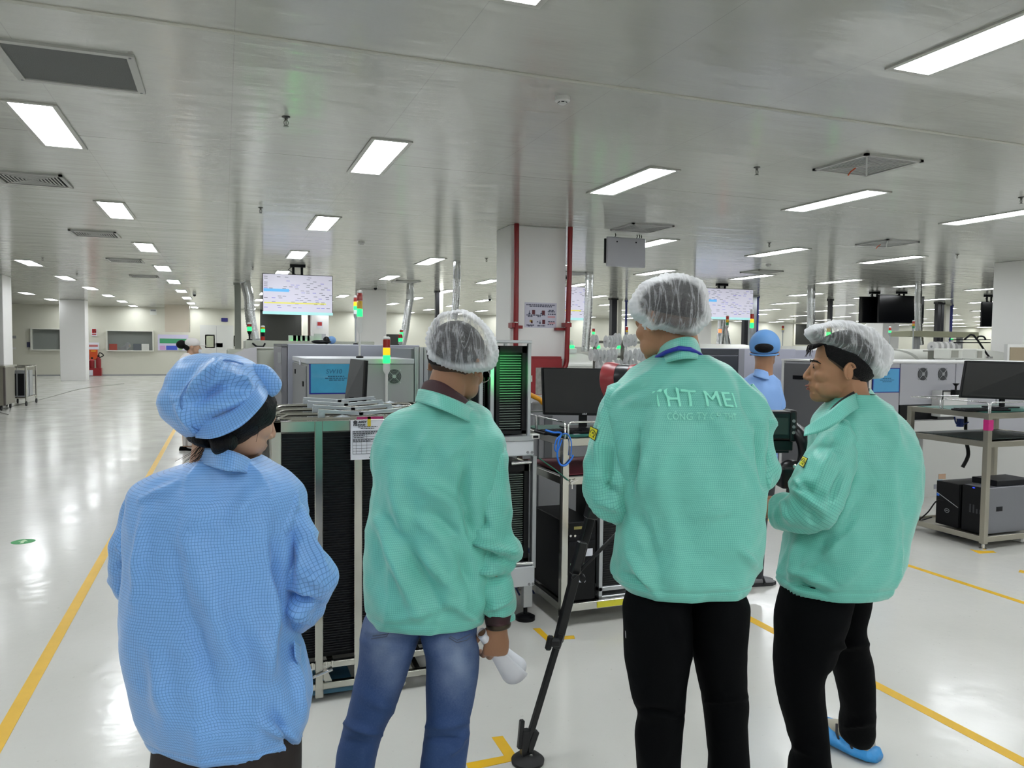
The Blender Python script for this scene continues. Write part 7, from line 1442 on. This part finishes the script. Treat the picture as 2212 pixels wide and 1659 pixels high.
cloth(sleeve([(585, 1058, 0, 34), (606, 1090, 0, 42), (622, 1140, 0, 50), (640, 1195, .0, 54), (660, 1240, .0, 57), (664, 1270, .01, 50), (652, 1305, .03, 48), (628, 1330, .09, 42), (575, 1315, .20, 32), (535, 1285, .26, 26)], W, folds=[(640, 1110, 620, 1260, 18, -.012), (660, 1150, 700, 1230, 14, .008), (600, 1280, 690, 1310, 10, -.013), (610, 1300, 680, 1350, 12, .009), (640, 1230, 700, 1270, 12, .008), (640, 1290, 690, 1300, 8, -.010)], rings=[(.5, .05, .006), (.62, .04, -.008)]), 'sleeve', BLUEC, jk)
cloth(band([(450, 962, 446, 985, .07), (432, 966, 422, 992, .0), (455, 968, 450, 1006, -.06), (495, 972, 490, 1016, -.08), (530, 985, 526, 1020, -.055), (555, 1003, 553, 1027, -.005), (562, 1020, 566, 1034, .05)]), 'collar', BLUEC, jk, .003)
cloth(band([(634, 1385, 636, 1420, -.03), (645, 1392, 646, 1440, -.01), (648, 1388, 650, 1430, .03)]), 'pocket', BLUEC, jk, .003)
trousers([([(1560, 345, 500, .11, 0), (1640, 340, 500, .11, 0), (1750, 345, 495, .10, 0), (2000, 360, 480, .08, 0), (2260, 365, 475, .07, 0)], 0), ([(1560, 480, 645, .11, 0), (1640, 485, 648, .11, 0), (1750, 490, 640, .10, 0), (2000, 495, 610, .08, 0), (2260, 500, 605, .07, 0)], 0)], W, mat('dark_brown_cloth', '221a18', .8, bump=.1, bscale=40), p4_)
for x in (420, 552): u = atW(x, 2290, W); shoe((u.x, u.y, 0), FH+RH*.1, p4_, BLACKC)
# ================================================================ MAN IN BLUE CAP (middle distance)
W = 5.07; p5_ = person(W, 1640, 'man in a blue cap and pale blue shirt walking away beyond the tall man')
b = MB(); hc = atW(1652, 758, W); P, R = head(b, hc, FH*.9+RH*.35, UP, 1.02, ndir=-UP-FH*.05-RH*.05, neck=.14)
limb(b, [(1648, 812, 0, .06), (1640, 850, 0, .12), (1636, 950, 0, .12), (1636, 1020, 0, .12)], W, 20); limb(b, [(1605, 835, 0, .05), (1592, 900, 0, .042), (1596, 960, .02, .036), (1606, 1000, .15, .028)], W); limb(b, [(1672, 835, 0, .05), (1680, 900, 0, .042), (1672, 960, .08, .034), (1650, 985, .2, .026)], W)
limb(b, [(1622, 1020, 0, .08), (1612, 1130, 0, .055), (1606, 1245, .0, .04)], W); limb(b, [(1650, 1020, 0, .08), (1640, 1130, 0, .055), (1634, 1245, .0, .04)], W)
hand(b, atW(1606, 1002, W+.16), FH-UP*.3, -UP, .9, thumb=1); hand(b, atW(1649, 985, W+.2), FH-UP*.2, -UP, .9, thumb=-1)
body_obj(b, 'body', SKIN, p5_, .006, 4); hair_shell(P, R, 1.02, 'hair', STUB, p5_, 1.015, (((0, .03, 0), (0, 1, -.1)), ((0, 0, -.014), (0, .6, -1))))
CAPB = mat('cap_blue', '5f92cc', .6, bump=.05, bscale=30); cm = MB().ell(P(0, -.012, .036), (.098, .112, .104), 40, R=R, rng=28, cuts=[(P(0, 0, .005), R @ Vector((0, .25, -1)))])
co = cm.build('cap', CAPB, p5_, smooth=180); sd_ = co.modifiers.new('th', 'SOLIDIFY'); sd_.thickness = .003
MB().ell(P(0, -.085, .022), (.062, .048, .040), 20, R=R).build('cap_opening', HAIR, co, smooth=60)
cb = MB().tube([P(.088*math.sin(a), -.012-.104*math.cos(a), -.016-.012*math.cos(a)) for a in [-1.3+k*.13 for k in range(21)]], .006, 8, squash=(1, 1)); cb.build('cap_strap', CAPB, co, smooth=60)
MB().ell(P(0, .13, .0), (.07, .07, .008), 20, R=R).build('peak', CAPB, co, smooth=60)
jk = cloth(garment([(803, 1636, 1662, .055, 0), (812, 1618, 1672, .08, 0), (826, 1602, 1680, .10, 0), (850, 1592, 1685, .12, 0), (900, 1592, 1682, .12, 0), (960, 1598, 1676, .12, 0), (1005, 1600, 1674, .12, 0), (1030, 1602, 1673, .11, 0)], W, n=72, wr=.005), 'shirt', BLUEP, p5_)
cloth(sleeve([(1612, 822, 0, 14), (1600, 845, 0, 18), (1592, 900, 0, 17), (1596, 950, .03, 16), (1604, 985, .12, 13)], W, n=28), 'sleeve', BLUEP, jk); cloth(sleeve([(1664, 822, 0, 14), (1674, 845, 0, 16), (1678, 900, 0, 15), (1672, 945, .06, 14), (1656, 972, .16, 12)], W, n=28), 'sleeve', BLUEP, jk)
cloth(band([(1630, 803, 1626, 814, .04), (1632, 797, 1628, 812, -.04), (1648, 799, 1646, 817, -.07), (1664, 806, 1666, 822, -.04), (1668, 812, 1672, 824, .03)], n=5), 'collar', BLUEP, jk, .003)
trousers([([(1015, 1603, 1642, .10, 0), (1070, 1598, 1634, .09, 0), (1130, 1596, 1626, .08, 0), (1245, 1594, 1620, .06, 0)], 0), ([(1015, 1630, 1673, .10, 0), (1070, 1628, 1669, .09, 0), (1125, 1624, 1655, .08, 0), (1245, 1622, 1646, .06, 0)], 0)], W, mat('dark_grey_cloth', '2b2c31', .8), p5_)
u = atZ(1604, 1266, 0); o = shoe((u.x, u.y, 0.0), RH*.95+FH*.25, p5_, mat('sock_grey', '77777a', .8), L=.24, h=.07, wd=.04, name='sock', sole=mat('slipper_black', '1a1b1e', .5)); MB().tube([Vector((u.x, u.y, 0))+RH*.13+FH*.03+Vector((0, -.045, .02)), Vector((u.x, u.y, .062))+RH*.14+FH*.03, Vector((u.x, u.y, 0))+RH*.13+FH*.03+Vector((0, .05, .02))], .02, 10, squash=(.35, 1)).build('slipper_strap', MATS['slipper_black'], o)
u = atZ(1600, 1262, 0); shoe((u.x, u.y, 0), RH*.9+FH*.3, p5_, MATS['sock_grey'], L=.24, h=.07, wd=.04, name='sock', sole=MATS['slipper_black'])
# ================================================================ PERSON IN WHITE (far left)
W = 11.4; p6_ = person(W, 410, 'person in white uniform and white cap with a black hair bun, far left')
b = MB(); hc = atW(417, 749, W); P, R = head(b, hc, RH*.95+FH*.3, UP, 1.05, neck=.13)
limb(b, [(409, 770, 0, .06), (406, 800, 0, .11), (405, 860, 0, .12)], W, 16); limb(b, [(402, 860, 0, .08), (400, 965, 0, .045)], W, 12); limb(b, [(411, 860, 0, .08), (412, 965, 0, .045)], W, 12); limb(b, [(396, 785, -.1, .04), (394, 835, -.12, .035), (405, 850, -.2, .03)], W, 10); hand(b, atW(407, 851, W-.2), RH, UP, .9)
body_obj(b, 'body', SKIN3, p6_, .009, 3); WU = mat('white_uniform', 'cfcbca', .7)
MB().ell(P(0, -.01, .045), (.095, .11, .085), 24, R=R, cuts=[(P(0, 0, .012), R @ Vector((0, .1, -1)))]).ell(P(0, .13, .02), (.06, .06, .008), 16, R=R).build('cap', WU, p6_, smooth=60); MB().ell(P(0, -.15, .03), (.06, .075, .065), 16, R=R).ell(P(0, -.07, .0), (.078, .06, .06), 16, R=R).build('hair', HAIR, p6_, smooth=60); MB().ell(P(0, .085, -.06), (.05, .03, .04), 16, R=R).build('face_mask', PAPER, p6_, smooth=60)
cloth(garment([(762, 403, 414, .07, 0), (768, 395, 420, .1, 0), (785, 389, 425, .14, 0), (830, 391, 421, .14, 0), (880, 391, 420, .14, 0)], W, n=36, wr=.004), 'uniform', WU, p6_); trousers([([(870, 392, 410, .1, 0), (920, 396, 408, .08, 0), (962, 397, 406, .07, 0)], 0), ([(870, 404, 420, .1, 0), (920, 406, 418, .08, 0), (962, 407, 416, .07, 0)], 0)], W, WU, p6_)
for x in (401, 411): u = atZ(x, 974, 0); shoe((u.x-.08, u.y, 0), RH, p6_, BLACKC if x == 401 else WU)
# ================================================================ PERSON BEHIND THE OFFICE WINDOW
W = 43.; u = atY(268, 748, Y1+1.0); p7_ = thing('person', (u.x, u.y, 0), 'person in a mauve hood bending behind the far office window', 'person')
b = MB(); MV = mat('mauve_cloth', '8e7f92', .7)
b.tube([(u.x-.1, u.y, .5), (u.x-.12, u.y, .95), (u.x-.05, u.y, 1.25), (u.x+.1, u.y, 1.38)], [.2, .24, .22, .1], 16).ell((u.x+.17, u.y-.03, 1.45), (.13, .13, .15), 16).tube([(u.x-.2, u.y-.05, 1.25), (u.x-.3, u.y-.2, 1.0), (u.x-.05, u.y-.35, .95)], [.09, .08, .06], 10).tube([(u.x-.15, u.y, .5), (u.x-.2, u.y, .0)], [.12, .08], 10).tube([(u.x+.0, u.y, .5), (u.x+.0, u.y, .0)], [.12, .08], 10)
body_obj(b, 'body', MV, p7_, .02, 3); MB().ell((u.x+.25, u.y-.1, 1.43), (.06, .06, .08), 12).build('face', SKIN3, p7_, smooth=60)
